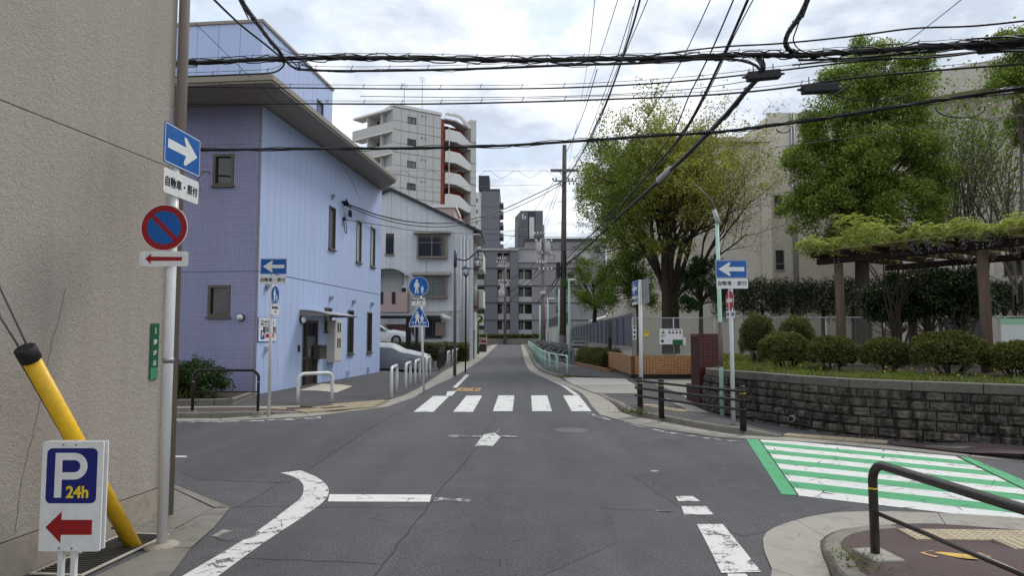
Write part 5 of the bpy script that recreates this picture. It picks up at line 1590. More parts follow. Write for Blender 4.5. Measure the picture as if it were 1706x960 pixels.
# sign post B by the blue building
b = G(448, 687.5, .1)
B_ = thing('sign_post', 'white sign post in front of the blue building with left arrow plate', 'sign post', (b.x, b.y, .05))
zB = lambda v: at(450, v, b.y).z - .05
pole(B_, zB(452), .034)
xb = lambda u: at(u, 450, b.y).x - b.x
oneway(B_, (xb(457), -.045, zB(444.5)), 0, True, .55, .33)
aux(B_, (xb(456.5), -.045, zB(466.5)), 0, [('自動車・原付', .088, 0)], .54, .185)
ped_disc(B_, (xb(460), -.02, zB(491.5)), R(85), .19)
aux(B_, (xb(460.5), -.02, zB(516.5)), R(85), [('軽車両除く', .068, .045), ('7-9', .09, -.045)], .4, .2)
# sign post C with two blue signs
b = G(706.5, 654, .03)
C_ = thing('sign_post', 'leaning sign post with blue pedestrian disc above a crossing sign', 'sign post', (b.x, b.y, 0))
zC = lambda v: at(698, v, b.y).z
xc = lambda u: at(u, 480, b.y).x - b.x
pole(C_, zC(468), .034, lean=(xc(700), 0))
ped_disc(C_, (xc(698), -.05, zC(477.5)), 0, .29)
aux(C_, (xc(698), -.05, zC(503)), 0, [('軽車両除く', .085, .05), ('7 - 9', .11, -.05)], .4, .22)
cr = flat('crossing_plate', ccw([(-.03, .3), (.03, .3), (.285, -.17), (.285, -.3), (-.285, -.3), (-.285, -.17)]), 'sign_white', C_, 0, .003, (xc(699), -.05, zC(528)))
flat('blue_field', ccw([(-.022, .28), (.022, .28), (.268, -.165), (.268, -.282), (-.268, -.282), (-.268, -.165)]), 'sign_blue', cr, -.003, .001)
for cx, z0, s in ((-.05, -.21, .36), (.085, -.21, .27)):
    hd, bdy = person_pts(cx, z0, s, .09); flat('figure', hd, 'sign_white', cr, -.0042); flat('figure', bdy, 'sign_white', cr, -.0044)
for x0, x1, z in ((-.21, .21, -.26), (-.22, -.14, -.17), (.14, .22, -.17)): flat('stripe', [(x0, z - .012), (x1, z - .012), (x1, z + .012), (x0, z + .012)], 'sign_white', cr, -.0042)
clamps(C_, [zC(477), zC(528)], .034)
# sign post D by the stone wall
b = G(1222, 708, .11)
D_ = thing('sign_post', 'white sign post by the stone wall with left arrow and red no entry disc', 'sign post', (b.x, b.y, .05))
zD = lambda v: at(1218, v, b.y).z - .05
xd = lambda u: at(u, 480, b.y).x - b.x
pole(D_, zD(436), .038)
oneway(D_, (xd(1217.5), -.05, zD(449)), 0, True, .57, .335)
aux(D_, (xd(1218.5), -.05, zD(472.5)), 0, [('自動車・原付', .088, 0)], .56, .19)
ne = flat('no_entry_plate', disc(.185), 'sign_white', D_, 0, .003, (xd(1214.5), -.03, zD(501)), R(-86))
flat('red_disc', disc(.178), 'sign_red', ne, -.003, .001)
flat('white_bar', [(-.135, -.035), (.135, -.035), (.135, .035), (-.135, .035)], 'sign_white', ne, -.0042)
flat('back', disc(.185), 'sign_back', ne, .003, .002)
aux(D_, (xd(1215.5), -.03, zD(524)), R(-86), [('自動車・原付', .06, 0)], .4, .135)
# sign post E at the railing's left end
b = G(1069, 686, .11)
E_ = thing('sign_post', 'white sign post at the left end of the black railing with edge-on plates', 'sign post', (b.x, b.y, .05))
zE = lambda v: at(1068, v, b.y).z - .05
pole(E_, zE(468), .04)
th = R(-88); dv = Vector((math.cos(th), math.sin(th), 0))
oneway(E_, Vector((0, 0, zE(480))) - dv * .3 + Vector((-.05, -.01, 0)), th, True, .56, .34)
aux(E_, Vector((0, 0, zE(499.5))) - dv * .3 + Vector((-.05, -.01, 0)), th, [('自動車・原付', .088, 0)], .55, .185)
oneway(E_, Vector((0, 0, zE(480))) + dv * .3 + Vector((.05, .01, 0)), th + math.pi, False, .56, .34)
aux(E_, Vector((0, 0, zE(499.5))) + dv * .3 + Vector((.05, .01, 0)), th + math.pi, [('自動車・原付', .088, 0)], .55, .185)

# --- guard pipes and hoops -----------------------------------------
def hoop(name, label, p, q, h, r, material, bend=.12, rail=None, bands=False, group=None, z=.03, cat='guard rail', foot=None):
    p, q = Vector((p[0], p[1], 0)), Vector((q[0], q[1], 0)); d = q - p; L = d.length
    t = thing(name, label, cat, (p.x, p.y, z), math.atan2(d.y, d.x), group)
    MB().tube(hoop_pts(L, h, bend), r, 12).build('hoop', material, t)
    if rail: MB().tube([(0, 0, rail), (L, 0, rail)], r * .5, 8).build('mid_rail', material, t)
    if bands:
        for x in (0, L):
            MB().tube([(x, 0, h * .72), (x, 0, h * .72 + .012)], r * 1.04, 12).build('reflective_band', 'sign_yellow' if bands == 1 else 'pinkish_slab', t)
    if foot:
        for x in (0, L): MB().prism([(x - foot, -foot * .7), (x + foot, -foot * .7), (x + foot, foot * .7), (x - foot, foot * .7)], -.04, .022).build('footing', 'gutter_concrete', t)
    return t
hoop('guard_pipe', 'black bent guard pipe before the shrub and mosaic tile front', G(320.5, 685.5, .115), G(429.5, 687.5, .1), .86, .03, 'black_metal', .16, .42, 2, None, .1, foot=.09)
hoop('guard_hoop', 'wide white hoop guard in front of the blue building door', G(496, 676, .04), G(553, 671.5, .04), .74, .042, 'white_metal', .15, z=.03)
HG = 'white hoop guards along the left pavement'
hl = ['white narrow hoop guard nearest the zebra crossing', 'second white hoop guard from the zebra crossing', 'third white hoop guard from the zebra crossing', 'fourth white hoop guard, half hidden by the blue crossing sign post']
for k, (pa, pb_) in enumerate([((652, 664), (661, 655.5)), ((676, 652), (683.5, 646)), ((691.5, 643), (699, 637.5)), ((710, 634), (716.5, 629.5))]):
    hoop('guard_hoop', hl[k], G(*pa, .03), G(*pb_, .03), .8, .04, 'white_metal', .15, group=HG)
for k, (pa, pb_, lb_) in enumerate([((745.5, 612), (749, 609.5), 'white hoop guard just left of the lantern post'), ((754, 607.5), (757, 605.5), 'white hoop guard directly behind the lantern post'), ((760, 604), (763, 602), 'white hoop guard just right of the lantern post'), ((776, 595), (778, 593.5), 'farthest white hoop guard by the hedge end')]):
    hoop('guard_hoop', lb_, G(*pa, .03), G(*pb_, .03), .78, .045, 'white_metal', .15, group=HG)
# near right brown guard pipe
a, b = G(1458.5, 929, .1), Vector((2.75, 3.42, 0))
gp = hoop('guard_pipe', 'dark brown bent guard pipe in the right foreground corner', a, b, .67, .032, 'brown_metal', .13, .32, 1, None, .1)
MB().prism([(-.13, -.1), (.16, -.1), (.16, .12), (-.13, .12)], -.05, .03).build('footing', 'gutter_concrete', gp, .012)

# black railing at the right corner
pp = [G(1066.5, 687, .115), G(1102, 694, .115), G(1238.5, 716, .1)]
rl = thing('corner_railing', 'black three bar pedestrian railing curving along the right kerb', 'railing', (pp[1].x, pp[1].y, .1))
L_ = [p - pp[1] for p in pp]
for p in L_:
    po = MB().lathe((p.x, p.y, -.02), [(.056, 0), (.056, .72), (.05, .73), (.05, .745), (.035, .755)], 16).build('post', 'black_metal', rl)
    MB().lathe((p.x, p.y, .6), [(.0575, 0), (.0575, .014)], 16).build('reflective_band', 'sign_yellow', po)
for h in (.66, .51, .35):
    e0 = L_[0] + (L_[0] - L_[1]).normalized() * .12; e1 = L_[2] + (L_[2] - L_[1]).normalized() * .05
    nrm = Vector((-.55, -.83, 0)) * .07
    MB().tube([q + nrm + Vector((0, 0, h)) for q in smooth_path([e0, L_[0], L_[1], (L_[1] + L_[2]) / 2 + Vector((-.03, -.03, 0)), L_[2], e1], 5)], .024, 10).build('rail', 'black_metal', rl)
    for p in L_: MB().tube([p + Vector((0, 0, h)), p + nrm + Vector((0, 0, h))], .014, 6).build('rail_bracket', 'black_metal', rl)

# green hoop fence along the right pavement
kp = resample(smooth_path([Vector((p[0], p[1], 0)) for p in rk3], 6), .1)
kp = offset_path(kp, .38); kp = kp[::-1]           # from near to far
acc = [0.0]
for a, b in zip(kp, kp[1:]): acc.append(acc[-1] + (b - a).length)
def onp(s):
    i = min(range(len(acc)), key=lambda k: abs(acc[k] - s)); return kp[i]
s0 = .5; k = 0
while s0 + 1.9 < acc[-1] - 25:
    lab = ['green hoop fence panel nearest the driveway', 'second green hoop fence panel from the driveway'][k] if k < 2 else 'green hoop fence panel in the long far run along the kerb'
    hoop('hoop_fence', lab, onp(s0), onp(s0 + 1.75), .76, .03, 'mint_metal', .1, .42, group='green hoop fence panels along the right kerb', z=.1, cat='fence')
    s0 += 2.15; k += 1

# --- twin lantern posts -----------------------------------------------
def lantern(parent, x, y, z, s=1.0):
    m = MB(); n = 6
    l = MB().lathe((x, y, z), [(.04 * s, .47 * s), (.1 * s, .42 * s), (.2 * s, .33 * s), (.21 * s, .30 * s)], 6).build('lantern_hood', 'purple_metal', parent)
    MB().lathe((x, y, z), [(.1 * s, .02 * s), (.175 * s, .30 * s)], 6).build('lantern_glass', 'lamp_glass', l)
    m = MB()
    for j in range(6):
        t = 2 * math.pi * j / 6
        m.tube([(x + .1 * s * math.cos(t), y + .1 * s * math.sin(t), z + .02 * s), (x + .178 * s * math.cos(t), y + .178 * s * math.sin(t), z + .3 * s)], .012 * s, 4)
    m.lathe((x, y, z), [(.03 * s, -.05 * s), (.11 * s, .0), (.11 * s, .025 * s)], 6); m.build('lantern_cage', 'purple_metal', l)
    return l
b = G(757.5, 626, .03)
la = thing('lantern_post', 'tall grey lantern post with curved purple arm over the left pavement', 'street lamp', (b.x, b.y, .02))
zq = lambda v: at(757, v, b.y).z; xq = lambda u: at(u, 430, b.y).x - b.x
MB().tube([(0, 0, 0), (0, 0, 2.2), (0, 0, zq(440))], [.07, .06, .055], 12).build('post', 'post_grey', la)
MB().tube([(0, 0, zq(446)), (0, 0, zq(418))], [.068, .06], 12).build('post_head', 'purple_metal', la)
MB().tube(smooth_path([(0, 0, zq(431)), (xq(766), 0, zq(433.5)), (xq(777), 0, zq(434)), (xq(788), 0, zq(426)), (xq(796), 0, zq(418.5)), (xq(802), 0, zq(418))], 6), .032, 8).build('arm', 'purple_metal', la)
MB().tube([(xq(796.5), 0, zq(418.5)), (xq(796.5), 0, zq(428))], .02, 6).build('hanger', 'purple_metal', la)
lantern(la, xq(796.5), 0, zq(446), .98)
b2 = at(775.5, 600, 30)
lb2 = thing('lantern_post', 'slim black post topped by a lantern beside the white brick house', 'street lamp', (b2.x, 30, .03))
MB().tube([(0, 0, 0), (0, 0, at(775, 461, 30).z)], .035, 8).build('post', 'black_metal', lb2)
lantern(lb2, 0, 0, at(775, 460.5, 30).z, 1.0)
MB().tube(smooth_path([(.1, 0, at(775, 448, 30).z), (.3, 0, at(775, 448.5, 30).z), (.5, 0, at(775, 447, 30).z), (.42, 0, at(775, 446, 30).z)], 4), .025, 6).build('hook', 'purple_metal', lb2)

# --- street lights on green poles ----------------------------------------
def green_light(label, p, h, lean=(0, 0), armv=None, head=None, r=.055, seg=None):
    t = thing('street_light', label, 'street light', (p.x, p.y, .05))
    MB().tube([(0, 0, 0), (0, 0, h * .4), (lean[0], lean[1], h)], [r, r, r * .8], 10).build('pole', 'mint_metal', t)
    if armv:
        MB().tube([(lean[0], lean[1], h - .1)] + [tuple(q) for q in armv], r * .34, 8).build('arm', 'post_grey', t)
    if head:
        m = MB(); x, y, z, w = head; m.tube([(x, y, z), (x + w * .25, y, z + .04), (x + w, y, z + .02)], [.05, .09, .05], 8); m.build('lamp_head', 'white_metal', t)
    return t
p = G(1203, 690, .11)
zz_ = lambda v: at(1195, v, p.y).z - .05; xx_ = lambda u, v=400: at(u, v, p.y).x - p.x
gl = green_light('tall pale green street light by the stone wall', p, zz_(358), (xx_(1195), 0), [(xx_(1188), .0, zz_(335)), (xx_(1175), .1, zz_(318)), (xx_(1160), .15, zz_(302))], None, .046)
MB().tube([(xx_(1197), -.02, zz_(372)), (xx_(1190), -.02, zz_(350))], [.06, .045], 8).build('lamp_head', 'aged_white_metal', gl)
MB().tube([(0, 0, 1.0), (0, 0, 1.9)], .048, 10).build('worn_lower_sleeve', 'pole_concrete', gl)
p = G(949, 607, .1); green_light('green street light rising behind the small hedge', p, at(949, 466, p.y).z, (0, 0), [(.12, 0, at(949, 455, p.y).z), (.4, 0, at(949, 436, p.y).z)], (0, 0, at(949, 468, p.y).z - .05, .4), .06)
p = G(912.5, 581, .1); green_light('far green street light beside the second utility pole', p, at(912, 497, p.y).z, (0, 0), [(.2, 0, at(912, 492, p.y).z), (.7, 0, at(912, 478, p.y).z)], (0, 0, at(912, 499, p.y).z, .8), .09)
p = G(931.5, 590, .1); green_light('bare green post just left of the main utility pole', p, at(931, 482, p.y).z, (0, 0), None, None, .07)
p = G(899.5, 577.5, .1); green_light('thin grey street light left of the second utility pole', p, at(899, 510, p.y).z, (0, 0), None, (0, 0, at(899, 511, p.y).z, .9), .1)

# --- utility poles --------------------------------------------------------
def insul(m, x, y, z, s=1.0): m.lathe((x, y, z), [(.02 * s, 0), (.05 * s, .04 * s), (.03 * s, .07 * s), (.06 * s, .1 * s), (.03 * s, .16 * s)], 8)
p = G(937.5, 597, .1)
up = thing('utility_pole', 'tall concrete utility pole on the right pavement with timber crossarm', 'utility pole', (p.x, p.y, .05))
zz1 = lambda v: at(939, v, p.y).z - .05
H = zz1(242)
MB().tube([(0, 0, 0), (.1, 0, H * .5), (.2, 0, H)], [.23, .19, .14], 18).build('pole', 'pole_dark', up)
MB().tube([(.0, 0, .0), (.03, 0, 1.6)], [.235, .23], 18).build('pole_sleeve', 'post_grey', up)
xw = lambda u: at(u, 290, p.y).x - p.x
ca = MB().box(xw(917), xw(964), -.28, -.16, zz1(287.5), zz1(283)).build('crossarm', 'pole_concrete', up)
MB().tube([(xw(922), -.25, zz1(303)), (xw(960), -.25, zz1(303))], .05, 6).build('crossarm', 'grey_metal', up)
m = MB(); m.tube([(xw(931), -.2, zz1(286)), (.15, -.2, zz1(297))], .03, 6); m.tube([(xw(932), -.2, zz1(306)), (.12, -.2, zz1(319))], .03, 6); m.build('brace', 'grey_metal', up)
m = MB()
for u in (921, 926, 947, 953, 959): insul(m, xw(u), -.24, zz1(303) + .03, 1.2)
for u in (948, 955, 960): insul(m, xw(u), -.24, zz1(309), 1.0)
tag(m.build('insulators', 'black_metal', up), kind='stuff')
for k in range(9): MB().box(.02 + .005 * k, .3, -.24, .24, zz1(420 + k * 4.2), zz1(418.2 + k * 4.2)).build('band', 'black_metal', up, .02)
m = MB()
for k in range(14):
    zz9 = 2.5 + k * .75; sx = -1 if k % 2 else 1; m.tube([(.04, 0, zz9), (.05 + sx * .36, 0, zz9)], .012, 4)
tag(m.build('step_bolts', 'grey_metal', up), kind='stuff')
box('cable_closure', 'splice_black', up, -.42, -.16, -.35, .05, zz1(462), zz1(438), .03)
def far_pole(label, p, u, vt, trans, arms):
    t = thing('utility_pole', label, 'utility pole', (p.x, p.y, 0))
    z = lambda v: at(u, v, p.y).z; s = p.y / 1138
    MB().tube([(0, 0, 0), (.02, 0, z(vt))], [.3, .2], 12).build('pole', 'pole_concrete', t)
    for v, du0, du1 in arms:
        ar = MB().tube([(du0 * s, -.3, z(v)), (du1 * s, -.3, z(v))], .07, 5).build('crossarm', 'grey_metal', t)
        m = MB()
        for k in range(4): insul(m, (du0 + (du1 - du0) * k / 3) * s, -.3, z(v) + .05, 2.2)
        tag(m.build('insulators', 'far_white', ar), kind='stuff')
    for du, v, r, h in trans:
        c = MB().lathe((du * s, -.3, z(v) - h / 2), [(r * .9, 0), (r, .08), (r, h - .1), (r * .8, h)], 12).build('transformer', 'seat_grey', t)
        m = MB(); insul(m, du * s - .2, -.3, z(v) + h / 2, 2); insul(m, du * s + .2, -.3, z(v) + h / 2, 2); m.build('bushings', 'far_white', c)
    return t
p = G(905, 577.8, .1); far_pole('second utility pole with two transformers before the grey apartments', p, 905, 375, [(-7, 413, .4, 1.3), (7, 413, .4, 1.3)], [(392, -14, 2), (404, -12, 14), (424, -8, 12), (440, -10, 4), (451, -6, 14)])
p = Vector((at(841.5, 500, 118.4).x, 118.4, 0)); far_pole('farthest utility pole in front of the grey apartments at the road end', p, 841, 432, [(-6, 489, .55, 1.3), (-4, 481, .35, .8)], [(433, -12, 0), (439, -14, -2), (446, -12, 0), (470, -10, 8), (478, -8, 6)])
p = G(923.5, 590, .1); far_pole('slim grey pole standing in the bicycle parking', Vector((p.x, p.y + 20, 0)), 923.5, 480, [], [(492, -3, 4)])

# --- notice board, bicycles ----------------------------------------------
YB = 38.5
n0, n1 = at(952, 600, YB).x, at(980, 600, YB).x; z1 = at(965, 562, YB).z
nb_ = thing('notice_board', 'grey framed notice board on legs beside the parked bicycles', 'notice board', ((n0 + n1) / 2, YB, .1))
hw = (n1 - n0) / 2
m = MB()
for x in (-hw, hw - .05): m.box(x, x + .05, -.03, .03, 0, z1 - .1)
m.box(-hw + .05, hw - .05, -.03, .03, z1 - .16, z1 - .1); m.build('frame', 'grey_metal', nb_, .008)
z2 = at(965, 568, YB).z - .1; z3 = at(965, 575, YB).z - .1; z4 = at(965, 580, YB).z - .1
hd = box('header_panel', 'seat_grey', nb_, -hw + .06, hw - .06, -.02, .02, z3, z2)
for k in range(9): box('glyph', 'sign_black', hd, -hw + .14 + k * .075, -hw + .19 + k * .075, -.024, -.02, z3 + .06, z2 - .06)
box('shelf_bar', 'dark_frame', nb_, -hw + .05, hw - .05, -.06, .04, z4, z3 - .04)
pn = box('lower_panel', 'galvanised', nb_, -hw + .06, hw - .06, -.02, .015, .12, z4 - .05)
for k in range(3): box('leaflet', 'sign_white', pn, -hw + .2 + k * .22, -hw + .36 + k * .22, -.025, -.021, .45, .8)

def make_bike(label):
    t = thing('bicycle', label, 'bicycle')
    # local x along the bike, front wheel at +x
    for x in (-.53, .53):
        w = MB()
        n = 20; prof = []
        pts = [(x + .315 * math.cos(2 * math.pi * k / n), 0, .335 + .315 * math.sin(2 * math.pi * k / n)) for k in range(n + 1)]
        wh_ = w.tube(pts, .02, 6, False).build('wheel', 'tyre', t)
        m = MB(); m.tube([(x + .295 * math.cos(2 * math.pi * k / n), 0, .335 + .295 * math.sin(2 * math.pi * k / n)) for k in range(n + 1)], .009, 4, False); m.build('rim', 'galvanised', wh_)
        m = MB()
        for k in range(8): m.tube([(x, 0, .335), (x + .295 * math.cos(math.pi * k / 4), 0, .335 + .295 * math.sin(math.pi * k / 4))], .003, 3)
        m.tube([(x, -.05, .335), (x, .05, .335)], .018, 6); m.build('spokes', 'galvanised', wh_)
        m = MB(); m.tube([(x + .36 * math.cos(a), 0, .335 + .36 * math.sin(a)) for a in [R(20 + 15 * k) for k in range(11)]], .025, 5); m.build('mudguard', 'seat_grey', t)
    m = MB(); bbk = (-.08, 0, .29); m.tube([bbk, (-.2, 0, .82)], .016, 6); m.tube([bbk, (.38, 0, .62)], .019, 6); m.tube([(-.16, 0, .5), (.36, 0, .72)], .016, 6)
    m.tube([bbk, (-.53, .04, .335)], .012, 5); m.tube([(-.17, 0, .66), (-.53, -.04, .335)], .011, 5); m.tube([(.35, 0, .8), (.4, 0, .58), (.53, .0, .335)], .015, 6); m.build('frame', 'black_metal', t)
    m = MB(); m.tube([(.35, 0, .8), (.33, 0, 1.02)], .013, 6); m.tube(smooth_path([(.12, -.28, 1.0), (.28, -.24, 1.05), (.34, 0, 1.03), (.28, .24, 1.05), (.12, .28, 1.0)], 4), .013, 6); m.build('handlebar', 'galvanised', t)
    m = MB(); m.add([(-.36, -.1, .84), (-.36, .1, .84), (-.2, .08, .86), (-.06, .025, .84), (-.06, -.025, .84), (-.2, -.08, .86), (-.34, -.1, .9), (-.34, .1, .9), (-.2, .075, .9), (-.07, .02, .87), (-.07, -.02, .87), (-.2, -.075, .9)],
        [(0, 5, 4, 3, 2, 1), (6, 7, 8, 9, 10, 11), (0, 1, 7, 6), (1, 2, 8, 7), (2, 3, 9, 8), (3, 4, 10, 9), (4, 5, 11, 10), (5, 0, 6, 11)], True); m.build('saddle', 'black_rubber', t)
    m = MB()
    for k in range(6):
        z = .72 + k * .045; a = .13 + k * .008; m.tube([(.42, -a, z), (.42 + .26 + k * .01, -a, z), (.42 + .26 + k * .01, a, z), (.42, a, z), (.42, -a, z)], .005, 3, False)
    for y in (-.12, -.04, .04, .12):
        for x in (.43, .69): m.tube([(x, y, .72), (x + (.03 if x > .5 else 0), y * 1.3, .96)], .004, 3)
    m.build('basket', 'grey_metal', t)
    m = MB(); m.tube([(-.28, -.07, .68), (-.68, -.07, .68), (-.68, .07, .68), (-.28, .07, .68)], .01, 4); m.build('carrier', 'galvanised', t)
    m = MB(); m.tube([(-.08, -.06, .29), (-.08, -.06, .29), (.05, -.07, .2)], .012, 5); m.lathe((-.08, 0, .29), [(.09, -.008), (.09, .008)], 14); m.build('crank', 'grey_metal', t)
    return t
bike = make_bike('dark bicycle nearest the notice board in the parked row')
spots = []
sl_ = [(946, 605), (941, 602), (930, 598), (925, 594), (920, 592), (915, 589), (911, 586), (906, 584), (897, 580), (893, 577.5)]
blab = ['dark bicycle nearest the notice board in the parked row', 'second bicycle from the notice board in the parked row', 'bicycle just left of the main utility pole foot', 'second bicycle left of the main utility pole']
BG = 'bicycles parked along the right fence'
for k, (u, v) in enumerate(sl_):
    p = G(u, v, .1); o = bike if k == 0 else copy_tree(bike)
    o.location = (p.x + .25, p.y, .105); o.rotation_euler = (R(-4), 0, R(-150 + rnd.uniform(-12, 12)))
    o['label'] = blab[k] if k < 4 else 'bicycle in the crowded far part of the parked row'; o['group'] = BG

# --- carport, parked cars, gate ---------------------------------------------
cx0, cx1 = at(620, 525, 37).x, at(737, 525, 37).x
cp = thing('carport', 'open carport with thin metal roof and black posts left of the crossing sign', 'carport', (cx0, 36, .03))
W = cx1 - cx0; zc_ = at(690, 525, 36).z
m = MB(); m.extr([(0, 0, zc_ - .06), (W, 0, zc_ - .12), (W + .12, 0, zc_ - .2), (W + .12, 0, zc_ - .08), (W, 0, zc_ + .05), (0, 0, zc_ + .06)][::-1], (0, 5.5, 0)); m.build('roof', 'polycarb', cp)
box('fascia', 'black_metal', cp, 0, W, -.05, -.002, zc_ - .22, zc_ - .07)
for u, r in ((680, .13), (694, .07)):
    x = at(u, 560, 36).x - cx0; box('post', 'black_metal', cp, x - r, x + r, .0, .25, 0, zc_ - .07)
x = at(694.5, 590, 35.5).x - cx0; box('control_box', 'black_metal', cp, x - .16, x + .16, -.45, -.1, 0, at(694, 574, 35.5).z, .02)
# covered car: a draped saloon shape pointing to the road
def loft(m, xs, prof_fn, n=14, smooth=True):
    vs = []
    for x in xs:
        P = prof_fn(x)
        vs += [(x, y, z) for y, z in P]
    k = len(prof_fn(xs[0]))
    fs = [(i * k + j, (i + 1) * k + j, (i + 1) * k + j + 1, i * k + j + 1) for i in range(len(xs) - 1) for j in range(k - 1)]
    m.add(vs, fs, smooth)
    b = len(m.v) - len(vs)
    m.f.append(tuple(b + j for j in range(k))); m.sm.append(False)
    m.f.append(tuple(b + (len(xs) - 1) * k + j for j in range(k - 1, -1, -1))); m.sm.append(False)
    return m
def interp(x, T):
    for (a, p), (b, q) in zip(T, T[1:]):
        if x <= b:
            t = (x - a) / (b - a); t = t * t * (3 - 2 * t); return p + (q - p) * t
    return T[-1][1]
cc = thing('covered_car', 'car under a grey and silver fitted cover behind the blue building', 'car', (-3.65, 31.3, .03))
topT = [(-4.35, .78), (-4.1, .98), (-3.6, 1.2), (-3.0, 1.32), (-1.85, 1.28), (-1.1, .98), (-.5, .86), (-.12, .74), (0, .45)]
def cprof(lo, hi, xoff=0.0):
    def f(x):
        z = interp(x, topT); w = .84 - .1 * max(0, (x + .5) / .5) ** 2 - .12 * max(0, (-3.9 - x) / .45)
        rag = .03 * math.sin(x * 9) + .02 * math.sin(x * 23)
        zb = .16 + .02 * math.sin(x * 5)
        zs_ = [zb, zb + .25, min(z * .62, .62), z * .84, z * .97, z]
        ws = [w + .02 + rag * .6, w + .04 + rag, w + .0 + rag * .5, w - .1, w - .26, 0]
        P = list(zip([-q for q in ws], zs_)) + list(zip(ws[:-1][::-1], zs_[:-1][::-1]))
        return P
    return f
xs = [-4.35 + 4.35 * k / 30 for k in range(31)]
loft(MB(), xs, cprof(0, 1)).build('cover', 'car_cover', cc)
f_ = cprof(0, 1)
m = MB()
def tprof(x):
    P = f_(x)[3:8]; return [(y * 1.01, z + .006) for y, z in P]
loft(m, xs[1:-1], tprof); m.build('cover_top', 'car_cover_light', cc)
for x in (-3.55, -.85):
    for y in (-.72, .72):
        m = MB(); m.tube([(x, y - .1, .3), (x, y + .1, .3)], .3, 20); m.build('wheel', 'tyre', cc)
# white car on the raised deck
dk_ = tag(MB().box(-15, -6.3, 43.95, 45.9, 0, 1.0).build('parking_deck', 'kerb_concrete'), 'raised concrete parking deck behind the hedge', 'parking deck')
wc = thing('white_car', 'white car on the raised deck behind the hedge', 'car', (-6.5, 44.9, 1.0))
topW = [(-4.4, .7), (-4.2, 1.0), (-3.7, 1.35), (-2.9, 1.5), (-2.2, 1.46), (-1.25, 1.02), (-.6, .93), (-.15, .8), (0, .5)]
def wprof(x):
    z = interp(x, topW); w = .86 - .16 * max(0, (x + .6) / .6) ** 2 - .1 * max(0, (-3.9 - x) / .5)
    zs_ = [.2, .45, .78 if z > .8 else z * .9, max(.8, z * .93) if z > .85 else z * .96, z]
    ws = [w - .02, w, w - .02, w - (.2 if z > 1.05 else .08), 0]
    return list(zip([-q for q in ws], zs_)) + list(zip(ws[:-1][::-1], zs_[:-1][::-1]))
loft(MB(), [-4.4 + 4.4 * k / 32 for k in range(33)], wprof).build('body', 'car_white', wc)
m = MB(); m.add([(-3.5, -.835, .92), (-1.55, -.845, .92), (-2.25, -.71, 1.36), (-3.1, -.71, 1.4)], [(0, 1, 2, 3)]); m.build('side_window', 'glass_dark', wc)
m = MB(); m.add([(-1.3, -.72, 1.03), (-1.3, .72, 1.03), (-2.12, .6, 1.44), (-2.12, -.6, 1.44)], [(0, 1, 2, 3)]); m.build('windscreen', 'glass_dark', wc)
m = MB(); m.box(-1.72, -1.5, -1.02, -.86, .96, 1.1); m.build('wing_mirror', 'car_white', wc, .03)
for x in (-3.6, -.95):
    for y in (-.78, .6):
        q = MB().tube([(x, y - .1, .33), (x, y + .12, .33)], .33, 22).build('wheel', 'tyre', wc)
        MB().tube([(x, y - .11, .33), (x, y - .09, .33)], .2, 16).build('rim', 'galvanised', q)
m = MB(); m.box(-.32, -.02, -.7, -.42, .62, .74); m.build('headlight', 'lamp_glass', wc, .03)
# sliding gate
a, b = G(730.5, 619, .03), G(741, 610.5, .03); d = b - a
sg = thing('slatted_gate', 'dark slatted metal gate leaf between the hoops and the lantern post', 'gate', (a.x, a.y, .03), math.atan2(d.y, d.x))
Lg = d.length
for k in range(int(Lg / .16) + 1): piece('bar', 'black_metal', sg, k * .16, k * .16 + .03, -.015, .015, .08, .78)
for z in (.06, .78, .86, .94, 1.02): piece('rail', 'black_metal', sg, 0, Lg, -.02, .02, z, z + .04)
a, b = at(700, 590, 34.5), at(731, 590, 34.5)
br = thing('parking_barrier', 'low dark barrier beams beside the covered car', 'barrier', (a.x, 34.5, .03))
for v0, v1 in ((583, 585.5), (589, 592)): box('beam', 'black_metal', br, 0, b.x - a.x, -.03, .03, at(715, v1, 34.5).z - .03, at(715, v0, 34.5).z - .03)
for x in (.05, b.x - a.x - .08): box('post', 'black_metal', br, x, x + .06, -.04, .04, 0, at(715, 583, 34.5).z)

# --- shop-side clutter far along the left pavement ---------------------------
b = G(796.5, 590, .03)
pk = thing('parking_pole_sign', 'round green P sign on a yellow square atop a green pole', 'sign', (b.x, b.y, .02))
zK = lambda v: at(797, v, b.y).z; xk = lambda u: at(u, 530, b.y).x - b.x
MB().tube([(0, 0, 0), (0, 0, zK(535))], .06, 10).build('pole', 'p_green', pk)
MB().tube([(0, 0, 0), (0, 0, .9)], .11, 10).build('pole_base', 'p_green', pk)
flat('side_panel', [(xk(789), zK(539)), (xk(797), zK(539)), (xk(797), zK(528)), (xk(789), zK(531))], 'sign_yellow', pk, .04, .04)
flat('back_panel', [(xk(795), zK(543)), (xk(806), zK(543)), (xk(806), zK(525)), (xk(795), zK(525))], 'sign_white', pk, .05, .04)
d0 = flat('yellow_ring', disc(.36, xk(798.3), zK(532)), 'sign_yellow', pk, -.02, .03)
flat('green_disc', disc(.32, xk(798.3), zK(532)), 'p_green', d0, -.052, .004)
lettering('P', .46, 'sign_white', d0, xk(798.3), -.06, zK(532), .05)
def shelf(name, label, u0, u1, v0, v1, Y, material, nsh, cat):
    p0, p1 = at(u0, 570, Y).x, at(u1, 570, Y).x; z1 = at(u0, v0, Y).z; z0 = max(.03, at(u0, v1, Y).z)
    t = thing(name, label, cat, (p0, Y, .03)); w = p1 - p0
    for x in (0, w - .05): box('upright', material, t, x, x + .05, 0, .5, 0, z1)
    for k in range(nsh):
        z = .15 + (z1 - .25) * k / max(1, nsh - 1); box('shelf', material, t, .05, w - .05, .02, .48, z, z + .12)
    return t
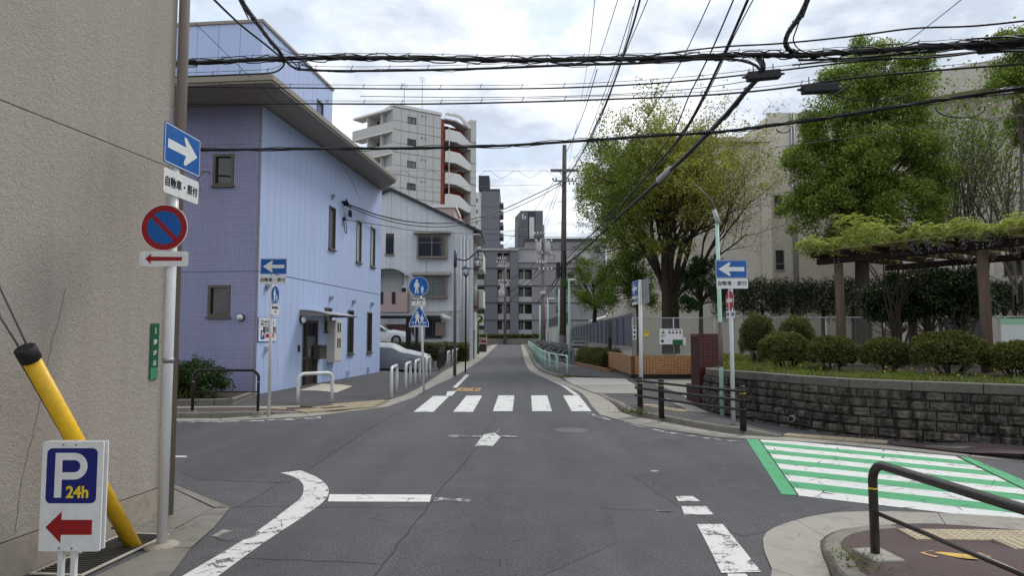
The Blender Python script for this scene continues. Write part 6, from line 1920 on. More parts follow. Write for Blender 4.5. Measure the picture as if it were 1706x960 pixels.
shelf('slatted_rack', 'orange timber slatted rack against the white brick house', 783, 791, 559, 585, 60, 'wood_orange', 6, 'rack')
shelf('white_rack', 'white slatted rack far along the left pavement', 797, 811, 555, 572, 72, 'pad_white', 4, 'rack')
p = at(785, 570, 58); fl_ = thing('green_flag', 'small dark green hanging flag by the orange rack', 'flag', (p.x, 58, .03))
MB().tube([(.25, 0, 0), (.25, 0, at(785, 542, 58).z)], .02, 6).build('flag_pole', 'white_metal', fl_)
flat('cloth', [(-.2, at(785, 556, 58).z), (.24, at(785, 556, 58).z), (.24, at(785, 549, 58).z), (-.05, at(785, 550, 58).z), (-.24, at(785, 552.5, 58).z)], 'p_green', fl_, 0, .02)
p = at(807, 577, 80); bn = thing('rubbish_bin', 'small red bin far along the left pavement', 'bin', (p.x, 80, .03))
MB().lathe((0, 0, 0), [(.28, 0), (.36, .9), (.38, .92)], 12).build('body', 'sign_red_dark', bn); MB().lathe((0, 0, .92), [(.39, 0), (.36, .08), (.1, .14)], 12).build('lid', 'sign_red_dark', bn)
p = at(800, 580, 66); cb_ = thing('planter_box', 'dark planter box far along the left pavement', 'planter', (p.x, 66, .03)); box('trough', 'dark_frame', cb_, -.9, .6, 0, .5, 0, .75, .02); box('soil_fill', 'soil', cb_, -.86, .56, .04, .46, .75, .76)

# --- right side: panel fence on low wall, far white wall ------------------------
pa, pb_ = Vector((at(1053, 560, 29.5).x, 29.5, 0)), Vector((at(951, 560, 60).x, 60, 0))
d = pb_ - pa; L = d.length; rz = math.atan2(d.y, d.x)
FP = Frame(pa.x, pa.y, rz)
lwl = thing('low_white_wall', 'low white boundary wall below the grey panel fence', 'wall', pa, rz)
box('wall', 'white_wall', lwl, 0, L, -.1, .1, 0, 1.05); box('coping', 'gutter_concrete', lwl, -.02, L, -.14, .14, 1.052, 1.17)
pf = thing('panel_fence', 'grey ribbed metal panel fence on the low white wall', 'fence', (pa.x, pa.y, 1.17), rz)
x = 0.0; k = 0
while x < L:
    wd = .42 if x < 14 else .6; zt = at(1053, 522, 29.5).z - 1.17 - (x / L) * .42
    piece('fence_panel', 'fence_panel', pf, x + .012, min(L, x + wd) - .012, -.03 - .018 * (k % 2), .03, 0, zt)
    x += wd; k += 1
for x in [1.9 * k for k in range(int(L / 1.9))]: piece('fence_post', 'fence_panel', pf, x, x + .06, .031, .09, 0, 1.3)
piece('fence_rail', 'fence_panel', pf, 0, L, .031, .05, .5, .56)
b = at(1019, 590, 33.5); gpst = thing('gate_post', 'tall grey steel post standing before the panel fence', 'post', (b.x - .1, b.y, .1))
box('post', 'post_grey', gpst, -.1, .1, -.1, .1, 0, at(1019, 534, 33.5).z - .1, .01); box('dark_slot', 'black_metal', gpst, -.05, .07, -.11, -.1, .2, 1.45)
fw2 = thing('far_white_wall', 'plain pale wall continuing beyond the panel fence', 'wall', (at(951, 560, 60).x, 60.3, 0)); box('wall', 'white_wall', fw2, -.1, .15, 0, 45, 0, 2.6); box('coping', 'gutter_concrete', fw2, -.14, .19, 0, 45, 2.602, 2.7)
dfs = thing('dark_panel_fence', 'dark metal fence on top of the far pale wall', 'fence', (at(951, 560, 60).x + .3, 66, 0))
for k in range(18): piece('fence_panel', 'grey_dark', dfs, 0, .05, k * 2.0, k * 2.0 + 1.96, 2.0, 3.9)
rfh = thing('low_roofed_shed', 'low pale roofed shed behind the panel fence', 'shed', (7.6, 56, 0))
box('wall', 'white_wall', rfh, 0, 6, 0, 8, 0, 3.0); m = MB(); m.extr([(-.4, -.3, 3.0), (3, -.3, 4.0), (6.4, -.3, 3.0), (6.4, -.3, 2.9), (-.4, -.3, 2.9)][::-1], (0, 8.6, 0)); m.build('roof', 'tower_band', rfh)

# --- brick planter wall, fence, pillar ----------------------------------------------
YBR = 25.4
bx0, bx1 = at(1051, 600, YBR).x, at(1166, 600, YBR).x + .6
bwz = at(1100, 593, YBR).z
bwl = thing('orange_brick_wall', 'low orange brick wall under the chain-link fence', 'wall', (bx0, YBR, .1))
box('brick_face', 'orange_brick', bwl, .16, bx1 - bx0, 0, .3, .12, bwz - .1); box('brick_end', 'orange_brick_side', bwl, 0, .155, 0, 9, .12, bwz - .1)
box('footing', 'black_metal', bwl, .02, bx1 - bx0, .03, .25, 0, .12)
# longer fence base running right behind the raised bed
fx1, fy1 = 21.0, 23.0
b2 = thing('brick_fence_base', 'orange brick footing of the fence behind the raised bed', 'wall', (bx1, YBR, .1), math.atan2(fy1 - YBR, fx1 - bx1))
Lf2 = math.hypot(fx1 - bx1, fy1 - YBR); box('brick_face', 'orange_brick', b2, .003, Lf2, 0, .25, 0, bwz - .1)
def chain_fence(name, label, p, q, z0, z1, sp=.085):
    p, q = Vector((p[0], p[1], 0)), Vector((q[0], q[1], 0)); d = q - p; L = d.length; H = z1 - z0
    t = thing(name, label, 'fence', (p.x, p.y, z0), math.atan2(d.y, d.x))
    n = max(1, round(L / 2.0))
    for k in range(n + 1): MB().tube([(L * k / n, 0, -.05), (L * k / n, 0, H)], .028, 8).build('post', 'galvanised', t)
    MB().tube([(0, 0, H), (L, 0, H)], .022, 8).build('top_rail', 'galvanised', t)
    MB().tube([(0, 0, .06), (L, 0, .06)], .008, 6).build('bottom_wire', 'galvanised', t)
    m = MB(); x = -H
    while x < L:
        for s in (0, 1):
            x0, x1 = x, x + H; za, zb = (0, H) if s == 0 else (H, 0)
            if x0 < 0: za += (zb - za) * (-x0 / H); x0 = 0
            if x1 > L: zb = za + (zb - za) * ((L - x0) / (x1 - x0)); x1 = L
            if x1 - x0 > .02: m.tube([(x0, .01 * s, za), (x1, .01 * s, zb)], .0032, 3, False)
        x += sp
    o = m.build('wire_mesh', 'galvanised', t); o['kind'] = 'stuff'
    return t
chain_fence('chain_link_fence', 'chain-link fence on the orange brick wall by the zelkova trunk', (bx0 + .1, YBR + .12), (bx1, YBR + .12), bwz, at(1100, 530, YBR).z)
chain_fence('chain_link_fence', 'long chain-link fence behind the clipped bushes of the raised bed', (bx1, YBR + .12), (fx1, fy1 + .12), bwz, at(1100, 530, YBR).z)
# notices on the fence
q0, q1 = at(1099, 548, YBR), at(1138, 574, YBR)
nt = thing('fence_notice', 'white and green notice panel hung on the chain-link fence', 'notice', (q0.x, YBR + .05, q1.z))
w, h = q1.x - q0.x, q0.z - q1.z
pl_ = box('panel', 'sign_white', nt, 0, w, -.02, 0, 0, h); box('green_block', 'sign_green', pl_, w * .56, w * .99, -.024, -.02, -.03, h * .3)
m = MB(); m.extr([(w * .08, -.021, h * .7), (w * .23, -.021, h * .7), (w * .2, -.021, h * .78), (w * .2, -.021, h * .92), (w * .16, -.021, h * .92), (w * .16, -.021, h * .78), (w * .09, -.021, h * .78)][::-1], (0, -.003, 0)); m.build('pictogram', 'sign_green', pl_)
for k in range(4):
    xk_ = w * (.38 + .155 * k); box('caption', 'dark_frame', pl_, xk_, xk_ + w * .1, -.023, -.02, h * .88, h * .93); m = MB(); m.extr([(x, -.021, z) for x, z in disc(w * .045, xk_ + w * .05, h * .75, 12)][::-1], (0, -.003, 0)); m.build('pictogram', 'sign_black', pl_)
for k in range(3): box('text_line', 'dark_frame', pl_, w * .06, w * (.28 - .04 * k), -.022, -.02, h * (.58 - .07 * k), h * (.61 - .07 * k))
m = MB(); m.extr([(x, -.021, z) for x, z in disc(w * .07, w * .12, h * .2, 14)][::-1], (0, -.003, 0)); m.build('pictogram', 'sign_green', pl_)
q0, q1 = at(1139, 562, YBR), at(1143, 575, YBR); tg = thing('notice_slip', 'narrow white slip beside the notice panel', 'notice', (q0.x, YBR + .05, q1.z)); box('slip', 'sign_white', tg, 0, q1.x - q0.x, -.015, 0, 0, q0.z - q1.z)
q0, q1 = at(1073, 551, YBR), at(1081, 560, YBR); tg = thing('orange_notice', 'small orange and yellow notice at the fence corner', 'notice', (q0.x, YBR + .05, q1.z)); box('slip', 'sign_yellow', tg, 0, q1.x - q0.x, -.015, 0, 0, q0.z - q1.z); box('orange_band', 'wood_orange', tg, .01, q1.x - q0.x - .01, -.019, -.015, (q0.z - q1.z) * .4, (q0.z - q1.z) * .9)
q0, q1 = at(1054.5, 543, YBR - .05), at(1060, 566, YBR - .05); tg = thing('pole_notice', 'tall white printed notice on the fence end post', 'notice', (q0.x, YBR - .02, q1.z)); box('slip', 'sign_white', tg, 0, q1.x - q0.x, -.015, 0, 0, q0.z - q1.z)
for k in range(3): box('print', 'dark_frame', tg, .02, q1.x - q0.x - .02, -.018, -.015, .05 + k * .17, .15 + k * .17)
# banner on the fence at the far right (plain: its mascot is left out)
def fpt(u, v):
    r_ = ray(u, v); n_ = Vector((-(fy1 - YBR), fx1 - bx1, 0)).normalized(); e = Vector((bx1, YBR, 0))
    t = (e - Vector((0, 0, HC))).dot(n_) / r_.dot(n_); return Vector((0, 0, HC)) + r_ * t
q0, q1 = fpt(1664, 531), fpt(1760, 572)
bnn = thing('fence_banner', 'white and pale green cloth banner tied to the fence at the right edge', 'banner', (q0.x, q0.y - .06, q1.z), math.atan2(fy1 - YBR, fx1 - bx1))
w, h = (q1 - q0).length, q0.z - q1.z
m = MB(); nx_ = 12; vs = [(w * i / nx_, -.02 + .02 * math.sin(i * 1.1) * (1 - j / 4), h * j / 4) for j in range(5) for i in range(nx_ + 1)]
m.add(vs, [(j * (nx_ + 1) + i, j * (nx_ + 1) + i + 1, (j + 1) * (nx_ + 1) + i + 1, (j + 1) * (nx_ + 1) + i) for j in range(4) for i in range(nx_)], True); m.build('cloth', 'banner_cloth', bnn)
m = MB(); m.add([(x, y - .006, z) for x, y, z in vs[3 * (nx_ + 1):]], [(i, i + 1, nx_ + 2 + i, nx_ + 1 + i) for i in range(nx_)], True); m.build('green_band', 'banner_green', bnn)
# red tiled pillar
b = G(1166, 677, .1)
rp = thing('red_tiled_pillar', 'square dark red tiled gate pillar at the end of the stone wall', 'pillar', (b.x, b.y, .08), R(6))
xw_ = at(1206, 600, b.y).x - b.x
box('shaft', 'red_tile', rp, 0, xw_ * .98, 0, .5, 0, at(1180, 559, b.y).z - .1); box('cap', 'red_tile', rp, -.01, xw_ * .98 + .01, -.01, .51, at(1180, 559, b.y).z - .098, at(1180, 558, b.y).z - .06)
b3 = G(1152, 668, .1); lp2 = thing('low_brick_pier', 'low pinkish brick pier beside the red tiled pillar', 'pier', (b3.x, b3.y, .08), R(6)); box('pier', 'brown_tile', lp2, 0, .32, 0, .35, 0, .42, .02)

# --- stone retaining wall of the raised bed ------------------------------------------
wp = [Vector((7.35, 25.3, 0)), Vector((5.75, 19.6, 0)), Vector((4.98, 17.0, 0))] + [G(u, v, .1) for u, v in wall_base_px[0:]]
wp.append(wp[-1] + (wp[-1] - wp[-2]).normalized() * 3.0)
wp = resample(smooth_path([Vector((p.x, p.y, 0)) for p in wp], 8), .05)
WT, CT = .82, .965
rw = thing('stone_retaining_wall', 'dark weathered stone block retaining wall of the raised bed', 'wall', (0, 0, 0))
m = MB(); A = [p for p in wp[::6]]; Aoff = offset_path(A, .04); Bk = offset_path(A, .32)
n = len(A)
m.add([(p.x, p.y, -.05) for p in Aoff] + [(p.x, p.y, WT) for p in Aoff] + [(p.x, p.y, WT) for p in Bk] + [(p.x, p.y, -.05) for p in Bk],
      [(i, i + 1, n + i + 1, n + i) for i in range(n - 1)] + [(n + i, n + i + 1, 2 * n + i + 1, 2 * n + i) for i in range(n - 1)] + [(2 * n + i, 2 * n + i + 1, 3 * n + i + 1, 3 * n + i) for i in range(n - 1)])
m.build('mortar_core', 'dark_mortar', rw)
def stone_mesh(k):
    r = random.Random(100 + k); nx, nz = 5, 4
    m = MB(); vs = []
    for j in range(nz + 1):
        for i in range(nx + 1):
            edge = i in (0, nx) or j in (0, nz)
            u, v = -.5 + i / nx, -.5 + j / nz
            if edge: u *= .985; v *= .97
            y = -.35 if edge else -.7 - r.uniform(0, .5)
            vs.append((u + (0 if edge else r.uniform(-.05, .05)), y, v + (0 if edge else r.uniform(-.05, .05))))
    fs = [(j * (nx + 1) + i, j * (nx + 1) + i + 1, (j + 1) * (nx + 1) + i + 1, (j + 1) * (nx + 1) + i) for j in range(nz) for i in range(nx)]
    ring = [i for i in range(nx + 1)] + [(j * (nx + 1) + nx) for j in range(1, nz + 1)] + [nz * (nx + 1) + i for i in range(nx - 1, -1, -1)] + [j * (nx + 1) for j in range(nz - 1, 0, -1)]
    b = len(vs); vs += [(vs[q][0], .6, vs[q][2]) for q in ring]; q = len(ring)
    fs += [(ring[(t + 1) % q], ring[t], b + t, b + (t + 1) % q) for t in range(q)]
    return MB().add(vs, fs, False).mesh('stone', 'rough_stone')
SM = [stone_mesh(k) for k in range(10)]
acc = [0.0]
for a, b in zip(wp, wp[1:]): acc.append(acc[-1] + (b - a).length)
def onw(s):
    s = max(0, min(acc[-1], s)); i = int(s / .05); i = min(i, len(wp) - 2)
    while i > 0 and acc[i] > s: i -= 1
    while i < len(wp) - 2 and acc[i + 1] < s: i += 1
    return wp[i].lerp(wp[i + 1], (s - acc[i]) / max(1e-9, acc[i + 1] - acc[i])), (wp[i + 1] - wp[i]).normalized()
rows = 6; rh = (WT + .08) / rows; ns = 0
for j in range(rows):
    s = 8.2 - rnd.uniform(0, .25); z = -.08 + rh * (j + .5)
    while s < acc[-1] - .1:
        w = rnd.uniform(.24, .38); mid = s + w / 2
        if mid > 0:
            p, t = onw(mid)
            batter = (rows - j) * .012
            p = p + Vector((t.y, -t.x, 0)) * (batter - .045)
            put('stone', SM[rnd.randrange(10)], rw, (p.x, p.y, z), (0, rnd.uniform(-.012, .012), math.atan2(t.y, t.x)), (w - .012, .055, rh - .011)); ns += 1
        s += w
s = 0.0
while s < acc[-1] - .2:
    w = min(.92, acc[-1] - s); (p, t), (q, t2) = onw(s), onw(s + w)
    n1, n2 = Vector((t.y, -t.x, 0)), Vector((t2.y, -t2.x, 0)); e = (q - p).normalized() * .005
    mm = MB(); mm.prism([tuple((p + e + n1 * .02)[:2]), tuple((q - e + n2 * .02)[:2]), tuple((q - e - n2 * .26)[:2]), tuple((p + e - n1 * .26)[:2])], WT, CT + rnd.uniform(-.004, .004)); mm.build('coping_stone', 'coping_stone', rw, .012)
    s += w
p = G(1322, 699, .18); dpp = thing('drain_pipe', 'short grey drain pipe stub low in the stone wall', 'pipe', (p.x, p.y, .2))
dv = Vector((-.62, -.78, 0)); MB().tube([dv * -.25, dv * .16], .06, 14).build('pipe', 'galvanised', dpp); MB().tube([dv * .162, dv * .165], .046, 14).build('bore', 'black_rubber', dpp)
bed_pts = [tuple(p[:2]) for p in offset_path(wp[::8], .25)]
bed = struct(sheet('raised_bed', 'soil', None, bed_pts + [(21, 14), (fx1, fy1)], .93))

# --- pergola -------------------------------------------------------------------
pl_, pr_ = at(1399, 500, 16.6), at(1640, 500, 13.9)
d = Vector((pr_.x - pl_.x, pr_.y - pl_.y, 0)); Lp = d.length; rz = math.atan2(d.y, d.x)
FPG = Frame(pl_.x, pl_.y, rz)
pg = thing('pergola', 'timber pergola with bamboo top carrying bright wisteria', 'pergola', (pl_.x, pl_.y, .93), rz)
zbm = at(1399, 440, 16.6).z - .93
for x, yy in ((0, 0), (Lp, 0), (2 * Lp, 0), (.1, 3.0), (Lp + .1, 3.0), (2 * Lp, 3.0)):
    MB().tube([(x, yy, -.1), (x + .01, yy, 1.2), (x, yy, zbm)], [.115, .105, .1], 12).build('post', 'log_wood', pg)
for yy in (-.0, 3.0):
    bmn = box('beam', 'beam_wood', pg, -.55, 2 * Lp + 1, yy - .07, yy + .07, zbm + .02, zbm + .17, .01)
    if yy == 0:
        for x in (0, Lp):
            for dx in (-.06, .06):
                for dz in (.05, .12): MB().tube([(x + dx, yy - .07, zbm + dz), (x + dx, yy - .085, zbm + dz)], .014, 8).build('bolt', 'galvanised', bmn)
for k in range(12):
    x = -.45 + k * .78; box('joist', 'beam_wood', pg, x, x + .09, -.45, 3.5, zbm + .172, zbm + .29)
for k in range(13):
    yy = -.42 + k * .3; MB().tube([(-.8, yy, zbm + .315), (2 * Lp + 1, yy, zbm + .315 + .01 * (k % 2))], .024, 6).build('bamboo_pole', 'bamboo', pg)
# ================================================================== vegetation
def leaf_object(name, P, size, material, parent=None, up=0.35, asp=0.55, seed=1, outward=None, droop=0.0, dirs=None):
    """many small leaf-shaped faces at the points P"""
    g = np.random.default_rng(seed); N = len(P)
    if N == 0: return None
    P = np.asarray(P, float)
    d = g.normal(size=(N, 3))
    if dirs is not None: d = dirs + d * .18
    if outward is not None: d += outward * 1.2
    d[:, 2] -= droop
    d /= np.linalg.norm(d, axis=1)[:, None] + 1e-9          # leaf direction
    n = g.normal(size=(N, 3)); n[:, 2] += up * 3; 
    s = np.cross(n, d); s /= np.linalg.norm(s, axis=1)[:, None] + 1e-9
    nn = np.cross(d, s)
    L = size * g.uniform(.65, 1.3, N)[:, None]
    a = P - d * L * .5
    b = P + s * L * asp * .5 + nn * L * .08
    c = P + d * L * .5
    e = P - s * L * asp * .5 + nn * L * .08
    V = np.stack([a, b, c, e], 1).reshape(-1, 3)
    me = bpy.data.meshes.new(name)
    me.vertices.add(N * 4); me.vertices.foreach_set('co', V.ravel().astype(np.float32))
    me.loops.add(N * 4); me.loops.foreach_set('vertex_index', np.arange(N * 4, dtype=np.int32))
    me.polygons.add(N); me.polygons.foreach_set('loop_start', np.arange(0, N * 4, 4, dtype=np.int32)); me.polygons.foreach_set('loop_total', np.full(N, 4, dtype=np.int32))
    me.materials.append(M(material)); me.update(calc_edges=True); me.validate()
    return put(name, me, parent)
def sph(g, n):
    d = g.normal(size=(n, 3)); return d / np.linalg.norm(d, axis=1)[:, None]
def puff_points(lobes, npuff, nleaf, pr, seed, flat=.75, low=-.75):
    """leaf positions in puffs spread over and inside ellipsoid lobes; lobes: (centre, radii)"""
    g = np.random.default_rng(seed); out = []; cen = []
    tot = sum(l[1][0] * l[1][1] + l[1][2] * l[1][0] for l in lobes)
    for c, r in lobes:
        k = max(3, int(npuff * (r[0] * r[1] + r[2] * r[0]) / tot))
        d = sph(g, k * 2); d = d[d[:, 2] > low][:k]
        q = np.asarray(c) + d * np.asarray(r) * g.uniform(.5, 1.04, (len(d), 1))
        for p in q:
            cen.append(p); rr = pr * g.uniform(.6, 1.35)
            m = max(4, int(nleaf * g.uniform(.6, 1.3)))
            x = sph(g, m) * (g.uniform(0, 1, (m, 1)) ** .45) * rr; x[:, 2] *= flat
            out.append(p + x)
    return np.concatenate(out), cen
def branches(m, base, cen, r0, seed, k=1, zsplit=None):
    r = random.Random(seed)
    for c in cen[::k]:
        c = Vector(c); b = Vector(base)
        mid = b.lerp(c, .45) + Vector((r.uniform(-.25, .25), r.uniform(-.25, .25), r.uniform(-.1, .35)))
        m.tube(smooth_path([b, mid, c], 4), [r0 * (1 - .85 * t / 8) for t in range(9)], 5, False)
def lobes_px(L, s=1.0):
    out = []
    for u, v, rx, rz_, Y in L:
        p = at(u, v, Y); k = Y / F; out.append(((p.x, p.y, p.z), (rx * k * s, rx * k * .85 * s, rz_ * k * s)))
    return out

# --- recursive tree for the open, twiggy crowns -------------------------
def grow(m, tips, p, d, L, r, lev, maxlev, rn, kids, spread, bend, up):
    segs = 4; pts = [Vector(p)]; rs = [r]; d = Vector(d).normalized()
    for s in range(segs):
        d = (d + Vector((rn.gauss(0, bend), rn.gauss(0, bend), rn.gauss(0, bend) + up))).normalized()
        pts.append(pts[-1] + d * (L / segs)); rs.append(r * (1 - .55 * (s + 1) / segs))
    m.tube(pts, rs, 7 if lev < 2 else (5 if lev < 3 else 3), False)
    if lev >= maxlev - 1:
        for q in pts[1:]: tips.append((q, lev))
    if lev == maxlev: return
    for k in range(kids[lev]):
        t = .35 + .65 * (k + rn.random()) / kids[lev]; i = min(segs - 1, int(t * segs))
        q = pts[i].lerp(pts[i + 1], t * segs - i)
        ax = sphv(rn); side = (ax - d * ax.dot(d)).normalized()
        nd = (d * math.cos(spread[lev]) + side * math.sin(spread[lev])).normalized()
        grow(m, tips, q, nd, L * rn.uniform(.5, .78), rs[min(i + 1, segs)] * .62, lev + 1, maxlev, rn, kids, spread, bend, up)
def sphv(rn):
    while True:
        v = Vector((rn.uniform(-1, 1), rn.uniform(-1, 1), rn.uniform(-1, 1)))
        if .1 < v.length < 1: return v.normalized()

# zelkova behind the orange brick wall
YZ = 31.6; ZS = 1.09
zb = at(1117, 548, YZ)
zk = thing('zelkova_tree', 'big many-stemmed zelkova with sparse fresh yellow-green leaves', 'tree', (zb.x, YZ, .9))
rn = random.Random(11); m = MB(); tips = []
for k, (dx, dy, up_, L, r) in enumerate([(-.18, .1, 1, 3.6, .13), (-.08, -.12, 1, 4.3, .16), (.05, .1, 1, 4.5, .18), (.16, -.1, 1, 4.3, .16), (.36, .1, 1, 4.0, .13), (.72, -.1, .75, 4.0, .10), (-.36, .1, 1, 3.1, .11), (-.1, .4, 1, 4.0, .12), (.15, -.4, 1, 3.9, .11)]):
    x0 = (k - 4) * .05 + rn.uniform(-.05, .05)
    b = Vector((x0, rn.uniform(-.2, .2), 1.9 + rn.uniform(0, .7)))
    m.tube([(x0 * .9, rn.uniform(-.15, .15), -.1), (x0, 0, 1.0), b], [r * 1.5, r * 1.25, r * 1.1], 9, False)
    grow(m, tips, b, (dx, dy, up_), L, r * 1.1, 0, 4, rn, [6, 5, 5, 3], [.58, .66, .75, .8], .10, .03)
m.build('trunk', 'bark_dark', zk)
g = np.random.default_rng(3); PL, PG = [], []
for q, lev in tips:
    nx = (q.x) / 4.3
    dens = 5.6 if nx < -.15 else (4.2 if nx < .35 else 2.2)
    if q.z > 6.2 and nx < .4: dens *= 1.45
    if q.z < 3.6: dens *= 1.0
    if nx > 0.3 and q.z < 6.5: dens *= .4
    wx, wy = zb.x + q.x * ZS, YZ + q.y * ZS
    if CX + F * wx / wy < 962: continue
    n_ = int(dens * 1.02 + g.uniform(0, 1))
    for _ in range(n_):
        p = (q.x + g.normal() * .10, q.y + g.normal() * .10, q.z + g.normal() * .06)
        (PG if g.uniform() < (.62 if nx < -.3 else .12) else PL).append(p)
zk.scale = (ZS, ZS, ZS)
leaf_object('crown', PL, .092, 'leaf_zelkova', zk, .2, .55, 5)
leaf_object('inner_crown', PG, .098, 'leaf_zelkova_green', zk, .2, .55, 6)
# dense evergreen tree behind the pergola
def blob_tree(name, label, base, lobes, npuff, nleaf, pr, size, leafm, bark, r0, seed, k=2, up=.4, group=None, split=.45, flat=.75):
    t = thing(name, label, 'tree', base, 0, group)
    P, cen = puff_points(lobes, npuff, nleaf, pr, seed, flat)
    B = Vector(base)
    zlow = min(l[0][2] - l[1][2] for l in lobes); zhi = max(l[0][2] for l in lobes)
    cx = sum(l[0][0] for l in lobes) / len(lobes); cy = sum(l[0][1] for l in lobes) / len(lobes)
    fork = Vector((B.x * .5 + cx * .5, B.y * .5 + cy * .5, zlow + (zhi - zlow) * split)) - B
    m = MB(); m.tube(smooth_path([(0, 0, -.1), Vector((0, 0, fork.z * .5)), fork], 5), [r0 * (1.25 - .055 * i) for i in range(11)], 9, False)
    branches(m, fork * .8, [Vector(c) - B for c in cen], r0 * .38, seed, k)
    m.build('trunk', bark, t)
    leaf_object('crown', P - np.asarray(B), size, leafm, t, up, .5, seed + 1)
    return t
b = at(1440, 560, 25.5)
blob_tree('camphor_tree', 'tall dense bright green evergreen behind the pergola', (b.x, 25.5, .93),
    lobes_px([(1452, 92, 34, 36, 25.5), (1520, 105, 30, 40, 26), (1415, 140, 46, 46, 25), (1480, 165, 62, 60, 25.5), (1385, 205, 56, 52, 25), (1500, 240, 66, 52, 25), (1355, 275, 48, 48, 25.5), (1440, 265, 60, 56, 24.5), (1545, 300, 42, 44, 25), (1400, 330, 66, 50, 25), (1490, 345, 76, 52, 24.6), (1335, 355, 36, 42, 25.6), (1440, 400, 74, 40, 25)]),
    560, 350, .47, .095, 'leaf_camphor', 'bark_dark', .24, 21, 9)
b = at(1712, 560, 22)
blob_tree('young_evergreen', 'yellow-green evergreen cut by the right edge of the view', (b.x, 22, .93), lobes_px([(1696, 70, 34, 34, 22), (1715, 120, 60, 44, 22), (1690, 140, 34, 26, 21.5), (1740, 200, 50, 60, 22)]), 110, 240, .36, .095, 'leaf_camphor', 'bark_grey', .05, 31, 6)
# twiggy saplings before the school wing
for k, (u, Y, h, lab) in enumerate([(1592, 25.5, 11.0, 'leftmost thin twiggy sapling before the school wing'), (1640, 26.5, 11.8, 'middle thin twiggy sapling before the school wing'), (1690, 25.0, 10.2, 'right thin twiggy sapling before the school wing')]):
    p = at(u, 500, Y); t = thing('sapling', lab, 'tree', (p.x, Y, .93)); rn = random.Random(60 + k); m = MB(); tips = []
    for j in range(5):
        grow(m, tips, (rn.uniform(-.2, .2), rn.uniform(-.2, .2), 1.2 + j * .35), (rn.uniform(-.24, .24), rn.uniform(-.2, .2), 1), h * .41, .05, 0, 3, rn, [8, 4, 3], [.55, .7, .8], .06, .05)
        m.tube([(0, 0, -.1), (0, 0, 1.6 + j * .2)], .06, 6, False)
    m.build('trunk', 'bark_grey', t)
    g = np.random.default_rng(70 + k)
    P = [(q.x + g.normal() * .08, q.y + g.normal() * .08, q.z + g.normal() * .08) for q, l in tips for _ in range(1 if g.uniform() < .85 else 0)]
    leaf_object('crown', P, .12, 'leaf_maple', t, .3, .7, 80 + k)
# fresh green trees behind the panel fence
b = at(990, 555, 46); blob_tree('maple_tree', 'fresh green maple leaning over the panel fence beside the utility pole', (b.x, 46, 0), lobes_px([(985, 450, 34, 30, 46), (965, 480, 24, 30, 46), (1010, 475, 30, 34, 47), (985, 505, 34, 22, 45), (1035, 460, 26, 34, 47)]), 90, 130, .5, .14, 'leaf_maple', 'bark_dark', .16, 41, 2)
b = at(1065, 555, 35); blob_tree('understorey_tree', 'olive green bushy tree left of the zelkova trunk', (b.x, 35, .5), lobes_px([(1050, 450, 40, 36, 35), (1030, 490, 34, 30, 35), (1070, 495, 34, 28, 34.5), (1060, 410, 34, 28, 36)]), 110, 130, .42, .115, 'leaf_zelkova_green', 'bark_dark', .13, 43, 2)
b = at(1168, 555, 31); blob_tree('understorey_tree', 'dark leafy small tree right of the zelkova trunk', (b.x, 31, .9), lobes_px([(1165, 465, 36, 28, 31), (1190, 485, 22, 22, 31), (1150, 505, 22, 22, 30.5), (1175, 440, 22, 18, 31)]), 80, 120, .36, .11, 'leaf_shrub', 'bark_dark', .1, 47, 2)

# clipped dark hedge trees along the school wall
hg = thing('clipped_conifer_hedge', 'dark clipped conifer hedge on bare trunks before the school', 'hedge', (at(1190, 500, 28).x, 28, .5))
O = Vector(hg.location); g = np.random.default_rng(90); P = []
x0, x1 = at(1193, 500, 28).x, at(1780, 500, 27).x; nt_ = 11
zt_, zb_ = at(1400, 470, 28).z, at(1400, 528, 28).z
for k in range(nt_):
    x = x0 + (x1 - x0) * (k + .5) / nt_; w = (x1 - x0) / nt_
    MB().tube([(x - O.x, 0, -.3), (x - O.x + .03, 0, zb_ - .2 - O.z + .6)], [.09, .07], 8).build('trunk', 'bark_dark', hg)
    n_ = 5200
    q = np.stack([g.uniform(-w * .56, w * .56, n_), g.uniform(-.75, .75, n_), g.uniform(0, 1, n_)], 1)
    top = zt_ + .12 * np.sin(q[:, 0] * 5 + k * 2) + .1 * g.normal(size=n_) - .12 * (q[:, 0] / w) ** 2
    bot = zb_ + .22 * np.sin(q[:, 0] * 4 + k) + .45 * (np.abs(q[:, 0]) / w) ** 2 + .1 * g.normal(size=n_)
    z = bot + (top - bot) * q[:, 2] ** .8
    P.append(np.stack([x - O.x + q[:, 0], q[:, 1], z - O.z], 1))
leaf_object('foliage', np.concatenate(P), .11, 'leaf_dark', hg, .1, .3, 91)
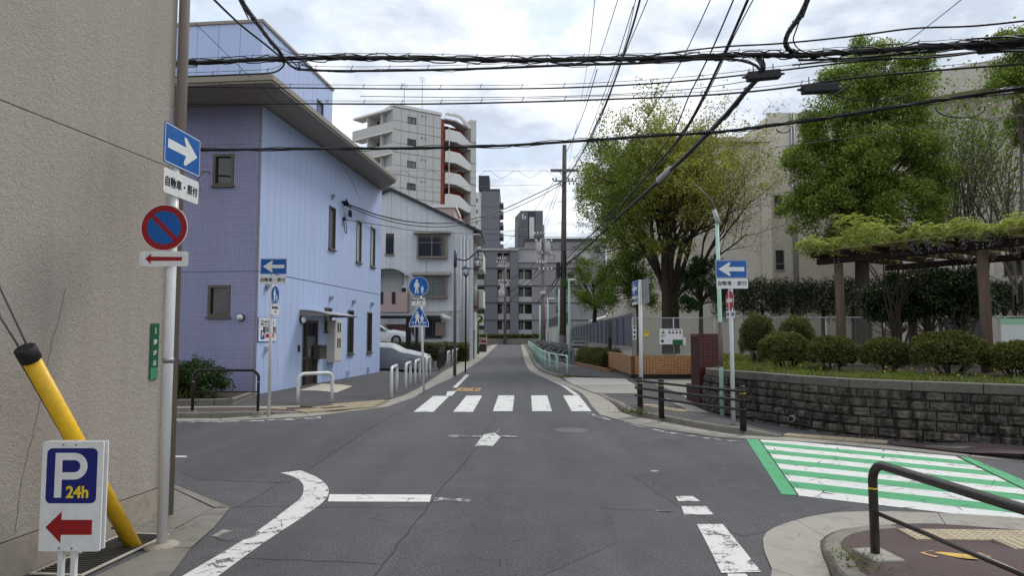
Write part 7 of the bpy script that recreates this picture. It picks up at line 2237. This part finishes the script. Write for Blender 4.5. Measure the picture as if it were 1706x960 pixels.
# camellias under the pergola
for k, (u, v, rx, rz_, Y, lab) in enumerate([(1492, 498, 50, 46, 17.6, 'dark camellia under the pergola, left of the pair'), (1598, 490, 56, 48, 17.0, 'dark camellia under the pergola, right of the pair'), (1545, 478, 34, 34, 18.6, 'dark camellia behind and between the pergola pair')]):
    p = at(u, v, Y); kx = Y / F
    t = thing('camellia_tree', lab, 'shrub', (p.x, Y, .93), 0, 'camellias under the pergola')
    lob = [((0, 0, p.z - .93), (rx * kx, rx * kx * .8, rz_ * kx)), ((.3, .1, p.z - 1.2), (rx * kx * .7, rx * kx * .6, rz_ * kx * .7)), ((-.3, 0, p.z - 1.1), (rx * kx * .7, rx * kx * .6, rz_ * kx * .8))]
    P, cen = puff_points(lob, 120, 170, .24, 95 + k)
    m = MB()
    for j in range(4):
        m.tube(smooth_path([(-.15 + .1 * j, 0, -.05), (-.25 + .16 * j, .05, .5), (-.4 + .28 * j, 0, 1.2)], 4), [.05 - .003 * i for i in range(9)], 6, False)
    branches(m, (0, 0, .7), [Vector(c) for c in cen], .018, 5, 3); m.build('stems', 'bark_grey', t)
    leaf_object('crown', P, .075, 'leaf_camellia', t, .5, .5, 96 + k)
# clipped azaleas on the raised bed
AZ = [(1262, 523, 596, 60, 18.5, 'rounded azalea at the back left beside the sign post'), (1326, 528, 592, 60, 18.0, 'rounded azalea at the back, second from the left'), (1307, 553, 613, 82, 15.4, 'leftmost clipped azalea dome along the stone wall'),
      (1386, 559, 616, 78, 14.6, 'second clipped azalea dome from the left along the stone wall'), (1474, 563, 618, 74, 14.1, 'third clipped azalea dome from the left along the stone wall'), (1580, 551, 622, 114, 13.2, 'widest clipped azalea dome before the right pergola post'), (1692, 569, 627, 88, 12.5, 'clipped azalea dome at the right edge of the view')]
for k, (u, vt, vb, w, Y, lab) in enumerate(AZ):
    p = at(u, 560, Y); kx = Y / F; rx = w * kx / 2; zt_ = at(u, vt, Y).z; H = zt_ - .93
    t = thing('azalea_bush', lab, 'shrub', (p.x, Y, .93), 0, 'clipped azaleas on the raised bed'); g = np.random.default_rng(120 + k)
    n_ = int(11000 * (rx / .5) ** 1.5)
    d = sph(g, n_ * 2); d = d[d[:, 2] > -.42 + .1 * np.sin(d[:, 0] * 9 + k)][:n_]
    lump = 1 + .09 * np.sin(d[:, 0] * 6 + k * 1.7) * np.cos(d[:, 1] * 5 + d[:, 2] * 4 + k) + .05 * np.sin(d[:, 0] * 15 + k) * np.sin(d[:, 2] * 17 + k)
    rr = lump * g.uniform(.80, 1.02, len(d)) * np.where(g.uniform(size=len(d)) < .04, 1.06, 1.0)
    sz = np.where(d[:, 2] > 0, H * .52, H * .5)
    q = np.stack([d[:, 0] * rx * rr, d[:, 1] * rx * .92 * rr, H * .48 + np.sign(d[:, 2]) * np.abs(d[:, 2]) ** .82 * sz * rr], 1)
    leaf_object('foliage', q, .042, 'leaf_azalea', t, .3, .5, 130 + k, d)
    m = MB(); nn_ = 10
    m.lathe((0, 0, H * .3), [(rx * .35, -.06), (rx * .72, .04), (rx * .78, H * .25), (rx * .6, H * .46), (rx * .2, H * .56)], 14); m.build('dark_inner_core', 'dark_core', t)  # solid dark core standing in for the shade inside the bush
    m = MB(); r_ = random.Random(k)
    for j in range(14):
        a = r_.uniform(0, 6.28); r1 = rx * r_.uniform(.05, .3); r2 = rx * r_.uniform(.4, .8)
        m.tube([(r1 * math.cos(a), r1 * math.sin(a), -.03), (r2 * .7 * math.cos(a), r2 * .7 * math.sin(a), H * .2), (r2 * math.cos(a), r2 * math.sin(a), H * .42)], [.014, .011, .007], 5, False)
    m.build('stems', 'bark_dark', t)
# wisteria over the pergola
wis = thing('wisteria', 'bright yellow-green wisteria spread over the pergola', 'climbing plant', (pl_.x, pl_.y, .93), rz)
g = np.random.default_rng(150); P = []; PF = []
DI = []
for k in range(4700):
    x = g.uniform(-.75, 2 * Lp + .6); y = g.uniform(-.6, 3.2) if g.uniform() < .6 else g.uniform(-.6, .3)
    hmx = max(.08, .27 + .17 * np.sin(x * 2.3 + y) * np.sin(x * 1.1 + .6) + .1 * np.sin(x * 7.1 + y * 3))
    if abs(x - .6) < .28 and y < 1: hmx += .36
    p = np.array([x, y, zbm + .34 + hmx * g.uniform(0, 1) ** .75])
    a = g.uniform(0, 6.28); el = g.uniform(-.6, .7); d = np.array([math.cos(a) * math.cos(el), math.sin(a) * math.cos(el), math.sin(el)])
    s_ = np.cross(d, [0, 0, 1]); s_ /= np.linalg.norm(s_) + 1e-9; Lr = g.uniform(.16, .3)
    for q in range(6):
        t = (q + .6) / 6; c = p + d * Lr * t - np.array([0, 0, .10 * t * t])
        for sg_ in (-1, 1):
            dd = s_ * sg_ * .8 + d * .5 - np.array([0, 0, .25]); P.append(c + dd * .028); DI.append(dd)
    if g.uniform() < .045 and x > Lp * .45:
        n_ = 30; q = np.stack([g.normal(size=n_) * .04, g.normal(size=n_) * .04, -g.uniform(-.05, .3, n_)], 1); PF.append(np.array([x, y, zbm + .33]) + q)
leaf_object('foliage', np.array(P), .062, 'leaf_wisteria', wis, .35, .42, 151, None, 0.0, np.array(DI))
leaf_object('flowers', np.concatenate(PF), .04, 'leaf_flower', wis, .1, .8, 152)
m = MB(); r_ = random.Random(9)
for j in range(9):
    x1_ = r_.uniform(.3, 1.9); m.tube(smooth_path([(1.15 + r_.uniform(-.08, .08), .5, 0), (1.1 + r_.uniform(-.2, .2), .45, 1.2), (x1_, r_.uniform(.1, .8), zbm - .2), (x1_ + r_.uniform(-.5, .5), r_.uniform(0, 1.4), zbm + .4)], 5), [.024 - .0009 * i for i in range(16)], 6, False)
m.build('stems', 'bark_dark', wis)
# grass and dandelions on the raised bed
g = np.random.default_rng(160)
pathp = [(p, (q - p).normalized()) for p, q in zip(wp[::4], wp[4::4])]
V = []; FQ = []; GP = []
for (p, t) in pathp:
    nrm = Vector((-t.y, t.x, 0))
    for _ in range(135):
        o = g.uniform(.22, 1.0) ** 1.0 * 2.6 if g.uniform() < .5 else g.uniform(.24, .9)
        q = p + t * g.uniform(0, .2) + nrm * o; GP.append((q.x, q.y))
for (x, y) in GP:
    h = g.uniform(.04, .13); a = g.uniform(0, 6.28); w = .006; lx, ly = g.normal() * .06, g.normal() * .06
    b = len(V); cx_, cy_ = math.cos(a) * w, math.sin(a) * w
    V += [(x - cx_, y - cy_, .925), (x + cx_, y + cy_, .925), (x + lx * .4 + cx_ * .7, y + ly * .4 + cy_ * .7, .93 + h * .6), (x + lx * .4 - cx_ * .7, y + ly * .4 - cy_ * .7, .93 + h * .6), (x + lx, y + ly, .93 + h)]
    FQ += [(b, b + 1, b + 2, b + 3), (b + 3, b + 2, b + 4)]
me = bpy.data.meshes.new('grass'); me.from_pydata(V, [], FQ); me.materials.append(M('grass_blade')); me.update()
tag(put('grass', me), 'rough green grass along the top of the stone wall', 'grass', kind='stuff')
P = []
for k in range(70):
    x, y = GP[int(g.integers(0, len(GP)))]; c = np.array([x, y, 1.05 + g.uniform(0, .08)]); P.append(c + g.normal(size=(6, 3)) * .007)
tag(leaf_object('dandelions', np.concatenate(P), .018, 'dandelion', None, .6, .8, 161), 'scattered small yellow dandelion heads in the grass', 'flowers', kind='stuff')
# shrub before the mosaic tile front, with edging
sbp = at(325, 640, 16.6)
sh = thing('leafy_shrub', 'dark green leafy shrub at the mosaic tile wall', 'shrub', (sbp.x, 16.6, .1))
lob = [(tuple(Vector(c) - Vector(sh.location)), r) for c, r in lobes_px([(310, 632, 44, 28, 16.6), (345, 638, 34, 24, 16.4), (285, 640, 40, 30, 16.8), (330, 618, 30, 16, 16.8), (255, 640, 40, 28, 16.9)])]
P, cen = puff_points(lob, 170, 150, .2, 170, .8); leaf_object('foliage', P, .075, 'leaf_shrub', sh, .3, .4, 171)
m = MB(); branches(m, (0, 0, 0), [Vector(c) for c in cen], .014, 3, 3); m.build('stems', 'bark_dark', sh)
g = np.random.default_rng(172); m = MB()
for k in range(60):
    x = g.uniform(-.75, .15) if k < 45 else g.uniform(.1, .8); y = -.35 + g.uniform(-.15, .15); a = g.normal() * .25; h = g.uniform(.3, .55)
    m.add([(x - .012, y, 0), (x + .012, y, 0), (x + a * .6 + .01, y - .05, h * .7), (x + a * .6 - .01, y - .05, h * .7), (x + a * 1.3, y - .12, h * .85)], [(0, 1, 2, 3), (3, 2, 4)])
m.build('strap_leaves', 'leaf_hedge', sh)
e0, e1, e2 = G(230, 678, .1), G(388, 675.5, .1), G(425, 661.5, .1)
ed = thing('planting_bed_edging', 'low concrete edging round the bed at the mosaic tile wall', 'edging', (0, 0, 0))
for a, b, n_ in ((e0, e1, 5), (e1, e2, 3)):
    for k in range(n_):
        p, q = a.lerp(b, k / n_), a.lerp(b, (k + 1) / n_); d = (q - p).normalized(); nn = Vector((-d.y, d.x, 0)) * .12; e = d * .006
        MB().prism([tuple((p + e)[:2]), tuple((q - e)[:2]), tuple((q - e + nn)[:2]), tuple((p + e + nn)[:2])], 0, .24).build('edging_stone', 'kerb_concrete', ed, .01)
struct(sheet('planting_bed', 'soil', None, [(e0.x, e0.y + .1), (e1.x, e1.y + .1), (e2.x, e2.y + .1), (FB.o.x - .6, FB.o.y + .1), (e0.x, FB.o.y + 1)], .2))
# box hedges
def box_hedge(name, label, p, q, w, z0, h, leafm, size, n, seed, wav=.05):
    p, q = Vector((p[0], p[1], 0)), Vector((q[0], q[1], 0)); d = q - p; L = d.length
    t = thing(name, label, 'hedge', (p.x, p.y, z0), math.atan2(d.y, d.x)); g = np.random.default_rng(seed)
    A = np.array([L * h, L * h, L * w, w * h, w * h]); f = g.choice(5, n, p=A / A.sum()); u, v = g.uniform(0, 1, n), g.uniform(0, 1, n)
    x = np.where(f < 3, u * L, np.where(f == 3, 0, L)); y = np.where(f == 0, -w / 2, np.where(f == 1, w / 2, (v - .5) * w)); z = np.where(f == 2, h, np.where(f < 2, v * h, u * h))
    Q = np.stack([x, y, z], 1); c = np.array([L / 2, 0, h * .4])
    rnd_ = (np.abs((Q[:, 1]) / (w / 2)) ** 4 * (z / h) ** 4) * .16; Q[:, 2] -= rnd_; Q[:, 1] *= 1 - .12 * (z / h) ** 3
    wv = wav * np.sin(x * 3 + seed) * np.cos(z * 5 + y * 4); Q[:, 1] += np.sign(Q[:, 1]) * wv; Q[:, 2] += np.where(f == 2, wv, 0)
    Q += g.normal(size=Q.shape) * .045; Q[:, 2] = np.maximum(Q[:, 2], .02)
    leaf_object('foliage', Q, size, leafm, t, .3, .55, seed + 1)
    MB().box(.1, L - .1, -w / 2 + .1, w / 2 - .1, 0, h - .12).build('dark_inner_core', 'dark_core', t)  # solid dark block, painted shade behind the hedge leaves
    return t
box_hedge('box_hedge', 'low clipped hedge beside the notice board on the right pavement', (4.12, 37.7), (4.62, 31.4), 1.25, .1, .82, 'leaf_hedge', .06, 24000, 180, .08)
be = thing('brick_edging', 'low brick edging in front of the right pavement hedge', 'edging', (0, 0, .1))
a, b = G(957, 608.5, .1), G(1012, 621, .1); c_ = G(1033, 620, .1)
for p, q, n_ in ((a, b, 26), (b, c_, 5)):
    for k in range(n_):
        s, e = p.lerp(q, k / n_), p.lerp(q, (k + 1) / n_); d = (e - s).normalized(); nn = Vector((-d.y, d.x, 0)) * .12
        MB().prism([tuple((s + d * .006)[:2]), tuple((e - d * .006)[:2]), tuple((e - d * .006 + nn)[:2]), tuple((s + d * .006 + nn)[:2])], 0, .16).build('brick', 'brick_plain', be)
box_hedge('clipped_hedge', 'long low dark hedge before the white brick house', (-8.2, 42.9), (-2.75, 43.0), .8, .03, 1.12, 'leaf_azalea', .08, 14000, 190, .04)
box_hedge('bank_hedge', 'low greenery on the bank before the grey apartments', (-8.5, 120.6), (9, 120.6), 1.6, 1.1, .55, 'leaf_azalea', .16, 9000, 200, .1)
# weeds at post feet
for k, (u, v, lab) in enumerate([(1056, 689, 'green weed tuft at the foot of the railing sign post'), (941, 629.5, 'weed tuft at the foot of the nearest green hoop fence'), (1425, 935, 'thin grass growing along the near island kerb')]):
    p = G(u, v, .11); g = np.random.default_rng(210 + k); n_ = 260
    q = np.stack([g.normal(size=n_) * (.16 if k < 2 else .1), g.normal(size=n_) * (.07 if k < 2 else .2), np.abs(g.normal(size=n_)) * (.07 if k < 2 else .02)], 1)
    t = thing('weed_tuft', lab, 'weeds', (p.x, p.y, .11)); leaf_object('leaves', q, .06 if k < 2 else .035, 'grass_blade', t, .1, .25, 220 + k)
# ================================================================== overhead cables
def cable(label, pts, r, material='cable_black', name='overhead_cable', group=None, n=9, sag=0.0, wrap=0, hang=None, wob=.0):
    P = smooth_path([at(u, v, Y) for u, v, Y in pts], n)
    def off(q): return q[0] > 1700 or q[0] < 300 or q[1] < 0
    if off(pts[-1]): P.append(P[-1] + (P[-1] - P[-3]).normalized() * 12)
    if off(pts[0]): P.insert(0, P[0] + (P[0] - P[2]).normalized() * 12)
    if wob:
        P = [p + Vector((0, rnd.uniform(-wob, wob), rnd.uniform(-wob, wob))) for p in P]
    if not wrap and not hang:
        o = MB().tube(P, r, 6).build(name, material); return tag(o, label, 'cable', group)
    t = thing(name, label, 'cable', P[0], 0, group); o0 = P[0]; Q = [p - o0 for p in P]
    MB().tube(Q, r, 7).build('cable_core', material, t)
    if wrap:       # thinner strands wound around the core
        for k in range(wrap):
            W = []
            for i, q in enumerate(smooth_path(Q, 4)):
                a = i * .13 + k * 2.1; W.append(q + Vector((0, math.cos(a), math.sin(a))) * r * (1.15 + .35 * ((k * 7 + i // 9) % 3)))
            MB().tube(W, r * .28, 4, False).build('strand', material, t)
    if hang:       # messenger wire above with hangers
        dz, step = hang
        MB().tube([q + Vector((0, 0, dz)) for q in Q], .006, 4, False).build('messenger_wire', material, t)
        m = MB(); L = 0.0; last = 0.0
        for a, b in zip(Q, Q[1:]):
            d = (b - a).length
            while last + step < L + d:
                last += step; p = a.lerp(b, (last - L) / max(d, 1e-6)); m.tube([p + Vector((-.02, 0, -r)), p + Vector((.0, 0, dz * .5)), p + Vector((.03, 0, dz + .03))], .007, 4, False)
            L += d
        tag(m.build('hangers', material, t), kind='stuff')
    return t
def YL(u): return 4.9 / ((u - 853) / F + .028)
def YC(u): return 3.55 * F / (u - 853)
cable('thickest black cable bundle crossing the whole view near the top', [(270, 107, 15.4), (430, 99, 15), (560, 96, 14.6), (700, 97, 14.2), (860, 100, 13.8), (1010, 98, 13.4), (1150, 95, 13), (1250, 91, 12.6), (1330, 92, 12.2), (1450, 84, 11.5), (1580, 76, 10.8), (1720, 67, 10.1)], .047, wrap=4, hang=(.1, .75), wob=.006)
cable('second cable under the thickest bundle, rising to the junction at right', [(270, 129, 15.4), (400, 124, 15), (452, 121, 14.8), (470, 112, 14.7), (475, 100, 14.7)], .02, hang=(.09, .7))
cable('black cable drooping from the left junction and running under the bundle', [(474, 100, 14.7), (492, 113, 14.6), (530, 117, 14.5), (640, 117.5, 14.2), (800, 114, 13.9), (950, 108, 13.5), (1060, 105, 13.2), (1170, 98, 12.9), (1225, 99, 12.6), (1258, 108, 12.4), (1268, 120, 12.35)], .026, hang=(.09, .85), wrap=1)
cable('thin black line just below the roof eave of the blue building', [(270, 144, 15.8), (480, 146, 15.2), (700, 148, 14.5), (900, 147, 13.9), (1050, 141, 13.4), (1180, 131, 13), (1300, 117, 12.5), (1420, 103, 11.9), (1560, 92, 11.2), (1720, 78, 10.4)], .016, hang=(.08, .9))
cable('thin black line crossing the tower top', [(270, 172, 15.8), (480, 172.5, 15.2), (700, 173, 14.5), (860, 170, 14), (1020, 165, 13.5), (1180, 158, 13), (1300, 147, 12.5), (1420, 130, 12), (1560, 117, 11.2), (1720, 105, 10.3)], .018, hang=(.07, .9))
cable('lowest long black cable crossing from the mosaic front to the right edge', [(290, 250, 17), (450, 248.5, 16.4), (640, 247, 15.8), (800, 244, 15.2), (930, 237, 14.7), (1060, 228, 14.2), (1200, 219, 13.6), (1330, 203, 13), (1480, 180, 12.1), (1620, 158, 11.3), (1730, 144, 10.6)], .03, wrap=2)
cable('high thin black line curving above the bundle at right', [(1090, 91, 13), (1200, 78, 12.6), (1300, 72, 12.2), (1420, 60, 11.7), (1520, 47, 11.1), (1620, 43, 10.6), (1720, 33, 10)], .016)
cable('middle black strand below the bundle at right', [(1330, 100, 12.2), (1420, 97, 11.8), (1520, 88, 11.2), (1620, 79, 10.7), (1720, 73, 10.2)], .022, wrap=1)
cable('lower black strand below the bundle at right', [(1320, 108, 12.2), (1430, 99, 11.7), (1560, 95, 11), (1640, 86, 10.6), (1720, 84, 10.2)], .015)
cable('thick cable dropping from the top edge to the right junction', [(1352, -20, 9.5), (1343, 5, 10), (1330, 30, 10.6), (1313, 55, 11.4), (1309, 75, 12), (1325, 88, 12.3), (1360, 94, 12.1)], .042, wrap=3)
cable('loose loop beside the thick drop at the right junction', [(1345, 0, 10), (1328, 45, 11), (1322, 68, 11.8), (1335, 84, 12.1), (1365, 92, 12)], .012)
cable('thick black cable slanting from the right junction to the utility pole', [(u, v, YL(u)) for u, v in [(1263, 97), (1271, 108), (1266, 125), (1240, 155), (1190, 212), (1110, 290), (1030, 362), (980, 410), (943, 442)]], .05, wrap=2)
cable('second black line slanting beside it to the utility pole', [(u, v, YL(u)) for u, v in [(1252, -15), (1215, 70), (1175, 155), (1135, 225), (1080, 290), (1010, 368), (945, 430)]], .03, wrap=1)
cable('twisted line from the top edge past the zelkova crown', [(u, v, YL(u)) for u, v in [(1228, -15), (1185, 85), (1150, 155), (1118, 225), (1060, 300), (995, 380), (945, 424)]], .018, wrap=1)
cable('black line from the top edge crossing the zelkova top', [(u, v, YL(u)) for u, v in [(1190, -15), (1160, 50), (1120, 130), (1075, 200), (1030, 265), (985, 318), (948, 352)]], .014)
cable('thickest black line from the top centre down to the pole crossarm', [(u, v, YC(u)) for u, v in [(1070, -15), (1052, 50), (1022, 140), (995, 205), (970, 255), (943, 300)]], .032, wrap=3)
cable('black line close left of the top centre line to the pole crossarm', [(u, v, YC(u)) for u, v in [(1055, 10), (1030, 90), (1003, 165), (975, 235), (943, 290)]], .014)
cable('black line close right of the top centre line to the pole crossarm', [(u, v, YC(u)) for u, v in [(1085, -15), (1031, 115), (1012, 170), (985, 230), (948, 292)]], .014)
cable('short black line falling to the utility pole top', [(u, v, YC(u)) for u, v in [(995, 115), (975, 180), (955, 230), (941, 258)]], .02)
for k, pts in enumerate([[(992, -10, 10), (978, 110, 17), (960, 210, 28), (945, 290, 46)], [(1032, -10, 9), (1005, 75, 12.5), (975, 165, 20), (950, 250, 38)]]):
    cable(['hair-thin grey wire left of the top centre lines', 'hair-thin grey wire crossing the top centre lines'][k], pts, .006, 'cable_grey')
# spiral line and plain line to the crossarm
P = [at(285 + (938 - 285) * t, 286 - 2 * t, 17.2 + (46.4 - 17.2) * t ** 1.4) for t in [k / 70 for k in range(71)]]
tw_ = thing('overhead_cable', 'grey wavy spiral cable running to the pole crossarm', 'cable', P[0]); Q = [p - P[0] for p in P]
MB().tube(Q, .008, 4).build('messenger_wire', 'cable_grey', tw_)
W = []
for i in range(len(Q) - 1):
    for k in range(4):
        t = i + k / 4; q = Q[i].lerp(Q[i + 1], k / 4); dep = (P[i].y) / 46
        W.append(q + Vector((0, 0, -.12 * (1 + dep) + .12 * (1 + dep) * math.sin(t * 1.25))))
MB().tube(W, .011, 4).build('spiral_wire', 'cable_grey', tw_)
cable('plain grey wire below the wavy cable', [(285, 316, 17.2), (500, 313, 24), (700, 312, 34), (938, 307, 46.4)], .011, 'cable_grey')
# service drops from the blue building to the pole
a_, z_ = FB.fy(578, 340, -.2); s_ = FB.wor((a_, -.2, z_))
def drop(label, p0, pts, r):
    P = smooth_path([p0] + [at(*q) for q in pts], 9); return tag(MB().tube(P, r, 6).build('overhead_cable', 'cable_black'), label, 'cable')
drop('upper service drop from the blue building to the utility pole', s_, [(640, 361, 28.5), (700, 371, 32), (760, 370, 36), (830, 352, 40), (900, 320, 44.5), (937, 302, 46.6)], .03)
drop('lower service drop from the blue building to the utility pole', s_ + Vector((0, 0, -.08)), [(640, 366, 28.5), (700, 377, 32), (760, 376, 36), (830, 358, 40), (900, 327, 44.5), (937, 306, 46.6)], .022)
a_, z_ = FB.fy(574, 366, -.1); s2_ = FB.wor((a_, -.1, z_))
drop('thin telephone drop from the blue building past the white brick house', s2_, [(640, 376, 28.5), (700, 385, 34), (790, 389, 44), (850, 385, 60), (905, 378, 89)], .016)
drop('thin stay wire slanting over the mosaic tile front', at(325, 38, 15), [(440, 150, 17), (560, 262, 19.5), (600, 330, 24)], .007)
# cables at upper left
cable('thick cable falling from the top edge to the left junction', [(392, -20, 10.5), (405, 5, 11), (425, 33, 12), (447, 63, 13.4), (464, 83, 14.4), (473, 100, 14.7)], .04, wrap=3)
cable('single thin cable falling from the top edge to the left junction', [(345, -15, 10), (360, 2, 10.5), (400, 40, 12), (440, 72, 13.5), (468, 95, 14.6)], .02)
cable('loose thin strands fanning right of the left junction', [(465, 78, 14.5), (480, 86, 14.6), (500, 90, 14.6), (540, 92, 14.5), (600, 92, 14.3)], .008)
cable('small hanging loop under the left junction', [(485, 100, 14.6), (495, 110, 14.6), (500, 113, 14.6), (497, 103, 14.6), (505, 108, 14.5), (520, 113, 14.5)], .014)
# far wires between the poles down the road
far = [('upper far wire from the utility pole to the second pole', [(939, 290, 47), (925, 335, 62), (908, 384, 90)], .02), ('middle far wire from the utility pole to the second pole', [(932, 303, 47), (915, 350, 66), (900, 392, 90)], .02),
       ('heavy far cable from the pole closure down to the second pole', [(936, 440, 47), (928, 462, 52), (915, 480, 62), (905, 490, 90)], .05), ('second heavy far cable sagging to the left below it', [(936, 452, 47), (925, 475, 52), (908, 492, 66), (896, 503, 80), (893, 508, 90)], .045),
       ('long far wire slanting left down to the farthest pole', [(922, 303, 47), (880, 365, 66), (830, 420, 95), (800, 452, 110)], .018), ('far wire between the two distant poles', [(905, 440, 90), (880, 464, 100), (845, 490, 118)], .05), ('second far wire between the two distant poles', [(905, 450, 90), (875, 478, 104), (845, 505, 118)], .05), ('third far wire between the two distant poles', [(905, 425, 90), (875, 452, 104), (842, 470, 118)], .04),
       ('level far wire crossing before the grey apartments', [(785, 507, 114), (850, 503, 116), (930, 505, 116)], .04), ('far wire crossing above the grey apartments', [(800, 388, 110), (870, 394, 112), (985, 396, 114)], .05)]
for lab, pts, r in far: cable(lab, pts, r, 'cable_black')
# splice boxes
def splice(label, u0, u1, v0, v1, dv, Y, slope):
    a, b = at(u0, v0, Y), at(u1, v0 + slope, Y); h = (v1 - v0) * Y / F
    t = thing('cable_splice_box', label, 'splice box', ((a.x + b.x) / 2, Y, (a.z + b.z) / 2 - h / 2), 0)
    w = b.x - a.x; ang = math.atan2(b.z - a.z, b.x - a.x)
    o = MB().box(-w / 2, w / 2, -.09, .09, -h / 2, h / 2).build('case', 'splice_black', t, .025); o.rotation_euler = (0, -ang, 0)
    for x in (-w / 2, w / 2):
        q = MB().lathe((0, 0, 0), [(.05, -.04), (.03, .02), (.016, .09)], 10).build('end_gland', 'splice_black', t); q.rotation_euler = (0, R(90) - ang if x > 0 else R(-90) - ang, 0); q.location = (x * math.cos(ang), 0, x * math.sin(ang))
    for x in (-w * .3, w * .3): q = MB().tube([(x, 0, h / 2), (x, 0, h / 2 + .14)], .01, 5).build('hanger', 'cable_black', t)
splice('black splice box hanging just right of the diagonal cable junction', 1244, 1299, 121, 136, 0, 12.45, -5)
splice('black splice box hanging before the evergreen crown', 1336, 1395, 142, 157, 0, 12.2, -3)
splice('black splice box at the upper right edge', 1632, 1702, 75, 89, 0, 10.6, -6)
a = at(1660, 150, 11.1); b = at(1688, 146, 11); tgc = thing('cable_tag', 'white plastic tag sleeve on the lowest cable at right', 'cable tag', (a.x, 11.05, a.z - .06)); o = MB().box(0, b.x - a.x, -.05, .05, -.05, .06).build('sleeve', 'sign_white', tgc, .01); o.rotation_euler = (0, R(-9), 0)
a = at(1096, 302, YL(1096)); b = at(1119, 280, YL(1119)); cl = thing('cable_closure', 'grey tubular closure on the slanting thick cable', 'cable closure', a); MB().tube([(0, 0, 0), (b - a) * .1, (b - a) * .9, b - a], [.06, .1, .1, .06], 12).build('tube', 'seat_grey', cl)
for k, (u, v, Y, lab) in enumerate([(1305, 215, 13.1, 'small slack loop on the lowest cable near the zelkova'), (1600, 180, 11.4, 'larger slack loop on the lowest cable near the right edge'), (1450, 150, 12, 'wide slack loop under the splice box before the evergreen')]):
    c = at(u, v, Y); r = (.13, .3, .35)[k]; w = (1, 1.4, 2.0)[k]
    pts = [c + Vector((r * w * math.cos(t), 0, r * .55 * math.sin(t))) for t in [R(170 + 20 * j) for j in range(11)]]
    tag(MB().tube(smooth_path(pts, 3), .011, 5).build('cable_loop', 'cable_black'), lab, 'cable')
cable('thin wire slanting down from the upper right top edge', [(1610, -8, 9.5), (1560, 32, 11), (1500, 78, 13), (1430, 130, 16), (1290, 225, 24)], .007, 'cable_grey')
cable('third black line from the top right edge to the utility pole', [(u, v, YL(u)) for u, v in [(1262, -15), (1222, 62), (1186, 140), (1140, 222), (1088, 288), (1018, 364), (947, 436)]], .013)
cable('pale telephone wire in front of the evergreen', [(1290, 246, 13.4), (1420, 228, 12.6), (1560, 208, 11.8), (1720, 190, 10.9)], .006, 'cable_grey')
cable('lower thin strand beside the top centre line', [(u, v, YC(u)) for u, v in [(1062, -15), (1040, 80), (1012, 155), (985, 222), (944, 296)]], .012)
cable('thin slack strand across the middle of the sky', [(600, 160, 14.8), (800, 162, 14.2), (1000, 158, 13.6), (1150, 148, 13.1), (1260, 133, 12.7)], .007)
